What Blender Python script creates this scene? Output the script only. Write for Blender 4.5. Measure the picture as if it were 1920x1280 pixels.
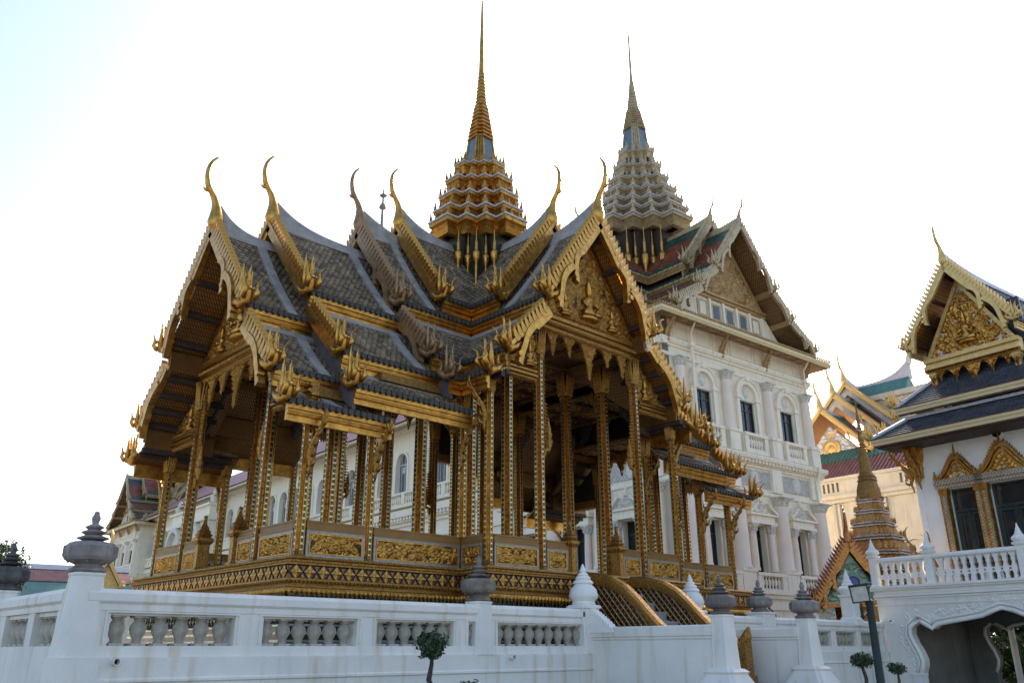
import bpy, bmesh, math, random
from math import sin, cos, pi, radians, sqrt, atan2
from mathutils import Matrix, Vector

for o in list(bpy.data.objects):
    bpy.data.objects.remove(o)
scene = bpy.context.scene
col = scene.collection
GROUND = -3.26

# ------------------------------------------------------------------ camera
cam_d = bpy.data.cameras.new('camera')
cam = bpy.data.objects.new('camera', cam_d)
col.objects.link(cam)
scene.camera = cam
YAW, PITCH, ROLL = radians(43.516), radians(20.213), radians(-0.182)
fwd = Vector((sin(YAW) * cos(PITCH), cos(YAW) * cos(PITCH), sin(PITCH)))
rgt = Vector((cos(YAW), -sin(YAW), 0))
upv = rgt.cross(fwd)
r2 = rgt * cos(ROLL) + upv * sin(ROLL)
u2 = -rgt * sin(ROLL) + upv * cos(ROLL)
m = Matrix((r2, u2, -fwd)).transposed().to_4x4()
m.translation = Vector((-15.986, -18.353, -1.661))
cam.matrix_world = m
cam_d.sensor_width = 36.0
cam_d.lens = 1566.06 / 1920 * 36.0
cam_d.clip_start = 0.1
cam_d.clip_end = 6000

# ------------------------------------------------------------------ light
SUN_DIR = Vector((0.80, 0.42, 0.54)).normalized()      # towards the sun: behind the pavilion, to the right
world = bpy.data.worlds.new('World')
scene.world = world
world.use_nodes = True
wn = world.node_tree
sky = wn.nodes.new('ShaderNodeTexSky')
sky.sky_type = 'NISHITA'
sky.sun_disc = False
sky.sun_elevation = math.asin(SUN_DIR.z)
sky.sun_rotation = atan2(SUN_DIR.x, SUN_DIR.y)
sky.air_density = 1.0
sky.dust_density = 2.5
sky.ozone_density = 1.0
bg = wn.nodes['Background']
bg.inputs['Strength'].default_value = 0.15
wn.links.new(sky.outputs[0], bg.inputs[0])
sun_d = bpy.data.lights.new('sun', 'SUN')
sun_d.energy = 4.5
sun_d.angle = radians(0.6)
sun_d.color = (1.0, 0.90, 0.76)
sun = bpy.data.objects.new('sun', sun_d)
col.objects.link(sun)
sun.rotation_euler = SUN_DIR.to_track_quat('Z', 'Y').to_euler()
scene.view_settings.view_transform = 'Standard'
scene.view_settings.look = 'None'
scene.view_settings.gamma = 1.0
scene.view_settings.exposure = 1.2
scene.cycles.max_bounces = 6
scene.cycles.use_denoising = True

# ------------------------------------------------------------------ materials
M = {}


def node_mat(name):
    mt = bpy.data.materials.new(name)
    mt.use_nodes = True
    nt = mt.node_tree
    return mt, nt, nt.nodes['Principled BSDF']


def mat(name, base, rough=0.6, metal=0.0, var=None, vscale=4.0, bump=0.0, bscale=40.0, island=0.0,
        spec=0.5, stain=None, detail=4.0):
    """base colour broken by noise towards var, optional per-island tint, fine bump"""
    mt, nt, b = node_mat(name)
    N, L = nt.nodes, nt.links
    b.inputs['Roughness'].default_value = rough
    b.inputs['Metallic'].default_value = metal
    b.inputs['Specular IOR Level'].default_value = spec
    tc = N.new('ShaderNodeTexCoord')
    colr = None
    if var is None:
        var = tuple(c * 0.75 for c in base)
    nz = N.new('ShaderNodeTexNoise')
    nz.inputs['Scale'].default_value = vscale
    nz.inputs['Detail'].default_value = detail
    nz.inputs['Roughness'].default_value = 0.62
    L.new(tc.outputs['Object'], nz.inputs['Vector'])
    rmp = N.new('ShaderNodeValToRGB')
    rmp.color_ramp.elements[0].position = 0.32
    rmp.color_ramp.elements[1].position = 0.68
    rmp.color_ramp.elements[0].color = (*var, 1)
    rmp.color_ramp.elements[1].color = (*base, 1)
    L.new(nz.outputs['Fac'], rmp.inputs[0])
    colr = rmp.outputs[0]
    if stain:
        # thin vertical runs of dirt
        mp = N.new('ShaderNodeMapping')
        mp.inputs['Scale'].default_value = (3.2, 3.2, 0.28)
        L.new(tc.outputs['Object'], mp.inputs[0])
        n2 = N.new('ShaderNodeTexNoise')
        n2.inputs['Scale'].default_value = 1.6
        n2.inputs['Detail'].default_value = 5
        L.new(mp.outputs[0], n2.inputs['Vector'])
        r3 = N.new('ShaderNodeValToRGB')
        r3.color_ramp.elements[0].position = 0.54
        r3.color_ramp.elements[1].position = 0.74
        r3.color_ramp.elements[0].color = (0, 0, 0, 1)
        r3.color_ramp.elements[1].color = (0.75, 0.75, 0.75, 1)
        L.new(n2.outputs['Fac'], r3.inputs[0])
        mx = N.new('ShaderNodeMixRGB')
        mx.inputs[2].default_value = (*stain, 1)
        L.new(r3.outputs[0], mx.inputs[0])
        L.new(colr, mx.inputs[1])
        colr = mx.outputs[0]
    if island:
        g = N.new('ShaderNodeNewGeometry')
        hsv = N.new('ShaderNodeHueSaturation')
        ma = N.new('ShaderNodeMath')
        ma.operation = 'MULTIPLY_ADD'
        ma.inputs[1].default_value = island
        ma.inputs[2].default_value = 1.0 - island / 2
        L.new(g.outputs['Random Per Island'], ma.inputs[0])
        L.new(ma.outputs[0], hsv.inputs['Value'])
        L.new(colr, hsv.inputs['Color'])
        colr = hsv.outputs[0]
    L.new(colr, b.inputs['Base Color'])
    if bump:
        bz = N.new('ShaderNodeTexNoise')
        bz.inputs['Scale'].default_value = bscale
        bz.inputs['Detail'].default_value = 3
        L.new(tc.outputs['Object'], bz.inputs['Vector'])
        bp = N.new('ShaderNodeBump')
        bp.inputs['Strength'].default_value = bump
        bp.inputs['Distance'].default_value = 0.02
        L.new(bz.outputs['Fac'], bp.inputs['Height'])
        L.new(bp.outputs[0], b.inputs['Normal'])
    M[name] = mt
    return mt


def lattice_mat(name, ground, line, scale, metal=0.8, rough=0.4, axes='XY', thr=0.30):
    """two crossing diagonal wave sets: gilt diaper over a painted ground"""
    mt, nt, b = node_mat(name)
    N, L = nt.nodes, nt.links
    tc = N.new('ShaderNodeTexCoord')
    sp = N.new('ShaderNodeSeparateXYZ')
    L.new(tc.outputs['Object'], sp.inputs[0])
    outs = [sp.outputs['XYZ'.index(a)] for a in axes]

    def mth(op, a, bb=None, c=None):
        n = N.new('ShaderNodeMath')
        n.operation = op
        for i, v in enumerate((a, bb, c)):
            if v is None:
                continue
            if isinstance(v, (int, float)):
                n.inputs[i].default_value = v
            else:
                L.new(v, n.inputs[i])
        return n.outputs[0]
    s = mth('ADD', outs[0], outs[1])
    d = mth('SUBTRACT', outs[0], outs[1])
    fs = mth('ABSOLUTE', mth('SINE', mth('MULTIPLY', s, scale)))
    fd = mth('ABSOLUTE', mth('SINE', mth('MULTIPLY', d, scale)))
    mn = mth('MINIMUM', fs, fd)
    mxv = mth('MULTIPLY', fs, fd)
    ln = mth('LESS_THAN', mn, thr)
    ct = mth('GREATER_THAN', mxv, 0.72)
    gilt = mth('MAXIMUM', ln, ct)
    mx = N.new('ShaderNodeMixRGB')
    mx.inputs[1].default_value = (*ground, 1)
    mx.inputs[2].default_value = (*line, 1)
    L.new(gilt, mx.inputs[0])
    nz = N.new('ShaderNodeTexNoise')
    nz.inputs['Scale'].default_value = 3
    L.new(tc.outputs['Object'], nz.inputs['Vector'])
    m2 = N.new('ShaderNodeMixRGB')
    m2.blend_type = 'MULTIPLY'
    m2.inputs[0].default_value = 0.5
    L.new(mx.outputs[0], m2.inputs[1])
    L.new(nz.outputs['Fac'], m2.inputs[2])
    L.new(m2.outputs[0], b.inputs['Base Color'])
    L.new(mth('MULTIPLY', gilt, metal), b.inputs['Metallic'])
    b.inputs['Roughness'].default_value = rough
    bp = N.new('ShaderNodeBump')
    bp.inputs['Strength'].default_value = 0.6
    bp.inputs['Distance'].default_value = 0.02
    L.new(gilt, bp.inputs['Height'])
    L.new(bp.outputs[0], b.inputs['Normal'])
    M[name] = mt
    return mt


def dots_mat(name, ground, dot, period, duty=0.2, rough=0.18, metal=0.6, rnd=True):
    """vertical strip of glass mosaic: pale lozenges along z on a dark ground"""
    mt, nt, b = node_mat(name)
    N, L = nt.nodes, nt.links
    tc = N.new('ShaderNodeTexCoord')
    sp = N.new('ShaderNodeSeparateXYZ')
    L.new(tc.outputs['Object'], sp.inputs[0])
    m1 = N.new('ShaderNodeMath')
    m1.operation = 'MULTIPLY'
    m1.inputs[1].default_value = 2 * pi / period
    L.new(sp.outputs[2], m1.inputs[0])
    sn = N.new('ShaderNodeMath')
    sn.operation = 'SINE'
    L.new(m1.outputs[0], sn.inputs[0])
    gt = N.new('ShaderNodeMath')
    gt.operation = 'GREATER_THAN'
    gt.inputs[1].default_value = duty
    L.new(sn.outputs[0], gt.inputs[0])
    wn2 = N.new('ShaderNodeTexWhiteNoise')
    wn2.noise_dimensions = '3D'
    sc = N.new('ShaderNodeVectorMath')
    sc.operation = 'SCALE'
    sc.inputs[3].default_value = 1.0 / period
    L.new(tc.outputs['Object'], sc.inputs[0])
    fl = N.new('ShaderNodeVectorMath')
    fl.operation = 'FLOOR'
    L.new(sc.outputs[0], fl.inputs[0])
    L.new(fl.outputs[0], wn2.inputs['Vector'])
    dm = N.new('ShaderNodeMixRGB')
    dm.inputs[1].default_value = (*[c * 0.55 for c in dot], 1)
    dm.inputs[2].default_value = (*dot, 1)
    L.new(wn2.outputs['Value'], dm.inputs[0])
    mx = N.new('ShaderNodeMixRGB')
    mx.inputs[1].default_value = (*ground, 1)
    L.new(gt.outputs[0], mx.inputs[0])
    L.new(dm.outputs[0], mx.inputs[2])
    L.new(mx.outputs[0], b.inputs['Base Color'])
    b.inputs['Roughness'].default_value = rough
    b.inputs['Metallic'].default_value = metal
    bp = N.new('ShaderNodeBump')
    bp.inputs['Strength'].default_value = 0.7
    bp.inputs['Distance'].default_value = 0.01
    L.new(wn2.outputs['Value'], bp.inputs['Height'])
    L.new(bp.outputs[0], b.inputs['Normal'])
    M[name] = mt


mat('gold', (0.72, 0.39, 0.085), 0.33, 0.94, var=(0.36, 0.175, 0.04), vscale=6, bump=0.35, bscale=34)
mat('gold_column', (0.70, 0.38, 0.075), 0.32, 0.92, var=(0.30, 0.145, 0.033), vscale=9, bump=0.5, bscale=50)
mat('gold_flat', (0.52, 0.27, 0.06), 0.40, 0.85, var=(0.19, 0.09, 0.025), vscale=24, bump=0.35, bscale=60)
mat('gold_carved', (0.62, 0.33, 0.075), 0.36, 0.9, var=(0.19, 0.09, 0.025), vscale=26, bump=1.0, bscale=46)
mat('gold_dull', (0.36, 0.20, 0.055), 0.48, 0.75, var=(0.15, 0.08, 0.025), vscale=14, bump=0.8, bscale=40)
mat('gilt_worn', (0.42, 0.26, 0.12), 0.5, 0.7, var=(0.22, 0.13, 0.08), vscale=7, bump=0.5, bscale=30)
mat('glass_ground', (0.055, 0.055, 0.03), 0.22, 0.35, var=(0.025, 0.02, 0.012), vscale=30, bump=0.8, bscale=60)
mat('glass_blue', (0.045, 0.032, 0.06), 0.22, 0.3, var=(0.02, 0.014, 0.025), vscale=30, bump=0.6, bscale=60)
mat('red_wood', (0.13, 0.035, 0.018), 0.5, 0.0, var=(0.06, 0.018, 0.01), vscale=6)
mat('dark_wood', (0.045, 0.024, 0.017), 0.6, 0.0, var=(0.03, 0.018, 0.015), vscale=5, bump=0.3)
mat('purlin', (0.060, 0.034, 0.024), 0.65, 0.0, var=(0.03, 0.018, 0.014), vscale=6)
mat('slate_board', (0.14, 0.115, 0.122), 0.8, 0.0, var=(0.085, 0.07, 0.075), vscale=3, spec=0.2)
mat('roof_tile', (0.29, 0.225, 0.15), 0.66, 0.0, var=(0.15, 0.112, 0.074), vscale=2.2, island=0.9, bump=0.3, bscale=30, spec=0.25)
mat('tile_edge', (0.085, 0.075, 0.065), 0.6, 0.0, var=(0.05, 0.044, 0.04), vscale=5, spec=0.25)
mat('lead_flash', (0.38, 0.355, 0.32), 0.65, 0.0, var=(0.23, 0.21, 0.19), vscale=3.5, bump=0.3, bscale=18)
mat('trim_pale', (0.60, 0.59, 0.62), 0.5, 0.0, var=(0.42, 0.41, 0.44), vscale=8)
mat('silver_line', (0.42, 0.385, 0.33), 0.3, 0.5, var=(0.22, 0.2, 0.17), vscale=30, bump=0.6)
mat('white_wall', (0.85, 0.80, 0.72), 0.7, 0.0, var=(0.69, 0.66, 0.61), vscale=0.8, bump=0.2, bscale=25, stain=(0.58, 0.49, 0.34))
mat('white_clean', (0.86, 0.82, 0.75), 0.65, 0.0, var=(0.77, 0.74, 0.70), vscale=2.0, bump=0.1, bscale=25)
mat('baluster_stone', (0.58, 0.53, 0.44), 0.75, 0.0, var=(0.33, 0.29, 0.225), vscale=5, bump=0.5, bscale=24, stain=(0.2, 0.19, 0.16))
mat('stone_grey', (0.31, 0.275, 0.255), 0.72, 0.0, var=(0.16, 0.135, 0.13), vscale=3.5, bump=0.5, bscale=20, stain=(0.09, 0.08, 0.075))
mat('stone_dark', (0.15, 0.13, 0.13), 0.7, 0.0, var=(0.05, 0.045, 0.045), vscale=3.0, bump=0.5, bscale=20)
mat('stone_mossy', (0.30, 0.245, 0.19), 0.72, 0.0, var=(0.10, 0.085, 0.07), vscale=3.2, bump=0.6, bscale=18, stain=(0.05, 0.045, 0.04))
mat('stone_red', (0.24, 0.17, 0.155), 0.6, 0.0, var=(0.105, 0.10, 0.085), vscale=2.6, bump=0.4, bscale=18, stain=(0.05, 0.05, 0.045))
mat('palace_cream', (0.89, 0.77, 0.56), 0.7, 0.0, var=(0.76, 0.69, 0.57), vscale=0.9, bump=0.15, bscale=9, stain=(0.55, 0.50, 0.42))
mat('palace_white', (0.91, 0.81, 0.63), 0.65, 0.0, var=(0.84, 0.76, 0.61), vscale=1.2, bump=0.1, bscale=9, stain=(0.58, 0.53, 0.45))
mat('palace_pink', (0.88, 0.72, 0.57), 0.6, 0.0, var=(0.78, 0.66, 0.56), vscale=1.0)
mat('palace_relief', (0.78, 0.73, 0.63), 0.7, 0.0, var=(0.55, 0.51, 0.44), vscale=7)
mat('palace_gold', (0.56, 0.36, 0.15), 0.5, 0.4, var=(0.34, 0.21, 0.09), vscale=3, bump=0.5, bscale=12)
mat('palace_pale_gilt', (0.56, 0.43, 0.25), 0.5, 0.3, var=(0.36, 0.27, 0.15), vscale=3, bump=0.5, bscale=12)
mat('spire_pale', (0.54, 0.43, 0.26), 0.5, 0.3, var=(0.33, 0.25, 0.14), vscale=4, bump=0.5, bscale=12)
mat('palace_soffit', (0.30, 0.20, 0.12), 0.6, 0.1, var=(0.15, 0.09, 0.06), vscale=3)
mat('green_tile', (0.035, 0.105, 0.085), 0.3, 0.0, var=(0.02, 0.065, 0.055), vscale=1.5, island=0.5)
mat('orange_tile', (0.26, 0.075, 0.035), 0.35, 0.0, var=(0.17, 0.05, 0.025), vscale=1.5, island=0.5)
mat('blue_glass', (0.16, 0.21, 0.215), 0.3, 0.2, var=(0.09, 0.125, 0.13), vscale=4)
mat('window_dark', (0.018, 0.020, 0.022), 0.12, 0.0, var=(0.01, 0.011, 0.012), vscale=1)
mat('window_shutter', (0.10, 0.13, 0.155), 0.4, 0.0, var=(0.075, 0.10, 0.12), vscale=1)
mat('pane', (0.03, 0.035, 0.04), 0.06, 0.0, var=(0.02, 0.024, 0.028), vscale=1)
mat('shutter_green', (0.025, 0.04, 0.035), 0.35, 0.0, var=(0.018, 0.028, 0.025), vscale=3)
mat('slate_tile', (0.05, 0.055, 0.07), 0.35, 0.0, var=(0.03, 0.033, 0.042), vscale=2.5, island=0.8, bump=0.3)
mat('cream_fascia', (0.70, 0.56, 0.30), 0.5, 0.15, var=(0.62, 0.48, 0.25), vscale=3)
mat('ochre_wall', (0.62, 0.56, 0.465), 0.75, 0.0, var=(0.54, 0.48, 0.39), vscale=1.0, stain=(0.42, 0.36, 0.27))
mat('gold_yellow', (0.80, 0.56, 0.22), 0.42, 0.5, var=(0.62, 0.40, 0.13), vscale=6, bump=0.5, bscale=20)
mat('mirror_white', (0.72, 0.74, 0.78), 0.25, 0.3, var=(0.45, 0.47, 0.5), vscale=18, bump=0.7, bscale=30)
mat('mosaic_orange', (0.56, 0.27, 0.07), 0.35, 0.45, var=(0.27, 0.11, 0.03), vscale=9, bump=0.7, bscale=22)
mat('mosaic_red', (0.30, 0.05, 0.035), 0.35, 0.1, var=(0.18, 0.03, 0.02), vscale=6)
mat('mosaic_green', (0.06, 0.26, 0.20), 0.3, 0.1, var=(0.35, 0.42, 0.34), vscale=7)
mat('mosaic_blue', (0.03, 0.045, 0.28), 0.3, 0.0)
mat('porcelain', (0.62, 0.62, 0.58), 0.25, 0.0, var=(0.16, 0.20, 0.17), vscale=9)
mat('lamp_green', (0.012, 0.032, 0.030), 0.7, 0.0, var=(0.008, 0.02, 0.02), vscale=4)
mat('lamp_glass', (0.42, 0.45, 0.46), 0.12, 0.5, var=(0.30, 0.33, 0.34), vscale=6)
mat('leaf_dark', (0.028, 0.060, 0.014), 0.5, 0.0, var=(0.015, 0.034, 0.008), vscale=6, island=0.9)
mat('leaf_bright', (0.075, 0.125, 0.022), 0.5, 0.0, var=(0.04, 0.07, 0.014), vscale=5, island=0.8)
mat('bark', (0.075, 0.060, 0.048), 0.85, 0.0, var=(0.035, 0.028, 0.022), vscale=9, bump=0.7, bscale=30)
mat('clay_pot', (0.22, 0.20, 0.18), 0.5, 0.0, var=(0.13, 0.12, 0.11), vscale=5)
mat('step_stone', (0.42, 0.41, 0.40), 0.7, 0.0, var=(0.30, 0.29, 0.285), vscale=3, bump=0.2)
mat('paving', (0.24, 0.225, 0.205), 0.8, 0.0, var=(0.17, 0.16, 0.145), vscale=0.9, bump=0.2, bscale=12)
mat('grass', (0.07, 0.11, 0.03), 0.8, 0.0, var=(0.04, 0.07, 0.02), vscale=4)
mat('red_paint', (0.45, 0.02, 0.02), 0.5)
mat('flag_white', (0.75, 0.75, 0.75), 0.7)
mat('flag_blue', (0.05, 0.04, 0.25), 0.7)
mat('flag_yellow', (0.70, 0.60, 0.10), 0.7)
mat('roof_red', (0.30, 0.12, 0.10), 0.6, var=(0.2, 0.08, 0.07), vscale=2)
mat('roof_green', (0.06, 0.19, 0.16), 0.5, var=(0.04, 0.13, 0.11), vscale=2)
mat('rust_metal', (0.12, 0.08, 0.06), 0.6, 0.2)
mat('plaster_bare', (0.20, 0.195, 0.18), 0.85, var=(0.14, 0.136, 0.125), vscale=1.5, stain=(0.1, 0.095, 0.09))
mat('stucco_grey', (0.60, 0.59, 0.56), 0.7, var=(0.45, 0.44, 0.41), vscale=2, bump=0.4, bscale=12, stain=(0.3, 0.29, 0.27))
lattice_mat('soffit', (0.085, 0.028, 0.014), (0.72, 0.40, 0.10), 21.0, thr=0.26)
lattice_mat('soffit_big', (0.13, 0.06, 0.03), (0.40, 0.25, 0.10), 9.0, metal=0.4)
lattice_mat('soffit_riser', (0.085, 0.028, 0.014), (0.60, 0.33, 0.08), 30.0, axes='XZ', thr=0.26)
lattice_mat('frieze_xz', (0.50, 0.46, 0.40), (0.70, 0.66, 0.58), 5.5, metal=0.0, rough=0.7, axes='XZ', thr=0.42)
lattice_mat('mirror_lattice', (0.40, 0.24, 0.07), (0.80, 0.77, 0.70), 15, metal=0.6, rough=0.3, axes='YZ', thr=0.35)
lattice_mat('rail_band', (0.60, 0.31, 0.07), (0.16, 0.07, 0.025), 30, metal=0.7, rough=0.4, axes='XZ', thr=0.28)
dots_mat('glass_strip', (0.07, 0.062, 0.02), (0.66, 0.66, 0.55), 0.12, 0.55)
dots_mat('ruby_strip', (0.36, 0.18, 0.045), (0.36, 0.03, 0.02), 0.15, 0.72, metal=0.7)
dots_mat('pendant_glass', (0.03, 0.038, 0.028), (0.45, 0.48, 0.44), 0.14, 0.55, metal=0.4)


# ------------------------------------------------------------------ mesh helpers
class MB:
    def __init__(s):
        s.v, s.f = [], []

    def add(s, vs, fs, T=None):
        b = len(s.v)
        if T is not None:
            vs = [tuple(T @ Vector(p)) for p in vs]
        s.v += [tuple(p) for p in vs]
        s.f += [tuple(i + b for i in f) for f in fs]
        return s

    def box(s, x0, x1, y0, y1, z0, z1, T=None):
        return s.add([(x0, y0, z0), (x1, y0, z0), (x1, y1, z0), (x0, y1, z0), (x0, y0, z1), (x1, y0, z1), (x1, y1, z1), (x0, y1, z1)],
                     [(0, 3, 2, 1), (4, 5, 6, 7), (0, 1, 5, 4), (1, 2, 6, 5), (2, 3, 7, 6), (3, 0, 4, 7)], T)

    def rings(s, R, cap=True, closed=True, T=None):
        n = len(R[0])
        vs = [p for r in R for p in r]
        fs = []
        for k in range(len(R) - 1):
            for i in range(n if closed else n - 1):
                j = (i + 1) % n
                fs.append((k * n + i, k * n + j, (k + 1) * n + j, (k + 1) * n + i))
        if cap:
            fs.append(tuple(range(n))[::-1])
            fs.append(tuple((len(R) - 1) * n + i for i in range(n)))
        return s.add(vs, fs, T)

    def prism(s, poly, axis, a, b, T=None):
        if axis == 'z':
            R = [[(p[0], p[1], c) for p in poly] for c in (a, b)]
        elif axis == 'y':
            R = [[(p[0], c, p[1]) for p in poly] for c in (a, b)]
        else:
            R = [[(c, p[0], p[1]) for p in poly] for c in (a, b)]
        return s.rings(R, True, True, T)

    def lathe(s, prof, n=12, T=None, phase=0.0, sq=False):
        R = []
        for r, z in prof:
            k = 1.0
            R.append([(r * k * cos(2 * pi * i / n + phase), r * k * sin(2 * pi * i / n + phase), z) for i in range(n)])
        return s.rings(R, True, True, T)

    def tube(s, path, rad, n=8, T=None, flat=1.0):
        """tapered tube along a 3-D path; flat scales the second cross axis"""
        P = [Vector(p) for p in path]
        R = []
        ref = Vector((0.123, 0.987, 0.05)).normalized()
        for i, p in enumerate(P):
            t = (P[min(i + 1, len(P) - 1)] - P[max(i - 1, 0)]).normalized()
            a = ref - t * ref.dot(t)
            if a.length < 1e-3:
                a = Vector((1, 0, 0)) - t * t.x
            a.normalize()
            b = t.cross(a)
            r = rad[i] if hasattr(rad, '__len__') else rad
            R.append([tuple(p + a * (r * flat * cos(2 * pi * k / n)) + b * (r * sin(2 * pi * k / n))) for k in range(n)])
        return s.rings(R, True, True, T)

    def mould(s, plan, prof, cap=False, T=None):
        """sweep profile (offset, z) round a closed counter-clockwise plan"""
        R = [[(*p, z) for p in offset(plan, o)] for o, z in prof]
        return s.rings(R, cap, True, T)

    def mesh(s, name):
        me = bpy.data.meshes.new(name)
        me.from_pydata(s.v, [], s.f)
        bm = bmesh.new()
        bm.from_mesh(me)
        bmesh.ops.recalc_face_normals(bm, faces=bm.faces)
        bm.to_mesh(me)
        bm.free()
        return me

    def build(s, name, mt, parent=None, loc=None, rz=0.0, smooth=False, auto=None):
        me = s.mesh(name)
        me.materials.append(M[mt])
        if smooth:
            me.polygons.foreach_set('use_smooth', [True] * len(me.polygons))
            if auto is not None:
                me.set_sharp_from_angle(angle=radians(auto))
        return inst(name, me, parent, loc, rz)


def inst(name, me, parent=None, loc=None, rz=0.0, sc=None, mw=None):
    o = bpy.data.objects.new(name, me)
    col.objects.link(o)
    if parent is not None:
        o.parent = parent
    if mw is not None:
        o.matrix_basis = mw
    else:
        if loc is not None:
            o.location = loc
        if rz:
            o.rotation_euler = (0, 0, rz)
        if sc is not None:
            o.scale = sc if hasattr(sc, '__len__') else (sc, sc, sc)
    return o


def offset(plan, d):
    n = len(plan)
    out = []
    for i in range(n):
        p0, p1, p2 = Vector(plan[i - 1]), Vector(plan[i]), Vector(plan[(i + 1) % n])
        e1, e2 = (p1 - p0).normalized(), (p2 - p1).normalized()
        n1, n2 = Vector((e1.y, -e1.x)), Vector((e2.y, -e2.x))
        k = n1 + n2
        q = k.dot(k)
        if q < 1e-6:
            out.append(tuple(p1 + n1 * d))
        else:
            out.append(tuple(p1 + k * (2 * d / q)))
    return out


def empty(name, loc=(0, 0, 0), rz=0.0, parent=None):
    o = bpy.data.objects.new(name, None)
    col.objects.link(o)
    o.location = loc
    o.rotation_euler = (0, 0, rz)
    o.empty_display_size = 0.3
    if parent is not None:
        o.parent = parent
    return o


def tag(o, label=None, cat=None, group=None, kind=None):
    if cat and not kind:
        kind = 'thing'
    for k, v in (('label', label), ('category', cat), ('group', group), ('kind', kind)):
        if v:
            o[k] = v
    return o


def copy_tree(o, parent=None):
    c = o.copy()
    col.objects.link(c)
    c.parent = parent
    for ch in [x for x in bpy.data.objects if x.parent == o]:
        copy_tree(ch, c)
    return c


def rect(x0, x1, y0, y1):
    return [(x0, y0), (x1, y0), (x1, y1), (x0, y1)]


def redent(a, s, n=3):
    """square of half-side a with every corner stepped back n times by s, counter-clockwise"""
    q = []
    x, y = a, a - n * s
    q.append((x, y))
    for i in range(n):
        x -= s
        q.append((x, y))
        y += s
        q.append((x, y))
    out = []
    for k in range(4):
        c, sn = round(cos(k * pi / 2)), round(sin(k * pi / 2))
        out += [(c * p[0] - sn * p[1], sn * p[0] + c * p[1]) for p in q]
    return out


def scroll_field(seed, w, h, density=9.0, mirror=True):
    """height function of carved leaf scrolls over a w x h panel"""
    rnd = random.Random(seed)
    n = max(6, int(w * h * density))
    cs = [(rnd.uniform(0, w), rnd.uniform(0, h), rnd.uniform(0.7, 1.3), rnd.uniform(0, 6.3), rnd.choice((-1, 1))) for _ in range(n)]
    sz = sqrt(w * h / n) * 1.15

    def fn(x, y):
        if mirror and x > w / 2:
            x = w - x
        best = 0.0
        for cx, cy, k, ph, sg in cs:
            dx, dy = x - cx, y - cy
            r = sqrt(dx * dx + dy * dy) / (sz * k)
            if r > 1:
                continue
            a = atan2(dy, dx)
            v = (1 - r * r) * (0.55 + 0.45 * cos(sg * a * 2 + ph + r * 7.0))
            if v > best:
                best = v
        return best
    return fn


def relief(mb, w, h, nx, ny, amp, seed, inside=None, density=9.0, mirror=True, T=None):
    """height-field panel in local x (width), z (height); relief rises towards -y.  Cells below the ground stay hidden behind it."""
    fn = scroll_field(seed, w, h, density, mirror)
    vs, fs = [], []
    for j in range(ny + 1):
        for i in range(nx + 1):
            x, z = w * i / nx, h * j / ny
            d = fn(x, z)
            if inside and not inside(x, z):
                d = -0.2
            vs.append((x - w / 2, -(d - 0.22) * amp, z))
    for j in range(ny):
        for i in range(nx):
            a = j * (nx + 1) + i
            q = (a, a + 1, a + nx + 2, a + nx + 1)
            if inside and not any(inside(vs[k][0] + w / 2, vs[k][2]) for k in q):
                continue
            fs.append(q)
    return mb.add(vs, fs, T)


def leaf_cloud(mb, c, rad, n, size, seed, shell=0.55):
    rnd = random.Random(seed)
    for _ in range(n):
        d = Vector((rnd.gauss(0, 1), rnd.gauss(0, 1), rnd.gauss(0, 1))).normalized()
        k = (shell + (1 - shell) * rnd.random() ** .7) * (0.84 + 0.24 * sin(6 * d.x + seed) * cos(5 * d.y + 4 * d.z) + (0.16 if rnd.random() < .05 else 0))
        p = Vector((c[0] + d.x * rad[0] * k, c[1] + d.y * rad[1] * k, c[2] + d.z * rad[2] * k))
        e = (d + Vector((rnd.uniform(-1, 1), rnd.uniform(-1, 1), rnd.uniform(-1, 1))) * 0.8).normalized()
        a = e.orthogonal().normalized()
        a = (Matrix.Rotation(rnd.uniform(0, 6.3), 3, e) @ a)
        b = e.cross(a)
        s = size * rnd.uniform(0.6, 1.3)
        mb.add([p - a * s, p + b * s * 0.45 + e * s * 0.15, p + a * s, p - b * s * 0.45 + e * s * 0.15], [(0, 1, 2, 3)])

# ------------------------------------------------------------------ Thai roof kit, local frame: u outward, v sideways, z up
def chofa_mesh(k=1.0, bulb=1.0):
    mb = MB()
    P = [(0, -0.16, .09), (0, 0, .15), (.0, .12, .175), (.0, .28, .15), (.015, .46, .115), (.05, .62, .085), (.11, .76, .06), (.19, .88, .05),
         (.27, .98, .058), (.315, 1.10, .052), (.345, 1.28, .048), (.35, 1.46, .043), (.32, 1.62, .036), (.26, 1.76, .028), (.17, 1.88, .02), (.09, 1.95, .009)]
    mb.tube([(a * k, 0, b * k) for a, b, r in P], [r * k * (1.12 if i < 6 else 1.35) for i, (a, b, r) in enumerate(P)], 10)
    mb.tube([(.24 * k, 0, .93 * k), (.33 * k, 0, .90 * k), (.39 * k, 0, .92 * k), (.41 * k, 0, .965 * k)], [.05 * k, .045 * k, .028 * k, .008 * k], 8)
    me = mb.mesh('chofa')
    me.polygons.foreach_set('use_smooth', [True] * len(me.polygons))
    return me


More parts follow.
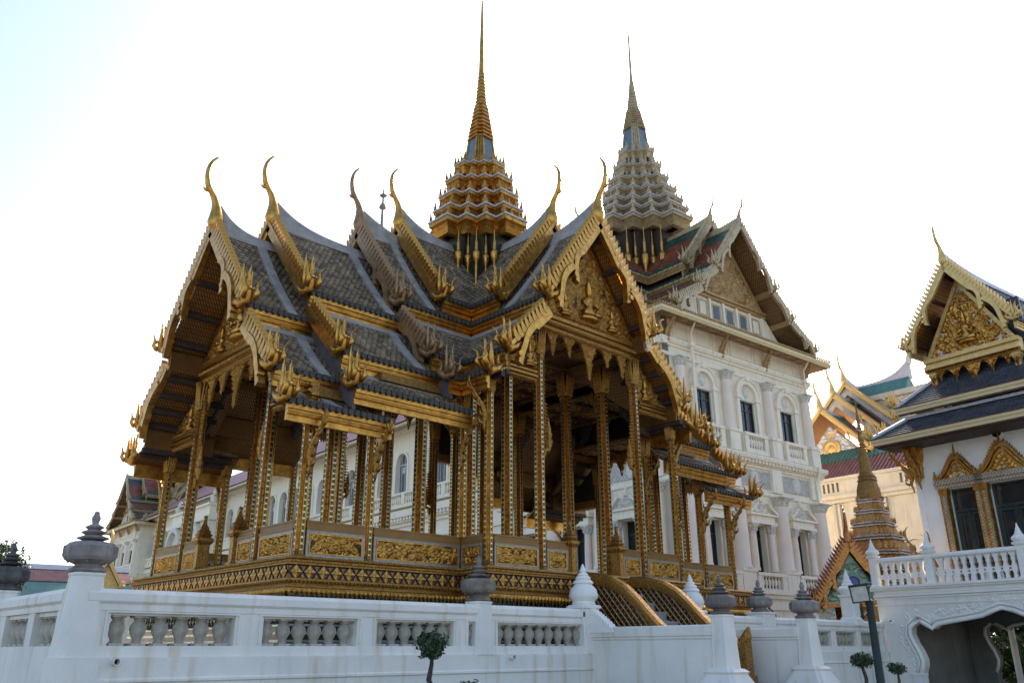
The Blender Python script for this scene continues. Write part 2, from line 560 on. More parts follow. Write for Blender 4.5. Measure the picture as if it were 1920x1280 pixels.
def hang_hong_mesh(k=1.0):
    """naga-head finial at the eave end of a bargeboard, v outward"""
    mb = MB()
    # body curling out of the board end
    mb.tube([(0, -.30 * k, .16 * k), (0, -.14 * k, .02 * k), (0, .03 * k, -.06 * k), (0, .18 * k, .0), (0, .25 * k, .14 * k), (0, .24 * k, .28 * k)],
            [.10 * k, .12 * k, .13 * k, .13 * k, .12 * k, .09 * k], 8, flat=0.8)
    # flames
    for du, dv, h, lean, r in ((0, .00, .74, .02, .044), (.08, .11, .82, .03, .046), (-.08, .12, .70, .03, .044), (.0, .22, .76, .06, .046), (.12, .28, .46, .20, .046), (-.13, .28, .42, .20, .046), (0, -.16, .44, -.12, .046)):
        mb.tube([(du * k * .9, (dv - .03) * k, .0), (du * k * 1.1, (dv + lean * .6) * k, h * .32 * k), (du * k * 1.2, (dv + lean * .2) * k, h * .6 * k), (du * k * 1.25, (dv + lean * .45) * k, h * .85 * k), (du * k * 1.3, (dv + lean * 1.2) * k, h * k)],
                [r * k * 1.3, r * k * 1.35, r * k * .85, r * k * .5, .005], 6)
    for du in (-.09, 0, .09):
        mb.lathe([(.02 * k, -.03 * k), (.05 * k, 0), (.02 * k, .03 * k)], 8, Matrix.Translation((du * k, .32 * k, .22 * k)))
    me = mb.mesh('hang_hong')
    me.polygons.foreach_set('use_smooth', [True] * len(me.polygons))
    return me


def fin_poly(k):
    return [(-.07, -.10), (.06, -.10), (.075, .0), (.055, .09), (.0, .18), (-.11, .27), (-.075, .16), (-.075, .04)]


SHARED = {}


def shared(key, make, mt):
    if key not in SHARED:
        me = make()
        me.materials.append(M[mt])
        SHARED[key] = me
    return SHARED[key]


def slope_pt(t, v0, z0, v1, z1, sag):
    return v0 + (v1 - v0) * t, z0 + (z1 - z0) * t - sag * sin(pi * t)


def tile_field(mb, tier, side, tw, th, tz, cut=None, t_lo=0.0, t_hi=1.0):
    """overlapping pointed tiles in courses; every course is stepped"""
    v0, z0, v1, z1, uit, uib, ug, sag = tier
    ln = sqrt((v1 - v0) ** 2 + (z1 - z0) ** 2)
    rows = max(2, int(ln / th))
    nrm = Vector((z0 - z1, v1 - v0)).normalized()      # (v, z)
    for r in range(rows):
        ta, tb = r / rows, min(1.0, (r + 1.45) / rows)
        tm = (r + 1.0) / rows
        if tm < t_lo or tm > t_hi:
            continue
        ui = uit + (uib - uit) * (r + .5) / rows
        va, za = slope_pt(ta, v0, z0, v1, z1, sag)
        vb, zb = slope_pt(tb, v0, z0, v1, z1, sag)
        vm, zm = slope_pt(tm, v0, z0, v1, z1, sag)
        n = max(1, int(round((ug - ui) / tw)))
        w = (ug - ui) / n
        sh = (r % 2) * .5
        for i in range(n + 1):
            c = ui + (i + sh) * w
            if c - w / 2 < ui - w or c > ug + w * .3:
                continue
            a, b = max(ui, c - w / 2 + .004), min(ug, c + w / 2 - .004)
            if b - a < w * .25:
                continue
            cm = (a + b) / 2
            l0, l1, l2 = .012 * tz, .045 * tz, .05 * tz
            mb.add([(a, side * (va + nrm.x * l0), za + nrm.y * l0), (b, side * (va + nrm.x * l0), za + nrm.y * l0),
                    (b, side * (vm + nrm.x * l1), zm + nrm.y * l1), (cm, side * (vb + nrm.x * l2), zb + nrm.y * l2), (a, side * (vm + nrm.x * l1), zm + nrm.y * l1),
                    (b, side * vm, zm), (cm, side * vb, zb), (a, side * vm, zm)],
                   [(0, 1, 2, 3, 4), (2, 5, 6, 3), (3, 6, 7, 4)])


def fascia_poly(v, z, h, d):
    """stepped gilt eave board section: outer face at v, top at z"""
    return [(v, z), (v - .01 * d, z - h * .30), (v - .05 * d, z - h * .33), (v - .05 * d, z - h * .40), (v - .025 * d, z - h * .43), (v - .045 * d, z - h * .62), (v - .085 * d, z - h * .66),
            (v - .085 * d, z - h * .74), (v - .065 * d, z - h * .77), (v - .075 * d, z - h), (v - .14 * d, z - h), (v - .14 * d, z)]


def bargeboard(mbs, tier, side, k, wavy):
    """board in the plane u = ug following the verge; returns list of (v, z, angle) for fins"""
    v0, z0, v1, z1, uit, uib, ug, sag = tier
    D = Vector((v1 - v0, z1 - z0))
    ln = D.length
    d = D.normalized()
    nn = Vector((-d.y, d.x))
    if nn.y < 0:
        nn = -nn
    o = Vector((v0, z0))

    def P(s, off):      # s metres along, off along the normal
        q = o + d * s + nn * off
        return (side * q.x, q.y)
    th = .15 * k

    def strip(pts_top, pts_bot, ua, ub):
        poly = pts_top + pts_bot[::-1]
        R = [[(c, p[0], p[1]) for p in poly] for c in (ua, ub)]
        n = len(poly)
        vs = R[0] + R[1]
        m_ = len(pts_top)
        fs = []
        for i in range(n):
            j = (i + 1) % n
            fs.append((i, j, n + j, n + i))
        for i in range(m_ - 1):
            fs.append((i, i + 1, n - 2 - i, n - 1 - i))
            fs.append((n + i, n + i + 1, n + n - 2 - i, n + n - 1 - i))
        mbs.add(vs, fs)
    if not wavy:
        strip([P(0, .08 * k), P(ln, .08 * k)], [P(0, -.17 * k), P(ln, -.17 * k)], ug, ug + th)
        strip([P(0, .10 * k), P(ln * .97, .10 * k)], [P(0, .02 * k), P(ln * .97, .02 * k)], ug + th, ug + th + .035 * k)
    else:
        a = .40 * ln
        strip([P(0, .10 * k), P(ln, .10 * k)], [P(0, .0), P(ln, .0)], ug, ug + th)
        strip([P(0, .0), P(a, .0)], [P(0, -.17 * k), P(a, -.17 * k)], ug + .012, ug + th)
        segs = [(a, a + .42 * (ln - a)), (a + .34 * (ln - a), ln)] if ln > 1.9 * k else [(a * .6, ln)]
        for i, (s0, s1) in enumerate(segs):
            top, bot = [], []
            N = 12
            tail = .22 * k
            for j in range(N + 1):
                q = j / N
                s = s0 + (s1 + tail - s0) * q * (1 - .10 * q)
                c = .02 * k + .07 * k * sin(pi * min(1, q * 1.5)) - .40 * k * q ** 2.6
                wd = .19 * k * (1 - .30 * q)
                top.append(P(s, c))
                bot.append(P(s - .05 * k * q, c - wd))
            strip(top, bot, ug + .02 * k + .03 * i * k, ug + th + .03 * k + .03 * i * k)
            # rolled hook at the tail
            ce = o + d * (s0 + (s1 + tail - s0) * .80) + nn * (-.26 * k)
            mbs.tube([(ug + th * .5 + .0 * k, side * ce.x, ce.y), (ug + th * 1.5, side * ce.x, ce.y)], [.085 * k, .075 * k], 10)
    fins = []
    step = .175 * k
    n = int(ln * .93 / step)
    for i in range(n):
        q = o + d * (step * (i + .7)) + nn * (.085 * k)
        fins.append((side * q.x, q.y, atan2(d.y, d.x)))
    return fins


def fin_mesh(k, side):
    mb = MB()
    poly = [(x * k, y * k) for x, y in fin_poly(k)]
    t = .075 * k
    # in (v, z): local x along slope, local y along the normal; side flips v
    R = [[(c, side * p[0], p[1]) for p in poly] for c in (-t, t)]
    mid = [[(0, side * p[0] * 1.02, p[1] * 1.02) for p in poly]]
    mb.rings([R[0], mid[0], R[1]])
    return mb.mesh('fin')


def roof_section(root, thetas, sec, S, loc=(0, 0, 0)):
    """one telescoped roof section, repeated for every arm angle in thetas (shared meshes)"""
    k = S['k']
    ug = sec['ug']
    first = True

    def put(name, mbx, mt, parents=None, smooth=False, kind=None):
        me = mbx.mesh(name)
        me.materials.append(M[mt])
        if smooth:
            me.polygons.foreach_set('use_smooth', [True] * len(me.polygons))
        out = []
        for i, th in enumerate(thetas):
            if parents is None:
                o = inst(name, me, root, loc, th)
            else:
                o = inst(name, me, parents[i])
            if kind:
                o['kind'] = kind
            out.append(o)
        return out
    for ti, tier in enumerate(sec['tiers']):
        v0, z0, v1, z1, uit, uib, ugt, sag = tier
        ln = sqrt((v1 - v0) ** 2 + (z1 - z0) ** 2)
        nv, nz = (z0 - z1) / ln, (v1 - v0) / ln
        for side in (1, -1):
            # sloping board with its underside
            mb = MB()
            N = 6
            top, bot = [], []
            for j in range(N + 1):
                t = j / N
                v, z = slope_pt(t, v0, z0, v1, z1, sag)
                ui = uit + (uib - uit) * t
                top.append((ui, ugt, v, z))
                bot.append((ui, ugt, v - nv * .07 * k, z - nz * .07 * k))
            vs = []
            for a, b, v, z in top:
                vs += [(a, side * v, z), (b, side * v, z)]
            for a, b, v, z in bot:
                vs += [(a, side * v, z), (b, side * v, z)]
            fs = []
            h = 2 * (N + 1)
            for j in range(N):
                fs += [(2 * j, 2 * j + 1, 2 * j + 3, 2 * j + 2), (h + 2 * j, h + 2 * j + 1, h + 2 * j + 3, h + 2 * j + 2),
                       (2 * j, 2 * j + 2, h + 2 * j + 2, h + 2 * j), (2 * j + 1, 2 * j + 3, h + 2 * j + 3, h + 2 * j + 1)]
            fs += [(0, 1, h + 1, h), (2 * N, 2 * N + 1, h + 2 * N + 1, h + 2 * N)]
            mb.add(vs, fs)
            slab = put('roof_slope', mb, S['soffit'])
            mb = MB()
            if S.get('tile2'):
                tile_field(mb, (v0, z0, v1, z1, uit, uib, ugt, sag), side, S['tw'], S['th'], k, t_hi=.26)
                tile_field(mb, (v0, z0, v1, z1, uit, uib, ugt, sag), side, S['tw'], S['th'], k, t_lo=.80)
                m2 = MB()
                tile_field(m2, (v0, z0, v1, z1, uit, uib, ugt, sag), side, S['tw'], S['th'], k, t_lo=.261, t_hi=.799)
                put('roof_tile_field', m2, S['tile2'], slab, kind='stuff')
            else:
                tile_field(mb, tier, side, S['tw'], S['th'], k)
            put('roof_tiles', mb, S['tile'], slab, kind='stuff')
            # lead flashing: head of the slope and the inner verge
            if S.get('flash'):
                mb = MB()
                fw = .25 * k

                def q(u, t, lift):
                    v, z = slope_pt(t, v0, z0, v1, z1, sag)
                    return (u, side * (v + nv * lift), z + nz * lift)
                if sec.get('verge') and ti < len(sec['verge']):
                    uv = sec['verge'][ti]
                    for j in range(N):
                        ta, tb = j / N, (j + 1) / N
                        ua = ub = uv
                        mb.add([q(ua, ta, .0), q(ua + fw, ta, .0), q(ub + fw, tb, .0), q(ub, tb, .0), q(ua, ta, .085 * k), q(ua + fw, ta, .085 * k), q(ub + fw, tb, .085 * k), q(ub, tb, .085 * k)],
                               [(4, 5, 6, 7), (1, 2, 6, 5), (0, 3, 7, 4), (0, 1, 5, 4), (3, 2, 6, 7)])
                tf = min(.3, .16 * k / ln)
                mb.add([q(uit, 0, .0), q(ugt - .1 * k, 0, .0), q(ugt - .1 * k, tf, .0), q(uit, tf, .0), q(uit, 0, .08 * k), q(ugt - .1 * k, 0, .08 * k), q(ugt - .1 * k, tf, .07 * k), q(uit, tf, .07 * k)],
                       [(4, 5, 6, 7), (3, 2, 6, 7), (1, 2, 6, 5), (0, 3, 7, 4)])
                put('flashing', mb, S['flash'], slab)
            # eave board
            fh = S['fh']
            mb = MB()
            mb.prism([(side * p[0], p[1]) for p in fascia_poly(v1 + .05 * k, z1 - .045 * k, fh, k)], 'x', uib, ugt - .04 * k)
            put('eave_board', mb, S['fascia'])
            mb = MB()
            n = int((ugt - uib) / (S['tw']))
            for i in range(n):
                c = uib + (i + .5) * (ugt - uib) / n
                wv = S['tw'] * .40
                mb.prism([(c - wv, z1 + .05 * k), (c + wv, z1 + .05 * k), (c + wv, z1 - .045 * k), (c, z1 - .085 * k), (c - wv, z1 - .045 * k)], 'y', side * (v1 + .02 * k), side * (v1 + .115 * k))
            mb.prism([(side * (v1 - .02 * k), z1 + .03 * k), (side * (v1 + .085 * k), z1 + .03 * k), (side * (v1 + .085 * k), z1 - .044 * k), (side * (v1 - .02 * k), z1 - .044 * k)], 'x', uib, ugt - .05 * k)
            put('eave_tile_ends', mb, S['tile_end'], None, kind='stuff')
            # riser board closing the step down to the next tier
            if ti + 1 < len(sec['tiers']):
                nt_ = sec['tiers'][ti + 1]
                mb = MB()
                va, vb = sorted((side * (v1 - .16 * k), side * (v1 - .10 * k)))
                mb.box(uib, ugt - .06 * k, va, vb, min(nt_[1] - .12 * k, z1 - .2 * k), z1 - .03 * k)
                put('riser', mb, S.get('riser', 'soffit_riser'))
            # purlin ends under the verge
            if sec.get('purlins'):
                for t in (.12, .38, .64, .90):
                    v, z = slope_pt(t, v0, z0, v1, z1, sag)
                    if t > .5 and ln < 1.0 * k:
                        continue
                    mb = MB()
                    v, z = v - nv * .13 * k, z - nz * .13 * k
                    mb.box(uib + .2, ugt + .05 * k, side * v - .06 * k, side * v + .06 * k, z - .06 * k, z + .06 * k)
                    put('purlin', mb, S['purlin'])
            # bargeboard and fins
            if ti < sec.get('boards', 2):
                mb = MB()
                fins = bargeboard(mb, tier, side, k, sec.get('wavy', False))
                bd = put('bargeboard', mb, sec.get('gold', S['gold']))
                fk = ('fin', k, side, sec.get('gold', S['gold']))
                me = shared(fk, lambda: fin_mesh(k, side), sec.get('gold', S['gold']))
                if sec.get('finobj', True):
                    for i, th in enumerate(thetas[:S.get('finarms', 1)]):
                        for (fv, fz, an) in fins:
                            inst('fin', me, bd[i], mw=Matrix.Translation((ugt + .085 * k, fv, fz)) @ Matrix.Rotation(side * an, 4, 'X'))
                    rest = range(S.get('finarms', 1), len(thetas))
                else:
                    rest = range(len(thetas))
                if len(rest):
                    mb = MB()
                    tmp = [tuple(v.co) for v in me.vertices]
                    fcs = [tuple(p.vertices) for p in me.polygons]
                    for (fv, fz, an) in fins:
                        mb.add(tmp, fcs, Matrix.Translation((ugt + .085 * k, fv, fz)) @ Matrix.Rotation(side * an, 4, 'X'))
                    mm = mb.mesh('fins')
                    mm.materials.append(M[sec.get('gold', S['gold'])])
                    for i in rest:
                        o = inst('fins', mm, bd[i])
                        o['kind'] = 'stuff'
            hk = S['hk'] * (1.0 if ti == 0 else .88)
            hm = shared(('hh', round(hk, 3), sec.get('gold', S['gold'])), lambda: hang_hong_mesh(hk), sec.get('gold', S['gold']))
            for th in thetas:
                R = Matrix.Rotation(th, 4, 'Z')
                T = Matrix.Translation(Vector(loc)) @ R @ Matrix.Translation((ugt + .07 * k, side * (v1 - .06 * k), z1 + .05 * k))
                if side < 0:
                    T = T @ Matrix.Rotation(pi, 4, 'Z')
                inst('eave_finial', hm, root, mw=T)
    # ridge with its upward sweep, horn finial
    v0, z0, v1, z1, uit, uib, ugt, sag = sec['tiers'][0]
    mb = MB()
    N = 14
    sw = sec.get('sweep', .55) * k
    R = []
    for j in range(N + 1):
        t = j / N
        u = uit + (ugt - .02 - uit) * t
        zt = z0 + .16 * k + sw * t ** 4
        hw = (.13 - .04 * t) * k
        R.append([(u, -hw * 1.5, z0 - .12 * k), (u, hw * 1.5, z0 - .12 * k), (u, hw, z0 + .06 * k), (u, hw * .6, zt), (u, -hw * .6, zt), (u, -hw, z0 + .06 * k)])
    mb.rings(R)
    put('ridge_cap', mb, S.get('ridge', S.get('flash') or 'trim_pale'))
    ck = S['ck'] * sec.get('ck', 1.0)
    cm = shared(('chofa', round(ck, 3), sec.get('gold', S['gold'])), lambda: chofa_mesh(ck), sec.get('gold', S['gold']))
    for th in thetas:
        T = Matrix.Translation(Vector(loc)) @ Matrix.Rotation(th, 4, 'Z') @ Matrix.Translation((ugt + .06 * k, 0, z0 + .12 * k))
        inst('horn_finial', cm, root, mw=T)
    # wall closing the section behind its bargeboards
    if sec.get('infill'):
        mb = MB()
        ua = sec['ug'] - .30 * k
        for (a, b, c, d, _, _, _, _), dp in zip(sec['tiers'], sec.get('depths', (.95, .85, .42))):
            dp *= k
            b, d = b - .08 * k, d - .08 * k
            for s in (1, -1):
                mb.prism([(s * a, b - dp), (s * (c - .05), d - dp), (s * (c - .05), d), (s * a, b)], 'x', ua, ua + .08 * k)
        put('gable_infill', mb, sec['infill'])


# ================================================================== golden pavilion
PAV = empty('golden_pavilion')
tag(PAV, 'gilded open pavilion with crossed grey-tiled roofs and slender spire behind the white balustrade', 'pavilion')
TH = {'L': pi, 'F': -pi / 2, 'R': 0.0, 'B': pi / 2}
LR, FB, ALL4 = (TH['L'], TH['R']), (TH['F'], TH['B']), (TH['L'], TH['F'], TH['R'], TH['B'])
SP = dict(k=1.0, soffit='soffit', tile='roof_tile', tw=.145, th=.125, flash='lead_flash', fascia='gold', fh=.34, tile_end='tile_edge', purlin='purlin', gold='gold', hk=1.05, ck=1.0, finarms=1)
# (v0, z0, v1, z1, inner u at head, inner u at eave, gable u, sag)
S1 = dict(ug=8.60, verge=(7.34, 7.14, 7.14), purlins=True, wavy=True, tiers=[(0, 8.02, 2.10, 5.44, 6.85, 6.85, 8.60, .10), (2.08, 5.02, 3.40, 3.72, 6.6, 6.6, 8.46, .05), (3.28, 3.30, 3.95, 2.92, 5.84, 5.84, 8.38, .02)])
S2 = dict(ug=7.14, tiers=[(0, 8.70, 2.12, 6.16, 4.25, 4.25, 7.12, .10), (2.10, 5.74, 3.45, 4.40, 4.1, 3.95, 6.94, .05), (3.36, 3.96, 4.05, 3.50, 3.74, 3.74, 6.94, .02)], infill='slate_board', verge=(4.66, 4.66))
S3 = dict(ug=4.47, wavy=True, gold='gilt_worn', tiers=[(0, 9.46, 2.06, 6.68, 0.2, 2.06, 4.47, .10), (2.06, 6.26, 3.40, 4.94, 2.06, 3.4, 4.44, .05), (3.34, 4.54, 3.95, 4.28, 3.34, 3.95, 4.30, .02)], infill='slate_board', verge=(3.32,))
S4 = dict(ug=3.12, tiers=[(0, 10.02, 2.08, 7.20, .2, 2.08, 3.12, .10)], infill='slate_board', boards=1)
F1 = dict(ug=4.95, purlins=True, wavy=True, tiers=[(0, 9.46, 2.06, 6.68, 0.2, 2.06, 4.95, .10), (2.06, 6.26, 3.40, 4.94, 2.06, 3.4, 4.92, .05), (3.34, 4.54, 3.95, 4.28, 3.34, 3.50, 4.88, .02)], verge=(3.40,))
F2 = dict(ug=3.19, tiers=[(0, 10.02, 2.08, 7.20, .2, 2.08, 3.19, .10)], infill='slate_board', boards=1)
for s in (S1, S2, S3, S4):
    roof_section(PAV, LR, s, SP)
for s in (F1, F2):
    roof_section(PAV, FB, s, SP)

# ---- columns
def col_plan(w, s=None):
    return redent(w / 2, w * .13 if s is None else s, 2)


def column_mesh(h, w, ch):
    """shaft, glass strips, gilt lines, ruby strips, capital, foot - six meshes"""
    hs = h - ch                # shaft height
    sh = MB()
    k = .93
    sh.rings([[(p[0] * q, p[1] * q, z) for p in col_plan(w)] for z, q in ((0, 1.0), (hs, k))])
    gl, ru, tr = MB(), MB(), MB()
    a = w / 2
    st = w * .13

    def strip(mb, T, off, c, wd, d):
        mb.add([(off + .002, c - wd, .02), (off + d, c - wd, .02), (off + d, c + wd, .02), (off + .002, c + wd, .02),
                (off * k + .002, (c - wd) * k, hs), (off * k + d, (c - wd) * k, hs), (off * k + d, (c + wd) * k, hs), (off * k + .002, (c + wd) * k, hs)],
               [(0, 1, 5, 4), (1, 2, 6, 5), (2, 3, 7, 6)], T)
    for q in range(4):
        T = Matrix.Rotation(q * pi / 2, 4, 'Z')
        strip(gl, T, a, 0, w * .13, .010)
        strip(tr, T, a, w * .175, w * .03, .015)
        strip(tr, T, a, -w * .175, w * .03, .015)
        for s_ in (-1, 1):
            strip(ru, T, a - st, s_ * (a - st * 1.5), st * .34, .008)
    cp = MB()
    r = w * .5
    f = ch / .62
    cp.rings([[(p[0] * q, p[1] * q, hs + z * f) for p in col_plan(w, w * .14)] for z, q in ((0, 1.14), (.03, 1.24), (.06, 1.14), (.075, .98), (.10, .98), (.115, 1.2), (.15, 1.26), (.17, 1.08), (.62, 1.1))])
    for ring, (z0, z1, r0, r1, n) in enumerate(((.17, .60, 1.05, 1.75, 4), (.15, .42, 1.15, 1.5, 5), (.07, .24, 1.1, 1.35, 4))):
        for q in range(4):
            T = Matrix.Rotation(q * pi / 2, 4, 'Z')
            for i in range(n):
                c = (i - (n - 1) / 2) / n * 2 * r
                wd = r / n * .95
                za, zb, zm = hs + z0 * f, hs + z1 * f, hs + (z0 + z1) / 2 * f
                cp.add([(r * r0 * .9, (c - wd), za), (r * r0 * .9, (c + wd), za), (r * (r0 + .08), c, za),
                        (r * (r0 + r1) / 2 * .96, (c - wd) * 1.1, zm), (r * (r0 + r1) / 2 * .96, (c + wd) * 1.1, zm), (r * ((r0 + r1) / 2 + .12), c * 1.1, zm),
                        (r * r1, c * 1.3, zb), (r * .9, c, zb)],
                       [(0, 2, 5, 3), (2, 1, 4, 5), (3, 5, 6), (5, 4, 6), (0, 3, 7), (3, 6, 7), (6, 4, 7), (4, 1, 7)], T)
    ft = MB()
    ft.rings([[(p[0] * q, p[1] * q, z) for p in col_plan(w)] for z, q in ((0, 1.26), (.06, 1.28), (.09, 1.12), (.13, 1.18), (.16, 1.04))])
    out = {}
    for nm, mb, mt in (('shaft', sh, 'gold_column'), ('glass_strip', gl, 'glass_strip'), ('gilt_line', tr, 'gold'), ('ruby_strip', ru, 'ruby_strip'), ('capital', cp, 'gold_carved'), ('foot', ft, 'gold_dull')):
        me = mb.mesh(nm)
        me.materials.append(M[mt])
        out[nm] = me
    return out


COLS = {}


def column(x, y, h, w=.235):
    ch = .85 if w > .2 else .60
    key = (round(h, 2), w)
    if key not in COLS:
        COLS[key] = column_mesh(h, w, ch)
    ms = COLS[key]
    o = inst('column', ms['shaft'], PAV, (x, y, 0))
    for nm in ('glass_strip', 'gilt_line', 'ruby_strip', 'capital', 'foot'):
        if nm == 'ruby_strip' and w < .2:
            continue
        inst(nm, ms[nm], o)
    return o


H_S1M, H_S1O, H_S2M, H_S2O, H_FM, H_FO = 4.78, 3.22, 5.66, 3.86, 6.02, 4.50
for sx in (-1, 1):
    for sy in (-1, 1):
        column(sx * 7.6, sy * 1.875, H_S1M)
        column(sx * 7.6, sy * 3.5, H_S1O, .185)
        column(sx * 6.03, sy * 1.875, H_S2M, .28)
        column(sx * 6.03, sy * 3.5, H_S1O + .12, .185)
        column(sx * 3.5, sy * 3.5, H_S2O + .3, .185)
        column(sx * 3.5, sy * 1.875, H_FM, .29)
        column(sx * 1.875, sy * 4.43, H_FM)
        column(sx * 3.5, sy * 4.43, H_FO, .185)
        column(sx * 1.875, sy * 1.875, H_FM + .2, .30)
        column(sx * 1.875, sy * 3.3, H_FM, .28)

# ---- beams along the column lines
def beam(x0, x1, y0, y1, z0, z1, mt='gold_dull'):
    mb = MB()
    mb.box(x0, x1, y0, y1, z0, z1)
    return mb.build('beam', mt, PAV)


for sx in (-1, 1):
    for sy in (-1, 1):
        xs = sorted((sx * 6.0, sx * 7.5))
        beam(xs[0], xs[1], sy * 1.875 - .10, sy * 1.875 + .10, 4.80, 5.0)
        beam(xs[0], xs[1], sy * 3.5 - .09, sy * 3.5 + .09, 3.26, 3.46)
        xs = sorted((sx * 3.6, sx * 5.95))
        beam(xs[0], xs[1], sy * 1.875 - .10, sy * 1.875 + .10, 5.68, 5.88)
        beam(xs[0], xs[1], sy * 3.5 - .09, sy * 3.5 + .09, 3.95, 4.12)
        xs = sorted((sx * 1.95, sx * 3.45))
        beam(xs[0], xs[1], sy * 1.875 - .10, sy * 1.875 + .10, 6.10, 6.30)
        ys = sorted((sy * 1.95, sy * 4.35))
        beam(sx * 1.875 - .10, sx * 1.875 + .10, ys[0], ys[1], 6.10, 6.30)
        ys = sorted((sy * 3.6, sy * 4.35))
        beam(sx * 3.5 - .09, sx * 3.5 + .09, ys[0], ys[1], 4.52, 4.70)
# ---- ceilings with gilt medallions
for (x0, x1, y0, y1, z) in ((-3.4, 3.4, -1.95, 1.95, 6.34), (-1.95, 1.95, -4.3, -1.96, 6.345), (-1.95, 1.95, 1.96, 4.3, 6.345), (-5.95, -3.41, -1.95, 1.95, 5.92), (3.41, 5.95, -1.95, 1.95, 5.92), (-7.5, -5.96, -1.95, 1.95, 5.04), (5.96, 7.5, -1.95, 1.95, 5.04)):
    mb = MB()
    mb.box(x0, x1, y0, y1, z, z + .06)
    c = mb.build('ceiling', 'red_wood', PAV)
    nx, ny = max(1, int((x1 - x0) / 1.25)), max(1, int((y1 - y0) / 1.25))
    for i in range(nx + 1):
        X = x0 + (x1 - x0) * i / nx
        mb = MB()
        mb.box(X - .05, X + .05, y0, y1, z - .09, z - .002)
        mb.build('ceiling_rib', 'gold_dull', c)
    for j in range(ny + 1):
        Y = y0 + (y1 - y0) * j / ny
        mb = MB()
        mb.box(x0, x1, Y - .05, Y + .05, z - .086, z - .002)
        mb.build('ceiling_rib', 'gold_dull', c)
    def med():
        mb = MB()
        mb.lathe([(.02, -.10), (.12, -.09), (.16, -.05), (.2, -.07), (.28, -.05), (.30, 0)], 16)
        for a in range(10):
            mb.lathe([(.02, -.05), (.07, -.035), (.08, 0)], 6, Matrix.Rotation(a * pi / 5, 4, 'Z') @ Matrix.Translation((.36, 0, 0)))
        return mb.mesh('medallion')
    mm = shared('medallion', med, 'gold_carved')
    for i in range(nx):
        for j in range(ny):
            inst('medallion', mm, c, (x0 + (x1 - x0) * (i + .5) / nx, y0 + (y1 - y0) * (j + .5) / ny, z - .004))


# ---- gables: entablature, pediment, figure, pendants, fringe
def figure_mesh():
    """seated crowned figure in relief, facing -y"""
    mb = MB()
    mb.lathe([(.06, 0), (.17, .03), (.19, .12), (.13, .26), (.15, .40), (.165, .50), (.10, .58), (.055, .60)], 12, Matrix.Diagonal((1, .7, 1, 1)))
    mb.lathe([(.045, .58), (.085, .64), (.10, .71), (.09, .78), (.10, .79), (.085, .83), (.09, .84), (.06, .92), (.065, .93), (.03, 1.04), (.012, 1.18)], 12)
    for s in (-1, 1):
        mb.tube([(s * .15, 0, .49), (s * .26, -.03, .36), (s * .22, -.13, .26), (s * .08, -.17, .36)], [.06, .052, .045, .035], 8)
        mb.tube([(s * .10, -.03, .07), (s * .30, -.10, .08), (s * .32, -.14, .05), (s * .10, -.2, .02), (s * -.04, -.2, .02)], [.085, .08, .07, .055, .04], 8)
    mb.lathe([(.30, -.12), (.36, -.08), (.30, -.02), (.33, 0)], 14, Matrix.Diagonal((1, .6, 1, 1)))
    me = mb.mesh('carved_figure')
    me.polygons.foreach_set('use_smooth', [True] * len(me.polygons))
    return me


FIG = None


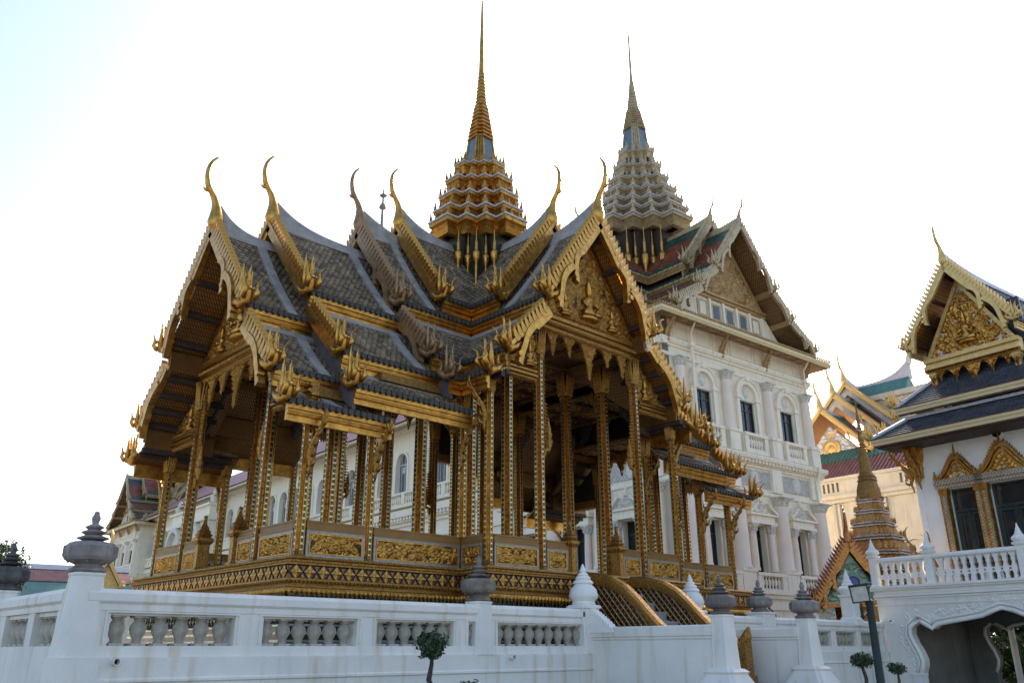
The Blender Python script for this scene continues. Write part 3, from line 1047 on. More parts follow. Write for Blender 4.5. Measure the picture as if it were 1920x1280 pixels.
def gable_front(thetas, uw, zb, half, apex, hb, colz, outer, ob, oz, seed, out_v0):
    """pediment over the main bay plus the two small side pediments"""
    def put(name, mb, mt, smooth=False, kind=None):
        me = mb.mesh(name)
        me.materials.append(M[mt])
        if smooth:
            me.polygons.foreach_set('use_smooth', [True] * len(me.polygons))
        rs = []
        for th in thetas:
            o = inst(name, me, PAV, (0, 0, 0), th)
            if kind:
                o['kind'] = kind
            rs.append(o)
        return rs
    RZ = Matrix.Rotation(pi / 2, 4, 'Z')       # panel x -> v, panel -y -> +u
    h = apex - zb
    mb = MB()
    mb.prism([(-half, zb), (half, zb), (0, apex)], 'x', uw - .08, uw - .0)
    put('pediment', mb, 'glass_ground')
    mb = MB()
    relief(mb, 2 * half, h, 110, 84, .12, seed, lambda x, z: z < h * (1 - abs(x - half) / half) * .93, 75, True, Matrix.Translation((uw + .012, 0, zb + .06)) @ RZ)
    put('pediment_carving', mb, 'gold_carved', True, 'stuff')
    mb = MB()
    for s in (-1, 1):
        L_ = sqrt(half ** 2 + h ** 2)
        n = Vector((h, half)).normalized()
        a, b = Vector((half, zb)), Vector((0, apex))
        mb.prism([(s * a.x, a.y), (s * (a.x - n.x * .10), a.y), (0, b.y - .16), (0, b.y)], 'x', uw - .02, uw + .09)
    put('pediment_frame', mb, 'gold')
    fig = shared('figure', figure_mesh, 'gold')
    for th in thetas:
        for (dv, dz, sc) in ((0, .18, 1.0), (half * .48, .10, .55), (-half * .48, .10, .55)):
            T = Matrix.Rotation(th, 4, 'Z') @ Matrix.Translation((uw + .10, dv, zb + .12 * sc + dz)) @ RZ @ Matrix.Scale(sc, 4)
            inst('carved_figure', fig, PAV, mw=T)
    # entablature: three stepped courses with bead rows
    ent = [(.0, 0), (.10, -.02), (.10, -.10), (.04, -.13), (.04, -.20), (.14, -.23), (.14, -.30), (.06, -.34), (.06, -hb)]
    mb = MB()
    pl = [(uw - .18, zb)] + [(uw + o, zb + z) for o, z in ent] + [(uw - .18, zb - hb)]
    mb.prism([(p[0], p[1]) for p in pl], 'y', -half - .12, half + .12)
    put('entablature', mb, 'gold_flat')
    # bead and leaf rows
    mb = MB()
    n = int((2 * half + .2) / .085)
    for i in range(n):
        v = -half - .1 + (i + .5) * (2 * half + .2) / n
        mb.add([(uw + .09, v - .04, zb - .02), (uw + .09, v + .04, zb - .02), (uw + .02, v, zb + .13), (uw + .12, v, zb + .03), (uw + .0, v, zb - .02)], [(0, 3, 2), (3, 1, 2), (0, 2, 4), (4, 2, 1), (0, 4, 1, 3)])
        mb.add([(uw + .14, v - .035, zb - .24), (uw + .14, v + .035, zb - .24), (uw + .16, v, zb - .34), (uw + .19, v, zb - .26), (uw + .10, v, zb - .25)], [(0, 3, 2), (3, 1, 2), (0, 2, 4), (4, 2, 1), (0, 4, 1, 3)])
        mb.add([(uw + .06, v - .04, zb - hb + .03), (uw + .06, v + .04, zb - hb + .03), (uw + .06, v, zb - hb - .09), (uw + .12, v, zb - hb), (uw + .0, v, zb - hb + .02)], [(0, 3, 2), (3, 1, 2), (0, 2, 4), (4, 2, 1), (0, 4, 1, 3)])
    put('leaf_course', mb, 'gold_carved', kind='stuff')
    # pendants
    inner = half - .25
    rnd = random.Random(seed)
    for dv, ph, pw in ((0, 1.0, .34), (inner * .44, .50, .24), (-inner * .44, .50, .24), (inner * .80, .62, .22), (-inner * .80, .62, .22)):
        mb = MB()
        zt = zb - hb
        mb.prism([(dv - pw, zt), (dv + pw, zt), (dv + pw * .30, zt - ph * .5), (dv, zt - ph), (dv - pw * .30, zt - ph * .5)], 'x', uw - .03, uw + .03)
        for q in range(int(60 * ph)):
            f = rnd.random()
            w_ = pw * (1 - f) * (1 - .5 * f)
            v = dv + rnd.uniform(-w_, w_)
            z = zt - ph * f
            s = .05
            mb.add([(uw + .03, v - s, z), (uw + .03, v + s, z), (uw + .04, v, z - s * 1.9), (uw + .085, v, z - s * .4)], [(0, 3, 2), (3, 1, 2), (0, 1, 3)])
        put('carved_pendant', mb, 'gold_carved')
    # leaf fringe down the inner side of both columns, ending in a small praying figure
    for s in (-1, 1):
        mb = MB()
        vc = s * (1.875 - .15)
        z1 = colz * .985
        z0 = colz * .50
        n = int((z1 - z0) / .09)
        for i in range(n):
            z = z0 + (z1 - z0) * i / n
            wv = .09 + (.10 * (1 - i / n) if i < n * .35 else 0)
            mb.add([(uw - .06, vc + s * .03, z), (uw + .06, vc + s * .03, z), (uw, vc + s * .03, z + .10), (uw + .0, vc - s * wv, z + .01), (uw, vc + s * .02, z - .05)],
                   [(0, 3, 2), (1, 2, 3), (0, 4, 3), (1, 3, 4), (0, 2, 1, 4)])
        mb.lathe([(.02, -.3), (.07, -.16), (.1, -.02), (.06, .04), (.09, .14), (.06, .22), (.06, .30), (.03, .40), (.008, .56)], 8, Matrix.Translation((uw, vc - s * .16, z0 + .12)))
        mb.tube([(uw, vc, z0 - .35), (uw, vc - s * .02, z0 - .15), (uw, vc - s * .14, z0 - .12)], [.02, .06, .06], 6)
        put('column_fringe', mb, 'gold_carved', kind='stuff')
    # side pediments between the main and the outer column
    for s in (-1, 1):
        a, b = 2.02, outer - .06
        zt = out_v0          # height of the side roof underside at v = a
        mb = MB()
        mb.prism([(s * a, ob), (s * b, ob), (s * b, ob + .06), (s * a, zt)], 'x', uw - .07, uw - .01)
        put('side_pediment', mb, 'glass_ground')
        mb = MB()
        w_ = b - a
        relief(mb, w_, zt - ob, 44, 40, .10, seed + 5, (lambda x, z: z < (zt - ob) * (1 - (x / w_ if s > 0 else 1 - x / w_)) * .9), 110, False,
               Matrix.Translation((uw + .012, s * (a + b) / 2, ob + .02)) @ RZ)
        put('side_carving', mb, 'gold_carved', True, 'stuff')
        inst_fig = fig
        for th in thetas:
            T = Matrix.Rotation(th, 4, 'Z') @ Matrix.Translation((uw + .09, s * (a + .26), ob + .12)) @ RZ @ Matrix.Scale(.5, 4)
            inst('carved_figure', fig, PAV, mw=T)
        mb = MB()
        mb.prism([(uw - .12, ob)] + [(uw + o * .9, ob + z * .62) for o, z in ent[:-1]] + [(uw + .05, ob - .26), (uw - .12, ob - .26)], 'y', min(s * a, s * (b + .2)), max(s * a, s * (b + .2)))
        put('side_entablature', mb, 'gold_flat')
        mb = MB()
        n = int((b - a) / .085)
        for i in range(n):
            v = s * (a + (i + .5) * (b - a) / n)
            for zz, uo, up in ((ob, .08, .12), (ob - .25, .06, -.10)):
                mb.add([(uw + uo, v - .038, zz), (uw + uo, v + .038, zz), (uw + uo - .03, v, zz + up), (uw + uo + .05, v, zz + up * .2), (uw + uo - .06, v, zz)], [(0, 3, 2), (3, 1, 2), (0, 2, 4), (4, 2, 1), (0, 4, 1, 3)])
        put('side_leaf_course', mb, 'gold_carved', kind='stuff')


gable_front(LR, 7.62, 5.22, 1.98, 7.72, .44, H_S1M, 3.5, 3.50, 3.2, 11, 4.72)
gable_front(FB, 4.46, 6.46, 1.98, 9.15, .44, H_FM, 3.5, 4.80, 4.5, 23, 6.05)

# ---- eave brackets at the outer columns
def bracket_mesh():
    mb = MB()
    P = [(0, 0), (.05, .22), (.03, .42), (.10, .62), (.24, .80), (.40, .98), (.52, 1.16), (.50, 1.27), (.42, 1.24)]
    mb.tube([(0, a, b) for a, b in P], [.02, .05, .085, .09, .065, .05, .045, .035, .02], 8, flat=.7)
    for a, b in P[1:6]:
        mb.tube([(0, a + .04, b), (0, a + .13, b + .05), (0, a + .15, b + .16)], [.045, .03, .006], 6)
        mb.tube([(0, a - .02, b + .1), (0, a - .07, b + .15), (0, a - .05, b + .24)], [.035, .025, .006], 6)
    me = mb.mesh('eave_bracket')
    me.polygons.foreach_set('use_smooth', [True] * len(me.polygons))
    return me


bm_ = shared('bracket', bracket_mesh, 'gold_carved')
for (x, y, z, rz) in ((-7.6, -3.65, 1.55, pi), (-6.03, -3.65, 1.65, pi), (-3.65, -3.62, 2.2, pi), (-3.62, -4.43, 2.95, pi / 2), (7.6, -3.65, 1.55, pi), (6.03, -3.65, 1.65, pi), (3.62, -4.43, 2.95, -pi / 2),
                      (-7.6, 3.65, 1.55, 0), (-6.03, 3.65, 1.65, 0), (7.6, 3.65, 1.55, 0), (3.3, -3.6, 2.2, pi)):
    inst('eave_bracket', bm_, PAV, (x, y, z), rz)

# ---- base
CROSS = [(-7.95, -3.85), (-3.85, -3.85), (-3.85, -4.80), (3.85, -4.80), (3.85, -3.85), (7.95, -3.85), (7.95, 3.85), (3.85, 3.85), (3.85, 4.80), (-3.85, 4.80), (-3.85, 3.85), (-7.95, 3.85)]
mb = MB()
R = [[(*p, z) for p in offset(CROSS, -.02)] for z in (-.02, .0)]
mb.rings(R)
mb.build('floor_slab', 'step_stone', PAV)
for nm, prof, mt in (('lotus_moulding', [(-.1, .012), (.0, .012), (.03, -.03), (.0, -.06), (.0, -.09), (.07, -.12), (.07, -.15), (.02, -.17), (-.1, -.17)], 'gold_flat'),
                     ('flower_band', [(-.1, -.17), (.03, -.171), (.03, -.40), (-.1, -.401)], 'glass_blue'),
                     ('lower_moulding', [(-.1, -.401), (.06, -.402), (.06, -.45), (.0, -.48), (.02, -.55), (.09, -.58), (.09, -.64), (-.05, -.66), (-.1, -.66)], 'gold_flat'),
                     ('glass_dado', [(-.12, -.66), (-.12, -1.15), (-.02, -1.22), (-.02, -1.58)], 'pendant_glass')):
    mb = MB()
    mb.mould(CROSS, prof)
    mb.build(nm, mt, PAV)


def along(plan, off, step, edges=None):
    pts = offset(plan, off)
    n = len(pts)
    for i in range(n):
        if edges is not None and i not in edges:
            continue
        a, b = Vector(pts[i]), Vector(pts[(i + 1) % n])
        L_ = (b - a).length
        k = max(1, int(round(L_ / step)))
        e = (b - a) / L_
        for j in range(k):
            yield a + e * (L_ * (j + .5) / k), atan2(e.y, e.x), L_ / k


def rosette():
    mb = MB()
    for a in range(4):
        T = Matrix.Rotation(a * pi / 2, 4, 'Y')
        mb.add([(0, -.03, .015), (.045, -.012, .06), (0, -.02, .115), (-.045, -.012, .06), (0, 0, .06)], [(0, 1, 2), (0, 2, 3), (0, 3, 4, 1), (1, 4, 2), (4, 3, 2)], T)
        T2 = Matrix.Rotation(a * pi / 2 + pi / 4, 4, 'Y')
        mb.add([(0, -.028, .01), (.022, -.01, .045), (0, -.016, .085), (-.022, -.01, .045)], [(0, 1, 2), (0, 2, 3)], T2)
    mb.lathe([(.035, 0), (.03, .02), (.012, .034)], 8, Matrix.Rotation(pi / 2, 4, 'X'))
    return mb.mesh('rosette')


ros = shared('rosette', rosette, 'gold')
VIS = (0, 1, 2, 3, 4, 11)
for p, an, st in along(CROSS, .033, .30, VIS):
    inst('rosette', ros, PAV, (p.x, p.y, -.285), an, 1.12)
# dark half-lozenges between the rosettes, leaf rows and hanging fringe
lf, fr, pn = MB(), MB(), MB()
for p, an, st in along(CROSS, .033, .30, VIS):
    T = Matrix.Translation((p.x, p.y, -.285)) @ Matrix.Rotation(an, 4, 'Z')
    for s in (-1, 1):
        for z in (-1, 1):
            lf.add([(s * st / 2, -.014, z * .02), (s * .10, -.014, z * .105), (s * st / 2, -.014, z * .105), (s * st / 2, 0, z * .06)], [(0, 1, 2), (0, 3, 1), (1, 3, 2)], T)
for off, z, up, st in ((.075, -.12, .05, .085), (.07, -.43, -.06, .085), (.03, -.05, .06, .07)):
    for p, an, s in along(CROSS, off, st, VIS):
        T = Matrix.Translation((p.x, p.y, z)) @ Matrix.Rotation(an, 4, 'Z')
        lf.add([(-s * .45, 0, 0), (s * .45, 0, 0), (0, -.012, up), (0, -.03, up * .3), (0, .02, 0)], [(0, 3, 2), (3, 1, 2), (0, 2, 4), (4, 2, 1), (0, 4, 1, 3)], T)
for p, an, s in along(CROSS, .06, .105, VIS):
    T = Matrix.Translation((p.x, p.y, -.60)) @ Matrix.Rotation(an, 4, 'Z')
    fr.add([(-s * .44, -.02, .03), (s * .44, -.02, .03), (s * .36, -.025, -.06), (0, -.02, -.16), (-s * .36, -.025, -.06), (0, -.075, -.03)], [(0, 1, 5), (1, 2, 5), (2, 3, 5), (3, 4, 5), (4, 0, 5)], T)
for p, an, s in along(CROSS, -.11, .30, VIS):
    T = Matrix.Translation((p.x, p.y, -.72)) @ Matrix.Rotation(an, 4, 'Z')
    for kx, zz, w in ((0, 0, .035), (0, -.09, .05), (0, -.19, .035), (0, -.28, .05), (s * .5, -.04, .028), (s * .5, -.13, .028), (s * .5, -.22, .028), (s * .25, -.05, .016), (s * .25, -.12, .016), (s * .25, -.19, .016), (-s * .25, -.05, .016), (-s * .25, -.12, .016), (-s * .25, -.19, .016)):
        pn.add([(kx - w, -.012, zz), (kx, -.012, zz + w * 1.3), (kx + w, -.012, zz), (kx, -.012, zz - w * 1.3), (kx, -.034, zz)], [(0, 1, 4), (1, 2, 4), (2, 3, 4), (3, 0, 4)], T)
tag(lf.build('leaf_rows', 'gold_carved', PAV), kind='stuff')
tag(fr.build('hanging_fringe', 'gold', PAV), kind='stuff')
tag(pn.build('glass_pendants', 'silver_line', PAV), kind='stuff')
# ribs of the glass dado
mb = MB()
for p, an, s in along(CROSS, -.115, .15, VIS):
    T = Matrix.Translation((p.x, p.y, 0)) @ Matrix.Rotation(an, 4, 'Z')
    mb.box(-.012 + s * .5, .012 + s * .5, -.02, 0, -1.16, -.67, T)
tag(mb.build('dado_ribs', 'gold_dull', PAV), kind='stuff')

# ---- parapet panels between the columns
RELIEFS = {}


def parapet(x0, y0, x1, y1):
    a, b = Vector((x0, y0)), Vector((x1, y1))
    L_ = (b - a).length
    an = atan2(b.y - a.y, b.x - a.x)
    T0 = Vector((*(a + b) / 2, 0))
    mb = MB()
    mb.box(-L_ / 2, L_ / 2, -.09, .09, .70, .73)
    mb.box(-L_ / 2, L_ / 2, -.075, .075, .585, .70)
    mb.box(-L_ / 2, L_ / 2, -.10, .10, .545, .585)
    o = mb.build('parapet', 'rail_band', PAV, T0, an)
    mb = MB()
    mb.box(-L_ / 2, L_ / 2, -.055, .055, .02, .545)
    mb.build('parapet_core', 'glass_ground', o)
    mb = MB()
    for s in (-1, 1):
        y = s * .055
        y2 = s * .085
        for bx in ((-L_ / 2 + .01, L_ / 2 - .01, .01, .09), (-L_ / 2 + .01, L_ / 2 - .01, .49, .545), (-L_ / 2 + .01, -L_ / 2 + .07, .0905, .4895), (L_ / 2 - .07, L_ / 2 - .01, .0905, .4895)):
            mb.box(bx[0], bx[1], min(y, y2), max(y, y2), bx[2], bx[3])
    mb.build('parapet_frame', 'silver_line', o)
    mb = MB()
    s = .095
    for q in (-1, 1):
        y, y2 = q * .056, q * s
        for bx in ((-L_ / 2 + .075, L_ / 2 - .075, .095, .115), (-L_ / 2 + .075, L_ / 2 - .075, .465, .485), (-L_ / 2 + .075, -L_ / 2 + .095, .1155, .4645), (L_ / 2 - .095, L_ / 2 - .075, .1155, .4645)):
            mb.box(bx[0], bx[1], min(y, y2), max(y, y2), bx[2], bx[3])
    mb.build('parapet_bead', 'gold', o)
    key = round(L_, 2)
    if key not in RELIEFS:
        mb = MB()
        w = L_ - .18
        relief(mb, w, .36, max(20, int(w * 72)), 26, .075, int(L_ * 100), None, 210, True, Matrix.Translation((0, -.058, .11)))
        mb.add(list(mb.v), list(mb.f), Matrix.Rotation(pi, 4, 'Z'))
        me = mb.mesh('parapet_carving')
        me.polygons.foreach_set('use_smooth', [True] * len(me.polygons))
        me.materials.append(M['gold'])
        RELIEFS[key] = me
    c = inst('parapet_carving', RELIEFS[key], o)
    c['kind'] = 'stuff'


g = .10
for sx in (-1, 1):
    for sy in (-1, 1):
        parapet(sx * (7.6 - g), sy * 3.5, sx * (6.03 + g), sy * 3.5)
        parapet(sx * (6.03 - g), sy * 3.5, sx * (3.5 + g), sy * 3.5)
        parapet(sx * 3.5, sy * (3.5 + g), sx * 3.5, sy * (4.43 - g))
        parapet(sx * (3.5 - g), sy * 4.43, sx * (1.875 + .125), sy * 4.43)
        parapet(sx * (1.875 - .125), sy * 4.43, sx * 1.02, sy * 4.43)
        parapet(sx * 7.6, sy * (3.5 - g), sx * 7.6, sy * (1.875 + .125))
        parapet(sx * 7.6, sy * (1.875 - .125), sx * 7.6, sy * 1.02)


def newel_mesh():
    mb = MB()
    pl = redent(.14, .03, 2)
    mb.mould(pl, [(.04, 0), (.04, .08), (0, .11), (0, .62), (.03, .65), (.06, .70), (.06, .76), (.0, .80), (.03, .84), (-.02, .90), (.0, .92), (-.05, .98), (-.04, 1.0), (-.09, 1.10), (-.125, 1.28)], True)
    return mb.mesh('newel')


nw = shared('newel', newel_mesh, 'gold_carved')
for (x, y) in ((-.88, -4.43), (.88, -4.43), (-7.6, -.88), (-7.6, .88), (7.6, -.88), (7.6, .88), (-.88, 4.43), (.88, 4.43)):
    inst('newel_post', nw, PAV, (x, y, 0))

# ---- stairs: S-curved gilt banisters with lattice sides, stone treads
BAN = [(-4.85, -.10), (-5.15, -.12), (-5.5, -.17), (-5.85, -.27), (-6.2, -.45), (-6.5, -.70), (-6.8, -1.0), (-7.1, -1.27), (-7.45, -1.50), (-7.8, -1.62)]


def banister_mesh():
    side, edge = MB(), MB()
    top = BAN
    poly_b = [(y, max(z - 1.6, -2.35)) for y, z in top]
    vs = []
    for x in (-.10, .10):
        vs += [(x, y, z) for y, z in top] + [(x, y, z) for y, z in poly_b]
    n = len(top)
    fs = []
    for s in (0, 1):
        b = s * 2 * n
        for i in range(n - 1):
            fs.append((b + i, b + i + 1, b + n + i + 1, b + n + i))
    fs.append((n - 1, 3 * n - 1, 4 * n - 1, 2 * n - 1))
    side.add(vs, fs)
    for x, w in ((0, .15),):
        R = []
        for i, (y, z) in enumerate(top):
            R.append([(-w, y, z - .02), (-w * 1.02, y, z + .07), (-w * .5, y, z + .12), (w * .5, y, z + .12), (w * 1.02, y, z + .07), (w, y, z - .02), (w * .9, y, z - .14), (-w * .9, y, z - .14)])
        edge.rings(R)
    edge.box(-.17, .17, -7.98, -7.72, -2.35, -2.2)
    edge.box(-.14, .14, -7.93, -7.77, -2.2, -1.45)
    edge.tube([(0, -7.8, -1.6), (0, -7.92, -1.4), (0, -7.98, -1.2)], [.14, .11, .02], 8)
    lat = MB()
    # crossing gilt bars on both faces
    for s in (-1, 1):
        for dr in (-1, 1):
            c = -10.0
            while c < 9:
                # line z = dr * y + c, clipped against the panel
                pts = []
                for i in range(81):
                    y = -4.9 - i * (2.85 / 80)
                    z = dr * y * 1.15 + c * 1.15
                    for (ya, za), (yb, zb_) in zip(top[:-1], top[1:]):
                        if yb <= y <= ya:
                            t = (y - ya) / (yb - ya)
                            zt = za + (zb_ - za) * t - .12
                            if max(zt - 1.4, -2.3) < z < zt:
                                pts.append((y, z))
                            break
                if len(pts) > 2:
                    a, b = pts[0], pts[-1]
                    lat.tube([(s * .105, a[0], a[1]), (s * .105, b[0], b[1])], [.014, .014], 4)
                c += .15
    return side.mesh('banister'), edge.mesh('banister_cap'), lat.mesh('banister_lattice')


b1, b2, b3 = banister_mesh()
b1.materials.append(M['glass_blue'])
b2.materials.append(M['gold_carved'])
b3.materials.append(M['gold'])
for x in (-.98, .92):
    o = inst('banister', b1, PAV, (x, 0, 0))
    inst('banister_cap', b2, o)
    inst('banister_lattice', b3, o)
mb = MB()
for i in range(9):
    y = -4.88 - i * .33
    mb2 = MB()
    mb2.box(-.86, .80, y - .36, y, -2.36, -.42 - i * .215)
    mb2.build('stair_tread', 'step_stone', PAV)


# ---- spire
def spire(root, origin, levels, body, lantern, rod, mats, ante_h, antek, colon, seed=1):
    """levels: list of (z trim, half-side, moulding depth); redented tiers with antefixes"""
    O = Vector(origin)

    def put(name, mb, mt, parent=root, smooth=False):
        return mb.build(name, mt, parent, O, smooth=smooth)

    def ante():
        m_ = MB()
        k = antek
        m_.prism([(-.11 * k, 0), (.11 * k, 0), (.125 * k, .08 * k), (.075 * k, .20 * k), (.03 * k, .34 * k), (0, .46 * k), (-.03 * k, .34 * k), (-.075 * k, .20 * k), (-.125 * k, .08 * k)], 'y', -.03 * k, .03 * k)
        m_.prism([(-.06 * k, .02 * k), (.06 * k, .02 * k), (.04 * k, .14 * k), (0, .27 * k), (-.04 * k, .14 * k)], 'y', -.055 * k, .055 * k)
        return m_.mesh('antefix')
    am = shared(('ante', antek, mats['ante']), ante, mats['ante'])
    n = len(levels)
    for i, (z, a, md) in enumerate(levels):
        s = a * .24
        pl = redent(a, s, 3)
        mb = MB()
        t = .035 * a ** .5
        mb.mould(pl, [(-.3 * a, t * 2.4), (-.06 * a, t * 1.6), (0, t), (0, -t * .2), (-.04 * a, -t * .3)], False)
        tr = put('tier_edge', mb, mats['trim'])
        mb = MB()
        mb.mould(pl, [(-.02 * a, -t * .25), (-.02 * a, -md * .30), (-.06 * a, -md * .34), (-.045 * a, -md * .46), (-.085 * a, -md * .62), (-.07 * a, -md * .70), (-.12 * a, -md), (-.2 * a, -md)], False)
        o = put('tier_moulding', mb, mats['gold'])
        for q in (tr, o):
            q.location = O + Vector((0, 0, z))
        # recessed wall down to the tier below
        zl = levels[i + 1][0] if i + 1 < n else z - md - .02
        if i + 1 < n:
            mb = MB()
            mb.mould(redent(a * .74, s * .80, 3), [(0, -md * .9), (0, zl - z + .01)], False)
            w = put('tier_wall', mb, mats['dark'])
            w.location = O + Vector((0, 0, z))
            mb = MB()
            for px, py in redent(a * .78, s * .8, 3):
                mb.box(px - .035 * a, px + .035 * a, py - .035 * a, py + .035 * a, zl - z, -md * .8)
            w2 = tag(put('tier_pilasters', mb, mats['gold']), kind='stuff')
            w2.location = O + Vector((0, 0, z))
        # antefixes at every step and face centre
        for j, (px, py) in enumerate(pl):
            q0, q1 = Vector(pl[j - 1]), Vector(pl[(j + 1) % len(pl)])
            p = Vector((px, py))
            convex = (p - q0).x * (q1 - p).y - (p - q0).y * (q1 - p).x > 0
            if not convex:
                continue
            d = p.normalized()
            inst('antefix', am, o, mw=Matrix.Translation((px * .94, py * .94, t)) @ Matrix.Rotation(atan2(d.y, d.x) + pi / 2, 4, 'Z') @ Matrix.Scale((.75 + .25 * a / levels[-1][1]) * 1.0, 4))
        for q in range(4):
            an = q * pi / 2
            for du in (-.09, .09):
                inst('antefix', am, o, mw=Matrix.Rotation(an, 4, 'Z') @ Matrix.Translation((a * .95, du * a, t)) @ Matrix.Rotation(pi / 2, 4, 'Z') @ Matrix.Scale((.75 + .25 * a / levels[-1][1]) * .8, 4))
    # body under the lowest tier
    z0, z1, a = body
    mb = MB()
    mb.mould(redent(a, a * .2, 3), [(0, z0), (0, z1)], True)
    put('spire_body', mb, mats['dark'])

    def colon_mesh():
        m_ = MB()
        h = z1 - z0
        k = colon
        m_.lathe([(.09 * k, 0), (.09 * k, h * .08), (.055 * k, h * .10), (.065 * k, h * .42), (.05 * k, h * .46), (.15 * k, h * .54), (.18 * k, h * .60), (.17 * k, h * .64), (.08 * k, h * .68), (.07 * k, h * .80), (.03 * k, h * .86), (.02 * k, h)], 12)
        return m_.mesh('spire_colonnette')
    cm = shared(('colon', colon, round(z1 - z0, 2)), colon_mesh, 'gold')
    for j, (px, py) in enumerate(redent(a * 1.16, a * .33, 2)):
        inst('spire_colonnette', cm, root, O + Vector((px, py, z0)))
    # bell-shaped lantern: fluted pale panels with gilt ribs
    (lz0, lr0, lz1, lr1) = lantern
    mb = MB()
    mb.rings([[(p[0], p[1], z) for p in redent(r, r * .14, 3)] for z, r in ((lz0, lr0), ((lz0 + lz1) / 2, (lr0 + lr1) / 2 * .97), (lz1, lr1))])
    put('lantern', mb, mats['lantern'])
    mb = MB()
    for (p0, p1) in zip(redent(lr0 * 1.02, lr0 * .14, 3), redent(lr1 * 1.02, lr1 * .14, 3)):
        mb.tube([(*p0, lz0), ((p0[0] + p1[0]) / 2 * .98, (p0[1] + p1[1]) / 2 * .98, (lz0 + lz1) / 2), (*p1, lz1)], lr1 * .10, 6)
    put('lantern_ribs', mb, mats['gold2'])
    # stacked mouldings above the lantern
    zz, rr = rod[0]
    mb = MB()
    ring = []
    for i, ((za, ra), (zb_, rb)) in enumerate(zip(rod[:-1], rod[1:])):
        steps = 9 if i == 0 else (10 if i == 1 else 1)
        for j in range(steps):
            f0, f1 = j / steps, (j + 1) / steps
            r0 = ra + (rb - ra) * f0
            za_, zb2 = za + (zb_ - za) * f0, za + (zb_ - za) * f1
            if i < 2:
                ring += [(r0 * 1.14, za_), (r0 * 1.14, za_ + (zb2 - za_) * .22), (r0 * .96, za_ + (zb2 - za_) * .3), (r0 * .93, zb2 - .001)]
            else:
                ring += [(r0, za_)]
    ring.append((rod[-1][1], rod[-1][0]))
    k1 = next(i for i, r in enumerate(ring) if r[1] >= rod[1][0] - 1e-6)
    mb.rings([[(p[0], p[1], z) for p in redent(r, r * .14, 3)] for r, z in ring[:k1 + 1]])
    put('spire_shaft', mb, mats['gold2'])
    mb = MB()
    mb.lathe(ring[k1:], 10)
    put('spire_needle', mb, mats['rod'])
    mb = MB()
    bz = rod[3][0]
    mb.lathe([(.01, -.22 * antek), (.055 * antek, -.06 * antek), (.075 * antek, 0), (.055 * antek, .06 * antek), (.01, .22 * antek)], 10, Matrix.Translation((0, 0, bz)))
    tz = rod[-1][0]
    mb.lathe([(.005, 0), (.05 * antek, .10 * antek), (.045 * antek, .16 * antek), (.01, .24 * antek)], 8, Matrix.Translation((0, 0, tz - .02)))
    put('spire_bead', mb, 'gold')


spire(PAV, (0, 0, 0),
      [(13.28, .94, .40), (12.60, 1.24, .38), (11.94, 1.45, .36), (11.36, 1.62, .32), (10.92, 1.76, .50)],
      (8.3, 10.45, 1.18), (13.30, .50, 14.55, .34), [(14.5, .36), (15.95, .18), (17.4, .095), (18.78, .07), (20.40, .035)],
      dict(trim='trim_pale', gold='gold', gold2='gold', ante='gold_carved', dark='glass_ground', lantern='blue_glass', rod='gold'), .4, .78, .66)
# carved garland in the valley under the spire
for th in (pi * 1.25, pi * 1.75, pi * .25, pi * .75):
    mb = MB()
    rnd = random.Random(4)
    for i in range(70):
        t = rnd.uniform(-1, 1)
        y, z = t * .85, 8.72 - .42 * (1 - abs(t)) + rnd.uniform(-.02, .22) * (1 - abs(t) * .4)
        mb.lathe([(.01, -.04), (.06, 0), (.01, .05)], 5, Matrix.Translation((1.62 - abs(t) * .42 + rnd.uniform(-.03, .03), y, z)) @ Matrix.Rotation(rnd.uniform(0, 3), 4, 'X') @ Matrix.Diagonal((.6, 1, 1.6, 1)))
    mb.build('valley_garland', 'gold_carved', PAV, (0, 0, 0), th)

# ================================================================== ground and terrace
mb = MB()
mb.add([(-1500, -1500, GROUND), (1500, -1500, GROUND), (1500, 1500, GROUND), (-1500, 1500, GROUND)], [(0, 1, 2, 3)])
tag(mb.build('ground', 'paving'), kind='structure')
# raised terrace the pavilion stands on (with a slot for the stairs)
TZ = -1.57
mb = MB()
mb.box(-11.9, -1.95, -5.55, 40, GROUND, TZ)
mb.box(-1.949, 1.949, -4.6, 40, GROUND, TZ - .002)
mb.box(1.95, 12.4, -5.55, 40, GROUND, TZ - .001)
tag(mb.build('terrace', 'paving'), kind='structure')


# ================================================================== white balustrade wall
def baluster_mesh(h, r):
    mb = MB()
    mb.box(-r * .85, r * .85, -r * .85, r * .85, 0, h * .09)
    mb.lathe([(r * .55, h * .09), (r * .62, h * .13), (r * .48, h * .17), (r * .60, h * .25), (r * .90, h * .42), (r * 1.0, h * .56), (r * .92, h * .68), (r * .62, h * .80), (r * .50, h * .84), (r * .68, h * .88), (r * .68, h * .91), (r * .5, h * .93)], 14)
    mb.box(-r * .85, r * .85, -r * .85, r * .85, h * .925, h)
    me = mb.mesh('baluster')
    for p in me.polygons:
        p.use_smooth = True
    me.set_sharp_from_angle(angle=radians(40))
    return me


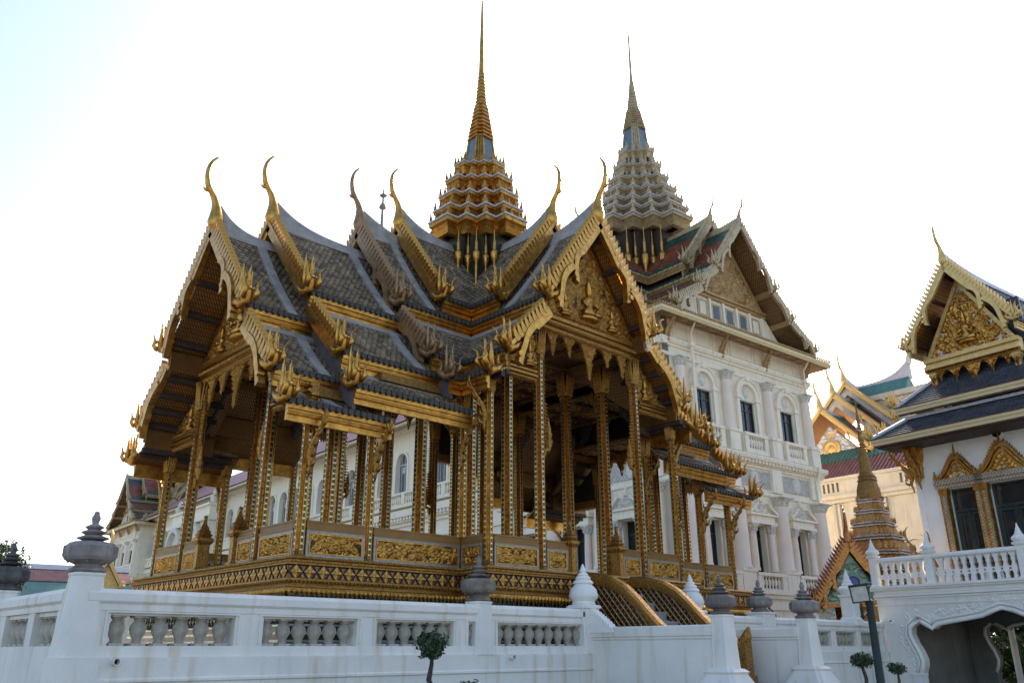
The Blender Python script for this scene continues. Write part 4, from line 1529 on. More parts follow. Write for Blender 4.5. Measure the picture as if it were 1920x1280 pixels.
def stone_finial(k=1.0, n=8, mat_='stone_grey'):
    """octagonal lotus-bud stone finial, base at z = 0"""
    mb = MB()
    P = [(.24, 0), (.29, .03), (.29, .06), (.21, .11), (.21, .13), (.375, .20), (.405, .25), (.405, .41), (.345, .48), (.20, .505), (.13, .51),
         (.235, .54), (.255, .565), (.13, .61), (.185, .64), (.20, .66), (.10, .70), (.14, .725), (.15, .745), (.06, .79), (.05, .80), (.07, .87), (.068, .90), (.04, .96), (.045, .985), (.02, 1.0)]
    mb.lathe([(r * k, z * k) for r, z in P], n, None, pi / n)
    # raised ribs on the bulb
    for i in range(n):
        a = 2 * pi * i / n + pi / n
        mb.tube([(.30 * k * cos(a), .30 * k * sin(a), .16 * k), (.402 * k * cos(a), .402 * k * sin(a), .27 * k), (.402 * k * cos(a), .402 * k * sin(a), .415 * k), (.30 * k * cos(a), .30 * k * sin(a), .46 * k)], .018 * k, 5)
    me = mb.mesh('stone_finial')
    me.materials.append(M[mat_])
    return me


def wall_post(root, x, y, z0, z1, w0, w1, cham=.28):
    def octa(w, z):
        c = w * cham
        return [(w, -w + c, z), (w, w - c, z), (w - c, w, z), (-w + c, w, z), (-w, w - c, z), (-w, -w + c, z), (-w + c, -w, z), (w - c, -w, z)]
    mb = MB()
    mb.rings([octa(w0, z0), octa(w0 * .985, z0 + .03), octa(w1, z1 - .05), octa(w1 * 1.06, z1 - .03), octa(w1 * 1.06, z1)])
    return mb.build('post', 'white_wall', root, (x, y, 0))


BALS = baluster_mesh(.40, .115)
BALS.materials.append(M['baluster_stone'])


def balustrade(name, label, P0, rz, length, openings, top=-.86, step=.285, bands=True, thick=.17, group=None):
    """wall run along local x with framed openings filled by balusters"""
    root = empty(name, (*P0, 0), rz)
    tag(root, label, 'balustrade', group)
    t = thick
    oz0, oz1 = -1.60, -1.20
    # coping
    mb = MB()
    pf = [(-t - .05, top - .06), (-t - .05, top - .16), (-t - .01, top - .20), (-t - .01, oz1 + .06), (t + .01, oz1 + .06), (t + .01, top - .20), (t + .05, top - .16), (t + .05, top - .06), (t, top), (-t, top)]
    mb.prism([(a, b) for a, b in pf], 'x', 0, length)
    mb.build('coping', 'white_wall', root)
    # inner head band, set back
    # piers between the openings
    xs = [0] + [c for o in openings for c in o] + [length]
    for i in range(0, len(xs), 2):
        if xs[i + 1] - xs[i] > .02:
            mb = MB()
            mb.box(xs[i], xs[i + 1], -t, t, oz0, oz1 + .058)
            mb.build('pier', 'white_wall', root)
    for a, b in openings:
        mb = MB()
        mb.box(a, b, -t + .05, t - .05, oz1 - .002, oz1 + .057)
        mb.build('opening_head', 'white_wall', root)
        mb = MB()
        for e0, e1, f0, f1 in ((a - .07, b + .07, oz1 + .03, oz1 + .055), (a - .07, a - .045, oz0 + .02, oz1 + .03), (b + .045, b + .07, oz0 + .02, oz1 + .03)):
            mb.box(e0, e1, -t - .022, -t + .002, f0, f1)
        mb.build('opening_frame', 'white_wall', root)
        n = max(1, int(round((b - a) / step)))
        for i in range(n):
            inst('baluster', BALS, root, (a + (b - a) * (i + .5) / n, random.uniform(-.008, .008), oz0 + .001))
    mb = MB()
    pf = [(-t - .01, oz0), (-t - .02, -1.74), (-t - .085, -1.755), (-t - .085, -2.01), (-t - .11, -2.03), (-t - .11, -2.06), (-t - .08, -2.08), (-t - .09, GROUND), (t, GROUND), (t, oz0)]
    mb.prism(pf, 'x', 0, length)
    mb.build('plinth', 'white_wall', root)
    return root


ft = balustrade('balustrade_wall', 'long white balustrade wall in front of the golden pavilion, with grey stone balusters', (-12.05, -5.7), 0, 10.3,
                [(.34, 2.16), (2.62, 4.33), (4.73, 6.42), (6.78, 6.95), (7.52, 10.05)])
wall_post(ft, 0.0, 0.0, -1.752, -.66, .27, .19, .33)
wall_post(ft, 7.14, -.04, -1.752, -.80, .235, .195, .25)
mb = MB()
mb.box(-.285, .25, -.285, .25, GROUND, -1.7535)
mb.build('corner_plinth', 'white_wall', ft)
for x in (.45, 7.78):
    mb = MB()
    n = 14
    mb.rings([[(x + r * cos(2 * pi * i / n), y, -1.80 + r * sin(2 * pi * i / n)) for i in range(n)] for r, y in ((.052, -.24), (.052, -.36), (.040, -.36), (.036, -.26))], False)
    mb.build('drain_pipe', 'white_wall', ft, (0, 0, 0), 0)
    mb = MB()
    mb.rings([[(x + .037 * cos(2 * pi * i / n), -.27 + .001 * k, -1.80 + .037 * sin(2 * pi * i / n)) for i in range(n)] for k in (0, 1)])
    mb.build('drain_mouth', 'window_dark', ft)
lf_ = balustrade('balustrade_wall', 'white balustrade wall running away from the near corner post towards the left edge', (-12.05, -5.52), pi / 2, 30,
                 [(.24, 1.28), (1.58, 2.80)] + [(4.35 + 4.2 * i, 6.0 + 4.2 * i) for i in range(6)] + [(6.4 + 4.2 * i, 8.0 + 4.2 * i) for i in range(5)])
wall_post(lf_, 3.9, 0.0, -1.752, -.70, .25, .20)
rt_ = balustrade('balustrade_wall', 'white balustrade wall right of the stairs, behind the lamp post', (1.75, -5.7), 0, 10.7,
                 [(.9 + 1.62 * i, 2.2 + 1.62 * i) for i in range(6)])
FIN_LAB = []
fg = stone_finial(.84, 8, 'stone_grey')
f1_ = inst('stone_finial', fg, None, (-12.05, -5.7, -.66))
tag(f1_, 'pale grey lotus stone finial on the near corner post of the wall', 'finial', 'stone finials on the wall posts')
f2_ = inst('stone_finial', stone_finial(.86, 8, 'stone_mossy'), None, (-4.91, -5.72, -.80))
tag(f2_, 'mossy brown stone finial on the wall post below the pavilion corner', 'finial', 'stone finials on the wall posts')
f3_ = inst('stone_finial', stone_finial(.80, 8, 'stone_dark'), None, (-12.05, -1.62, -.70))
tag(f3_, 'blackened stone finial at the left edge beside the round bush', 'finial', 'stone finials on the wall posts')


# white bud posts either side of the stairs
def bud_post(x, y, label, flip):
    root = empty('bud_post', (x, y, 0))
    tag(root, label, 'post', 'white bud posts flanking the stairs')
    mb = MB()
    mb.mould(redent(.25, .05, 1), [(.0, -1.75), (.0, -.86), (.04, -.84), (.04, -.80), (.0, -.77)], True)
    mb.build('pedestal', 'white_clean', root)
    mb = MB()
    mb.lathe([(.24, -.78), (.26, -.74), (.24, -.70), (.31, -.62), (.32, -.58), (.28, -.44), (.20, -.36), (.19, -.34), (.23, -.32), (.20, -.27), (.15, -.24), (.17, -.225), (.15, -.18), (.11, -.16), (.12, -.15), (.10, -.11), (.06, -.09), (.075, -.06), (.05, .0), (.03, .05), (.01, .09)], 12, None, pi / 12)
    mb.build('bud', 'white_clean', root, smooth=True, auto=35)
    # stepped flame scroll running down the wing wall
    mb = MB()
    pts = [(-.25, -.86)]
    P = []
    n = 9
    for i in range(n):
        t = i / n
        P.append((-.24 - .62 * t, -.88 - .42 * t ** 1.2))
        P.append((-.24 - .62 * (t + .45 / n), -.84 - .42 * (t + .3 / n) ** 1.2))
    poly = P + [(-.88, -1.34), (-.24, -1.34)]
    mb.prism(poly, 'x', -.10, .10)
    mb.build('scroll', 'white_clean', root)
    return root


bud_post(-1.88, -5.72, 'white lotus-bud post at the left of the gilded stairs', 1)
bud_post(2.10, -5.72, 'white lotus-bud post at the right of the gilded stairs', 1)


def wing_wall(x, label, y0, y1):
    root = empty('stair_wall', (x, y0, 0))
    tag(root, label, 'wall', 'white walls flanking the stairs')
    t = .15
    L_ = y0 - y1
    pf = [(-t - .06, -1.26), (-t - .06, -1.42), (-t - .035, -1.44), (-t - .035, -1.47), (-t - .012, -1.50), (-t, GROUND), (t, GROUND), (t + .012, -1.50), (t + .035, -1.47), (t + .035, -1.44), (t + .06, -1.42), (t + .06, -1.26), (t + .02, -1.23), (-t - .02, -1.23)]
    mb = MB()
    mb.prism(pf, 'y', -L_, 0)
    mb.build('wall_body', 'white_wall', root)
    # end post on a stepped foot
    wall_post(root, 0, -L_ - .12, -2.02, -1.06, .215, .17)
    mb = MB()
    mb.mould(redent(.25, .07, 1), [(.19, -2.62), (.18, -2.34), (.05, -2.10), (.08, -2.06), (.02, -2.01), (-.05, -2.0)], True)
    mb.build('post_foot', 'white_wall', root, (0, -L_ - .12, 0))
    mb = MB()
    mb.mould(redent(.40, .08, 1), [(.06, GROUND), (.06, -2.66), (.02, -2.62), (-.1, -2.61)], True)
    mb.build('post_plinth', 'white_wall', root, (0, -L_ - .12, 0))
    return root


wing_wall(-1.75, 'plain white wall sloping forward left of the stairs, with a tapered end post', -5.88, -8.95)
wing_wall(1.60, 'plain white wall right of the stairs, with a tapered end post', -5.86, -8.85)
f4_ = inst('stone_finial', stone_finial(.72, 8, 'stone_red'), None, (-1.75, -9.07, -1.06))
tag(f4_, 'reddish dark stone finial on the end post left of the stairs', 'finial', 'stone finials on the wall posts')
f5_ = inst('stone_finial', stone_finial(.76, 8, 'stone_grey'), None, (1.60, -8.97, -1.06))
tag(f5_, 'grey stone finial on the end post beside the green lamp post', 'finial', 'stone finials on the wall posts')
f6r = empty('stone_finial', (5.3, -5.7, 0))
tag(f6r, 'pinkish stone finial on the far wall beside the small flag', 'finial', 'stone finials on the wall posts')
mb = MB()
mb.mould(redent(.30, .06, 1), [(0, -1.2), (0, -.80), (.03, -.78), (.03, -.74), (-.05, -.73)], True)
mb.build('pedestal', 'white_wall', f6r)
me_ = stone_finial(.84, 14, 'stone_grey')
inst('bud', me_, f6r, (0, 0, -.735))

# stairs floor and lower flight between the wing walls
mb = MB()
mb.box(-1.59, 1.44, -9.6, -4.7, GROUND, -2.38)
tag(mb.build('stair_landing', 'step_stone'), kind='structure')

# ================================================================== palace hall behind, local frame rotated by CK
CK = radians(-4.5)
CKO = (20.7, 8.0, 0.0)
W, D = 14.3, 14.4


def ck_world(x, y):
    c, s = cos(CK), sin(CK)
    return (CKO[0] + c * x - s * y, CKO[1] + s * x + c * y)


def arch_ring(mb, cx, cz, r0, r1, y0, y1, n=14, a0=0, a1=pi):
    P = []
    for i in range(n + 1):
        a = a0 + (a1 - a0) * i / n
        P.append((cos(a), sin(a)))
    for (c0, s0), (c1, s1) in zip(P[:-1], P[1:]):
        mb.prism([(cx + r0 * c0, cz + r0 * s0), (cx + r1 * c0, cz + r1 * s0), (cx + r1 * c1, cz + r1 * s1), (cx + r0 * c1, cz + r0 * s1)], 'y', y0, y1)


def engaged_col(root, x, y, z0, z1, r, mt='palace_pink', n=14):
    mb = MB()
    h = z1 - z0
    mb.lathe([(r * 1.15, z0), (r * 1.15, z0 + .12), (r * 1.0, z0 + .2), (r, z0 + h * .3), (r * .88, z1 - .5)], n, Matrix.Translation((x, y, 0)))
    c = mb.build('engaged_column', mt, root, smooth=True, auto=40)
    mb = MB()
    mb.lathe([(r * .9, z1 - .52), (r * 1.05, z1 - .49), (r * .92, z1 - .46), (r * 1.0, z1 - .3), (r * 1.3, z1 - .10), (r * 1.35, z1 - .08)], n, Matrix.Translation((x, y, 0)))
    for i in range(8):
        a = i * pi / 4
        for zz, rr in ((z1 - .34, 1.12), (z1 - .18, 1.3)):
            mb.lathe([(.01, -.1), (.075, 0), (.01, .1)], 5, Matrix.Translation((x + r * rr * cos(a + zz), y + r * rr * sin(a + zz), zz)))
    mb.box(x - r * 1.4, x + r * 1.4, y - r * 1.4, y + r * 1.4, z1 - .08, z1)
    mb.build('column_capital', 'palace_relief', c)
    return c


def bal_row(root, x0, x1, y, z0, z1, n, mt='palace_white', rad=.075):
    key = ('pbal', round(z1 - z0, 2), rad)
    me = shared(key, lambda: baluster_mesh(z1 - z0, rad), mt)
    for i in range(n):
        inst('baluster', me, root, (x0 + (x1 - x0) * (i + .5) / n, y, z0))


def palace_face(root, T, width, bays, pipes=(), flip=False):
    """three-bay classical elevation in local x (along), z; outward is -y.  T places it."""
    f = empty('facade', T[0], T[1], root)
    wd = width
    ws = []
    # ---- wall pieces around the openings (real holes with reveals)
    def wall(x0, x1, z0, z1, mt='palace_cream'):
        mb = MB()
        mb.box(x0, x1, 0, .55, z0, z1)
        return mb.build('wall', mt, f)
    up = [(c - .74, c + .74, 10.36, 12.44) for c in bays]
    gd = [(c - .56, c + .56, 2.36, 5.0) for c in bays]
    for rows, za, zb in ((up, 9.0, 14.9), (gd, 1.15, 8.95)):
        x = 0
        for (a, b, z0, z1) in rows:
            wall(x, a, za, zb)
            wall(a, b, za, z0)
            wall(a, b, z1, zb)
            x = b
        wall(x, wd, za, zb)
        for (a, b, z0, z1) in rows:
            mb = MB()
            dy = -.26 if rows is up else 0
            mb.box(a - .02, b + .02, .42 + dy, .5 + dy, z0 - .02, z1 + .02)
            w = mb.build('window', 'window_dark', f)
            mb = MB()
            n = 2 if rows is gd else 2
            mb.box((a + b) / 2 - .03, (a + b) / 2 + .03, .36 + dy, .415 + dy, z0, z1)
            mb.box(a, b, .37 + dy, .412 + dy, z0 + (z1 - z0) * .72, z0 + (z1 - z0) * .72 + .06)
            mb.box(a, a + .07, .36 + dy, .415 + dy, z0, z1)
            mb.box(b - .07, b, .36 + dy, .415 + dy, z0, z1)
            mb.build('window_frame', 'shutter_green', w)
    # ---- plinth storey
    mb = MB()
    mb.box(-.05, wd + .05, -.30, .5, GROUND, .35)
    mb.box(-.05, wd + .05, -.42, .5, .352, .62)
    mb.box(-.05, wd + .05, -.34, .5, .622, .95)
    mb.box(-.05, wd + .05, -.50, .5, .952, 1.16)
    mb.build('plinth', 'palace_white', f)
    # ---- cornices
    def course(prof, mt, name='cornice', e=.0):
        mb = MB()
        mb.prism([(0.3, prof[0][1])] + [(-o, z) for o, z in prof] + [(.3, prof[-1][1])], 'x', -e, wd + e)
        return mb.build(name, mt, f)
    course([(.10, 8.40), (.10, 8.52), (.22, 8.60), (.22, 8.70), (.50, 8.80), (.55, 8.96), (.55, 9.06), (.3, 9.12)], 'palace_white', e=.5)
    course([(.04, 6.78), (.12, 6.84), (.12, 7.02), (.05, 7.06)], 'palace_white', 'architrave')
    course([(.10, 14.55), (.10, 14.64), (.22, 14.72), (.30, 14.86), (.30, 14.96), (.15, 15.0)], 'palace_white', e=.25)
    course([(.05, 13.92), (.10, 13.98), (.10, 14.12), (.04, 14.16)], 'palace_white', 'architrave')
    mb = MB()
    n = int(wd / .34)
    for i in range(n):
        x = (i + .5) * wd / n
        mb.box(x - .085, x + .085, -.42, -.08, 8.615, 8.79)
    tag(mb.build('modillions', 'palace_white', f), kind='stuff')
    # frieze panels of the ground storey: scroll lattice and medallion
    xs = [0.35] + [(a + b) / 2 for a, b in zip(bays[:-1], bays[1:])] + [wd - .35]
    for a, b in zip(xs[:-1], xs[1:]):
        mb = MB()
        mb.box(a + .42, b - .42, -.05, .02, 7.25, 8.25)
        p = mb.build('frieze_panel', 'frieze_xz', f)
        mb = MB()
        c = (a + b) / 2
        mb.lathe([(.01, .12), (.30, .10), (.36, .06), (.42, .08), (.46, 0)], 20, Matrix.Translation((c, -.05, 7.75)) @ Matrix.Rotation(pi / 2, 4, 'X') @ Matrix.Diagonal((.85, 1.1, 1, 1)))
        mb.build('medallion', 'palace_relief', p)
        # top storey panel row
        for (q0, q1) in ((a + .2, a + .75), (a + .95, b - .95), (b - .75, b - .2)):
            mb = MB()
            for e in ((q0, q1, 15.18, 15.24), (q0, q1, 16.06, 16.12), (q0, q0 + .06, 15.2402, 16.0598), (q1 - .06, q1, 15.2402, 16.0598)):
                mb.box(e[0], e[1], -.06, .02, e[2], e[3])
            mb.build('panel_frame', 'palace_white', f)
    wall(0, wd, 14.902, 16.9, 'palace_cream')
    # ---- upper windows: pilasters, arch, tympanum with oval, balustrade
    for c in bays:
        o = MB()
        for s in (-1, 1):
            o.box(c + s * .98 - .16, c + s * .98 + .16, -.16, 0, 9.35, 12.5)
            o.box(c + s * .98 - .24, c + s * .98 + .24, -.24, 0, 12.5, 12.72)
        arch_ring(o, c, 12.66, .84, 1.12, -.20, 0, 16)
        arch_ring(o, c, 12.66, 1.12, 1.22, -.28, 0, 16)
        o.box(c - .14, c + .14, -.30, 0, 13.70, 13.98)
        a = o.build('window_arch', 'palace_white', f)
        o = MB()
        o.lathe([(.01, .10), (.24, .08), (.30, .03), (.36, .06), (.40, 0)], 18, Matrix.Translation((c, .0, 13.02)) @ Matrix.Rotation(pi / 2, 4, 'X') @ Matrix.Diagonal((.75, 1.0, 1, 1)))
        o.box(c - .84, c + .84, -.05, .01, 12.44, 12.56)
        o.build('tympanum_oval', 'palace_relief', a)
        o = MB()
        o.box(c - 1.12, c + 1.12, -.52, -.0, 9.10, 9.36)
        o.box(c - 1.12, c + 1.12, -.54, -.18, 10.16, 10.34)
        for s in (-1, 1):
            o.box(c + s * .96 - .18, c + s * .96 + .18, -.50, -.0, 9.362, 10.158)
        b_ = o.build('balcony', 'palace_white', f)
        o = MB()
        o.box(c - .78, c + .78, -.06, -.01, 9.362, 10.16)
        o.build('balcony_back', 'window_dark', b_)
        bal_row(b_, c - .74, c + .74, -.34, 9.361, 10.159, 6, rad=.10)
    # ---- upper engaged columns on pedestals
    cxs = [bays[0] - 2.1] + [(a + b) / 2 for a, b in zip(bays[:-1], bays[1:])] + [bays[-1] + 2.1]
    for x in cxs:
        if 0 <= x <= wd:
            o = MB()
            o.box(x - .46, x + .46, -.52, 0, 9.10, 10.20)
            o.box(x - .52, x + .52, -.58, 0, 10.202, 10.36)
            o.build('pedestal', 'palace_white', f)
            engaged_col(f, x, -.16, 10.36, 13.92, .33)
            o = MB()
            o.box(x - .62, x + .62, -.58, 0, 1.17, 2.32)
            o.box(x - .68, x + .68, -.64, 0, 2.322, 2.50)
            o.build('pedestal', 'palace_white', f)
            engaged_col(f, x, -.20, 2.50, 6.78, .45)
            o = MB()
            o.box(x - .5, x + .5, -.24, 0, 7.062, 8.398)
            o.build('frieze_block', 'palace_white', f)
    # ---- ground windows: small columns, lintel, pediment, balustrade
    for c in bays:
        for s in (-1, 1):
            engaged_col(f, c + s * .86, -.16, 2.44, 5.05, .21, n=12)
        o = MB()
        o.box(c - 1.22, c + 1.22, -.44, 0, 5.06, 5.22)
        o.box(c - 1.12, c + 1.12, -.36, 0, 5.222, 5.52)
        o.box(c - 1.32, c + 1.32, -.52, 0, 5.522, 5.64)
        o.prism([(c - 1.22, 5.642), (c + 1.22, 5.642), (c + .32, 6.32), (c, 6.46), (c - .32, 6.32)], 'y', -.22, -.05)
        L_ = sqrt(1.0 + .5)
        for s in (-1, 1):
            o.prism([(c + s * 1.34, 5.645), (c + s * 1.34, 5.76), (c + s * .95, 5.95), (c + s * .55, 6.30), (c + s * .42, 6.26), (c + s * .80, 5.90), (c + s * 1.1, 5.70)], 'y', -.50, -.04)
        a = o.build('window_pediment', 'palace_white', f)
        o = MB()
        relief(o, 1.9, .74, 40, 18, .22, int(c * 10), lambda x, z: z < .74 * (1 - abs(x - .95) / 1.0), 26, True, Matrix.Translation((c, -.225, 5.66)))
        tag(o.build('pediment_relief', 'palace_relief', a, smooth=True), kind='stuff')
        o = MB()
        o.lathe([(.16, 0), (.18, .05), (.10, .10), (.15, .14), (.08, .22), (.11, .25), (.05, .36), (.02, .56)], 10, Matrix.Translation((c, -.25, 6.34)))
        o.build('urn', 'palace_white', a)
        o = MB()
        o.box(c - 1.36, c + 1.36, -.62, 0, 1.17, 1.42)
        o.box(c - 1.36, c + 1.36, -.64, -.24, 2.14, 2.32)
        for s in (-1, 1):
            o.box(c + s * 1.14 - .22, c + s * 1.14 + .22, -.60, 0, 1.422, 2.138)
        b_ = o.build('balcony', 'palace_white', f)
        o = MB()
        o.box(c - .9, c + .9, -.06, -.01, 1.422, 2.14)
        o.build('balcony_back', 'window_dark', b_)
        bal_row(b_, c - .9, c + .9, -.42, 1.421, 2.139, 6, rad=.10)
    for x in pipes:
        o = MB()
        o.tube([(x - .45, -1.25, 16.45), (x - .40, -1.2, 16.1), (x - .1, -.5, 15.5), (x, -.42, 15.1), (x, -.46, 14.8)], .06, 8)
        o.tube([(x, -.40, 14.8), (x, -.40, 9.1)], .085, 8)
        o.tube([(x, -.66, 9.1), (x, -.66, 8.7), (x, -.34, 8.2), (x, -.34, 1.2)], .085, 8)
        o.box(x - .16, x + .16, -.52, -.28, 14.72, 14.95)
        o.build('downpipe', 'palace_white', f)
    return f


def hall(name, label, O, rot, pipes):
    root = empty(name, O, rot)
    tag(root, label, 'palace')
    BY = (3.3, 7.45, 11.55)
    palace_face(root, ((0, 0, 0), 0), W, BY, pipes)
    palace_face(root, ((0, D, 0), -pi / 2), D, (3.1, 7.2, 11.3))
    mb = MB()
    mb.box(.56, W - .02, .56, D - .02, GROUND, 16.85)
    mb.build('core', 'palace_cream', root)
    # deep eave: coffered soffit, beaded edge, gilt brackets
    e = 1.2
    mb = MB()
    mb.mould(rect(0, W, 0, D), [(-.2, 16.30), (e - .05, 15.92), (e, 15.94), (e, 16.02), (e + .06, 16.05), (e + .06, 16.12), (-.6, 17.1)], False)
    mb.build('eave', 'palace_soffit', root)
    mb = MB()
    mb.mould(rect(0, W, 0, D), [(e - .02, 15.90), (e + .08, 15.92), (e + .08, 16.0), (e + .13, 16.03), (e + .13, 16.14), (e + .07, 16.16), (e + .07, 16.28), (e - .1, 16.30)], False)
    mb.build('eave_edge', 'cream_fascia', root)
    mb = MB()
    for p, an, s in along(rect(0, W, 0, D), e + .10, .20, (0, 3)):
        mb.lathe([(.02, -.08), (.065, -.03), (.065, .03), (.02, .08)], 6, Matrix.Translation((p.x, p.y, 16.34)))
    tag(mb.build('eave_beads', 'palace_gold', root), kind='stuff')

    def coffer():
        m_ = MB()
        m_.lathe([(.50, 0), (.50, -.05), (.43, -.05), (.41, -.005), (.30, -.004), (.28, -.03), (.16, -.03), (.12, -.05), (.01, -.06)], 8, None, pi / 8)
        return m_.mesh('coffer')
    cm = shared('coffer', coffer, 'palace_gold')
    tilt = atan2(.38, e + .15)
    for p, an, s in along(rect(0, W, 0, D), .58, 1.3, (0, 3)):
        inst('coffer', cm, root, mw=Matrix.Translation((p.x, p.y, 16.095)) @ Matrix.Rotation(an, 4, 'Z') @ Matrix.Rotation(tilt, 4, 'X'))
    mb = MB()
    for p, an, s in along(rect(0, W, 0, D), .58, 1.3, (0, 3)):
        T = Matrix.Translation((p.x, p.y, 16.10)) @ Matrix.Rotation(an, 4, 'Z') @ Matrix.Rotation(tilt, 4, 'X')
        mb.box(s * .5 - .05, s * .5 + .05, -.5, .5, -.06, 0, T)
    tag(mb.build('coffer_ribs', 'palace_gold', root), kind='stuff')

    def brk():
        m_ = MB()
        m_.tube([(0, 0, 0), (0, -.08, .4), (0, -.22, .8), (0, -.55, 1.25), (0, -.85, 1.6), (0, -.8, 1.75)], [.03, .10, .16, .12, .10, .05], 8)
        for i in range(7):
            z = .2 + i * .2
            m_.tube([(0, -.05 - i * .09, z), (0, -.25 - i * .09, z + .05), (0, -.28 - i * .09, z + .22)], [.07, .06, .01], 6)
        return m_.mesh('eave_bracket')
    bk = shared('palace_bracket', brk, 'palace_gold')
    for x in (.3, 5.2, 9.6, W - .3):
        inst('eave_bracket', bk, root, (x, -.05, 14.55))
    for y in (.6, 5.0, 9.4):
        inst('eave_bracket', bk, root, (-.05, y, 14.55), -pi / 2)
    # ---- crossed gabled roofs
    c = (W / 2 - .1, D / 2, 0)
    SPC = dict(k=1.2, soffit='soffit_big', tile='green_tile', tile2='orange_tile', tw=.42, th=.34, flash=None, ridge='palace_pale_gilt', fascia='palace_gold', fh=.36, tile_end='palace_gold', purlin='palace_soffit', gold='palace_pale_gilt', hk=1.35, ck=1.0, finarms=0, riser='palace_gold')
    G1 = dict(ug=8.3, wavy=True, sweep=.25, finobj=False, purlins=False, tiers=[(0, 24.0, 2.95, 20.15, .2, 2.95, 8.3, .15), (2.9, 19.95, 4.6, 18.5, .2, 4.6, 8.28, .06), (4.5, 18.25, 6.9, 16.75, .2, 6.7, 8.3, .05)], boards=3)
    G2 = dict(ug=6.1, wavy=True, sweep=.25, finobj=False, tiers=[(0, 25.1, 2.95, 21.2, .2, 2.95, 6.1, .15)], infill='palace_gold', infill_depth=1.2, boards=1)
    for s_ in (G1, G2):
        roof_section(root, ALL4, s_, SPC, c)
    # gable wall with small windows and a gilt pediment, on every arm
    for th in ALL4:
        def gput(nm, mb, mt, par=None, sm=False):
            return mb.build(nm, mt, par or root, c if par is None else None, th if par is None else 0, smooth=sm)
        uw = 6.9
        mb = MB()
        mb.prism([(-5.6, 16.6), (5.6, 16.6), (5.5, 17.0), (3.9, 18.75), (-3.9, 18.75), (-5.5, 17.0)], 'x', uw - .4, uw)
        gw = gput('gable_wall', mb, 'palace_white')
        for v in (-2.7, -1.35, 0, 1.35, 2.7):
            mb = MB()
            mb.box(uw - .02, uw + .05, v - .46, v + .46, 17.35, 18.5)
            mb2 = MB()
            mb2.box(uw + .03, uw + .07, v - .28, v + .28, 17.5, 18.35)
            gput('gable_window_frame', mb, 'palace_pale_gilt', gw)
            gput('gable_window', mb2, 'window_shutter' if abs(v) < 2 else 'palace_cream', gw)
            mb3 = MB()
            mb3.box(uw, uw + .14, v + .58, v + .77, 17.2, 18.7)
            gput('gable_pilaster', mb3, 'palace_white', gw)
        mb = MB()
        for (za, zb, o_) in ((18.72, 18.9, .18), (18.9, 19.05, .30), (16.55, 16.8, .22), (16.8, 17.0, .36), (17.0, 17.15, .20)):
            hw = 3.75 if za > 18 else 5.4
            mb.box(uw - .1, uw + o_, -hw, hw, za, zb - .004)
        gput('gable_cornice', mb, 'palace_gold', gw)
        mb = MB()
        for i in range(44):
            v = -5.2 + i * 10.4 / 43
            mb.add([(uw + .3, v - .1, 16.99), (uw + .3, v + .1, 16.99), (uw + .3, v, 17.3), (uw + .4, v, 17.05), (uw + .2, v, 16.99)], [(0, 3, 2), (3, 1, 2), (0, 2, 4), (4, 2, 1)])
        tag(gput('gable_cresting', mb, 'palace_pale_gilt', gw), kind='stuff')
        hh = 4.3
        mb = MB()
        mb.prism([(-3.3, 19.05), (3.3, 19.05), (0, 19.05 + hh)], 'x', uw - .2, uw + .02)
        gput('pediment', mb, 'palace_soffit', gw)
        mb = MB()
        relief(mb, 6.5, hh, 90, 64, .28, 77, lambda x, z: z < hh * (1 - abs(x - 3.25) / 3.25) * .92, 9, True, Matrix.Translation((uw + .05, 0, 19.1)) @ Matrix.Rotation(pi / 2, 4, 'Z'))
        tag(gput('pediment_carving', mb, 'palace_gold', gw, True), kind='stuff')
        mb = MB()
        for s in (-1, 1):
            mb.prism([(s * 3.4, 19.05), (s * 3.05, 19.05), (0, 19.05 + hh - .45), (0, 19.05 + hh)], 'x', uw + .02, uw + .22)
        gput('pediment_frame', mb, 'palace_gold', gw)
    # ---- spire
    sc = .0388
    lev = [(33.1, 1.5, .62), (31.65, 2.0, .62), (30.4, 2.5, .60), (29.25, 3.02, .58), (28.25, 3.45, .55), (27.4, 3.8, .50), (26.6, 4.05, .8)]
    spire(root, c, lev, (19.5, 25.8, 2.5), (33.1, .92, 35.6, .66), [(35.4, .72), (37.3, .42), (40.0, .16), (40.5, .12), (44.4, .075)],
          dict(trim='trim_pale', gold='spire_pale', gold2='spire_pale', ante='spire_pale', dark='dark_wood', lantern='blue_glass', rod='spire_pale'), .9, 1.45, 1.4)
    return root


near = hall('palace_hall', 'cream palace hall with arched windows, green roof and tiered spire right of the golden pavilion', CKO, CK, (2.15, 13.6))
HX, HY = ck_world(2.0, 118.5)
far_ = copy_tree(near)
far_.name = 'palace_hall'
far_.location = (HX, HY, 0)
far_.rotation_euler = (0, 0, CK - pi / 2)
tag(far_, 'distant cream palace hall seen past the left end of the golden pavilion', 'palace')

# ---- long front between the two halls, seen through the pavilion
FX, FY = ck_world(4.0, 14.0)
wing = empty('palace_wing', (FX, FY, 0), CK - pi / 2 + pi)      # local x runs away along the front, outward is local +y... flipped below
wing.rotation_euler = (0, 0, CK + pi / 2)
tag(wing, 'long white palace front with blue-shuttered arched windows, seen between the pavilion columns', 'palace')
WL = 92.0


def wput(nm, mb, mt, par=None, sm=False):
    return mb.build(nm, mt, par or wing, smooth=sm)


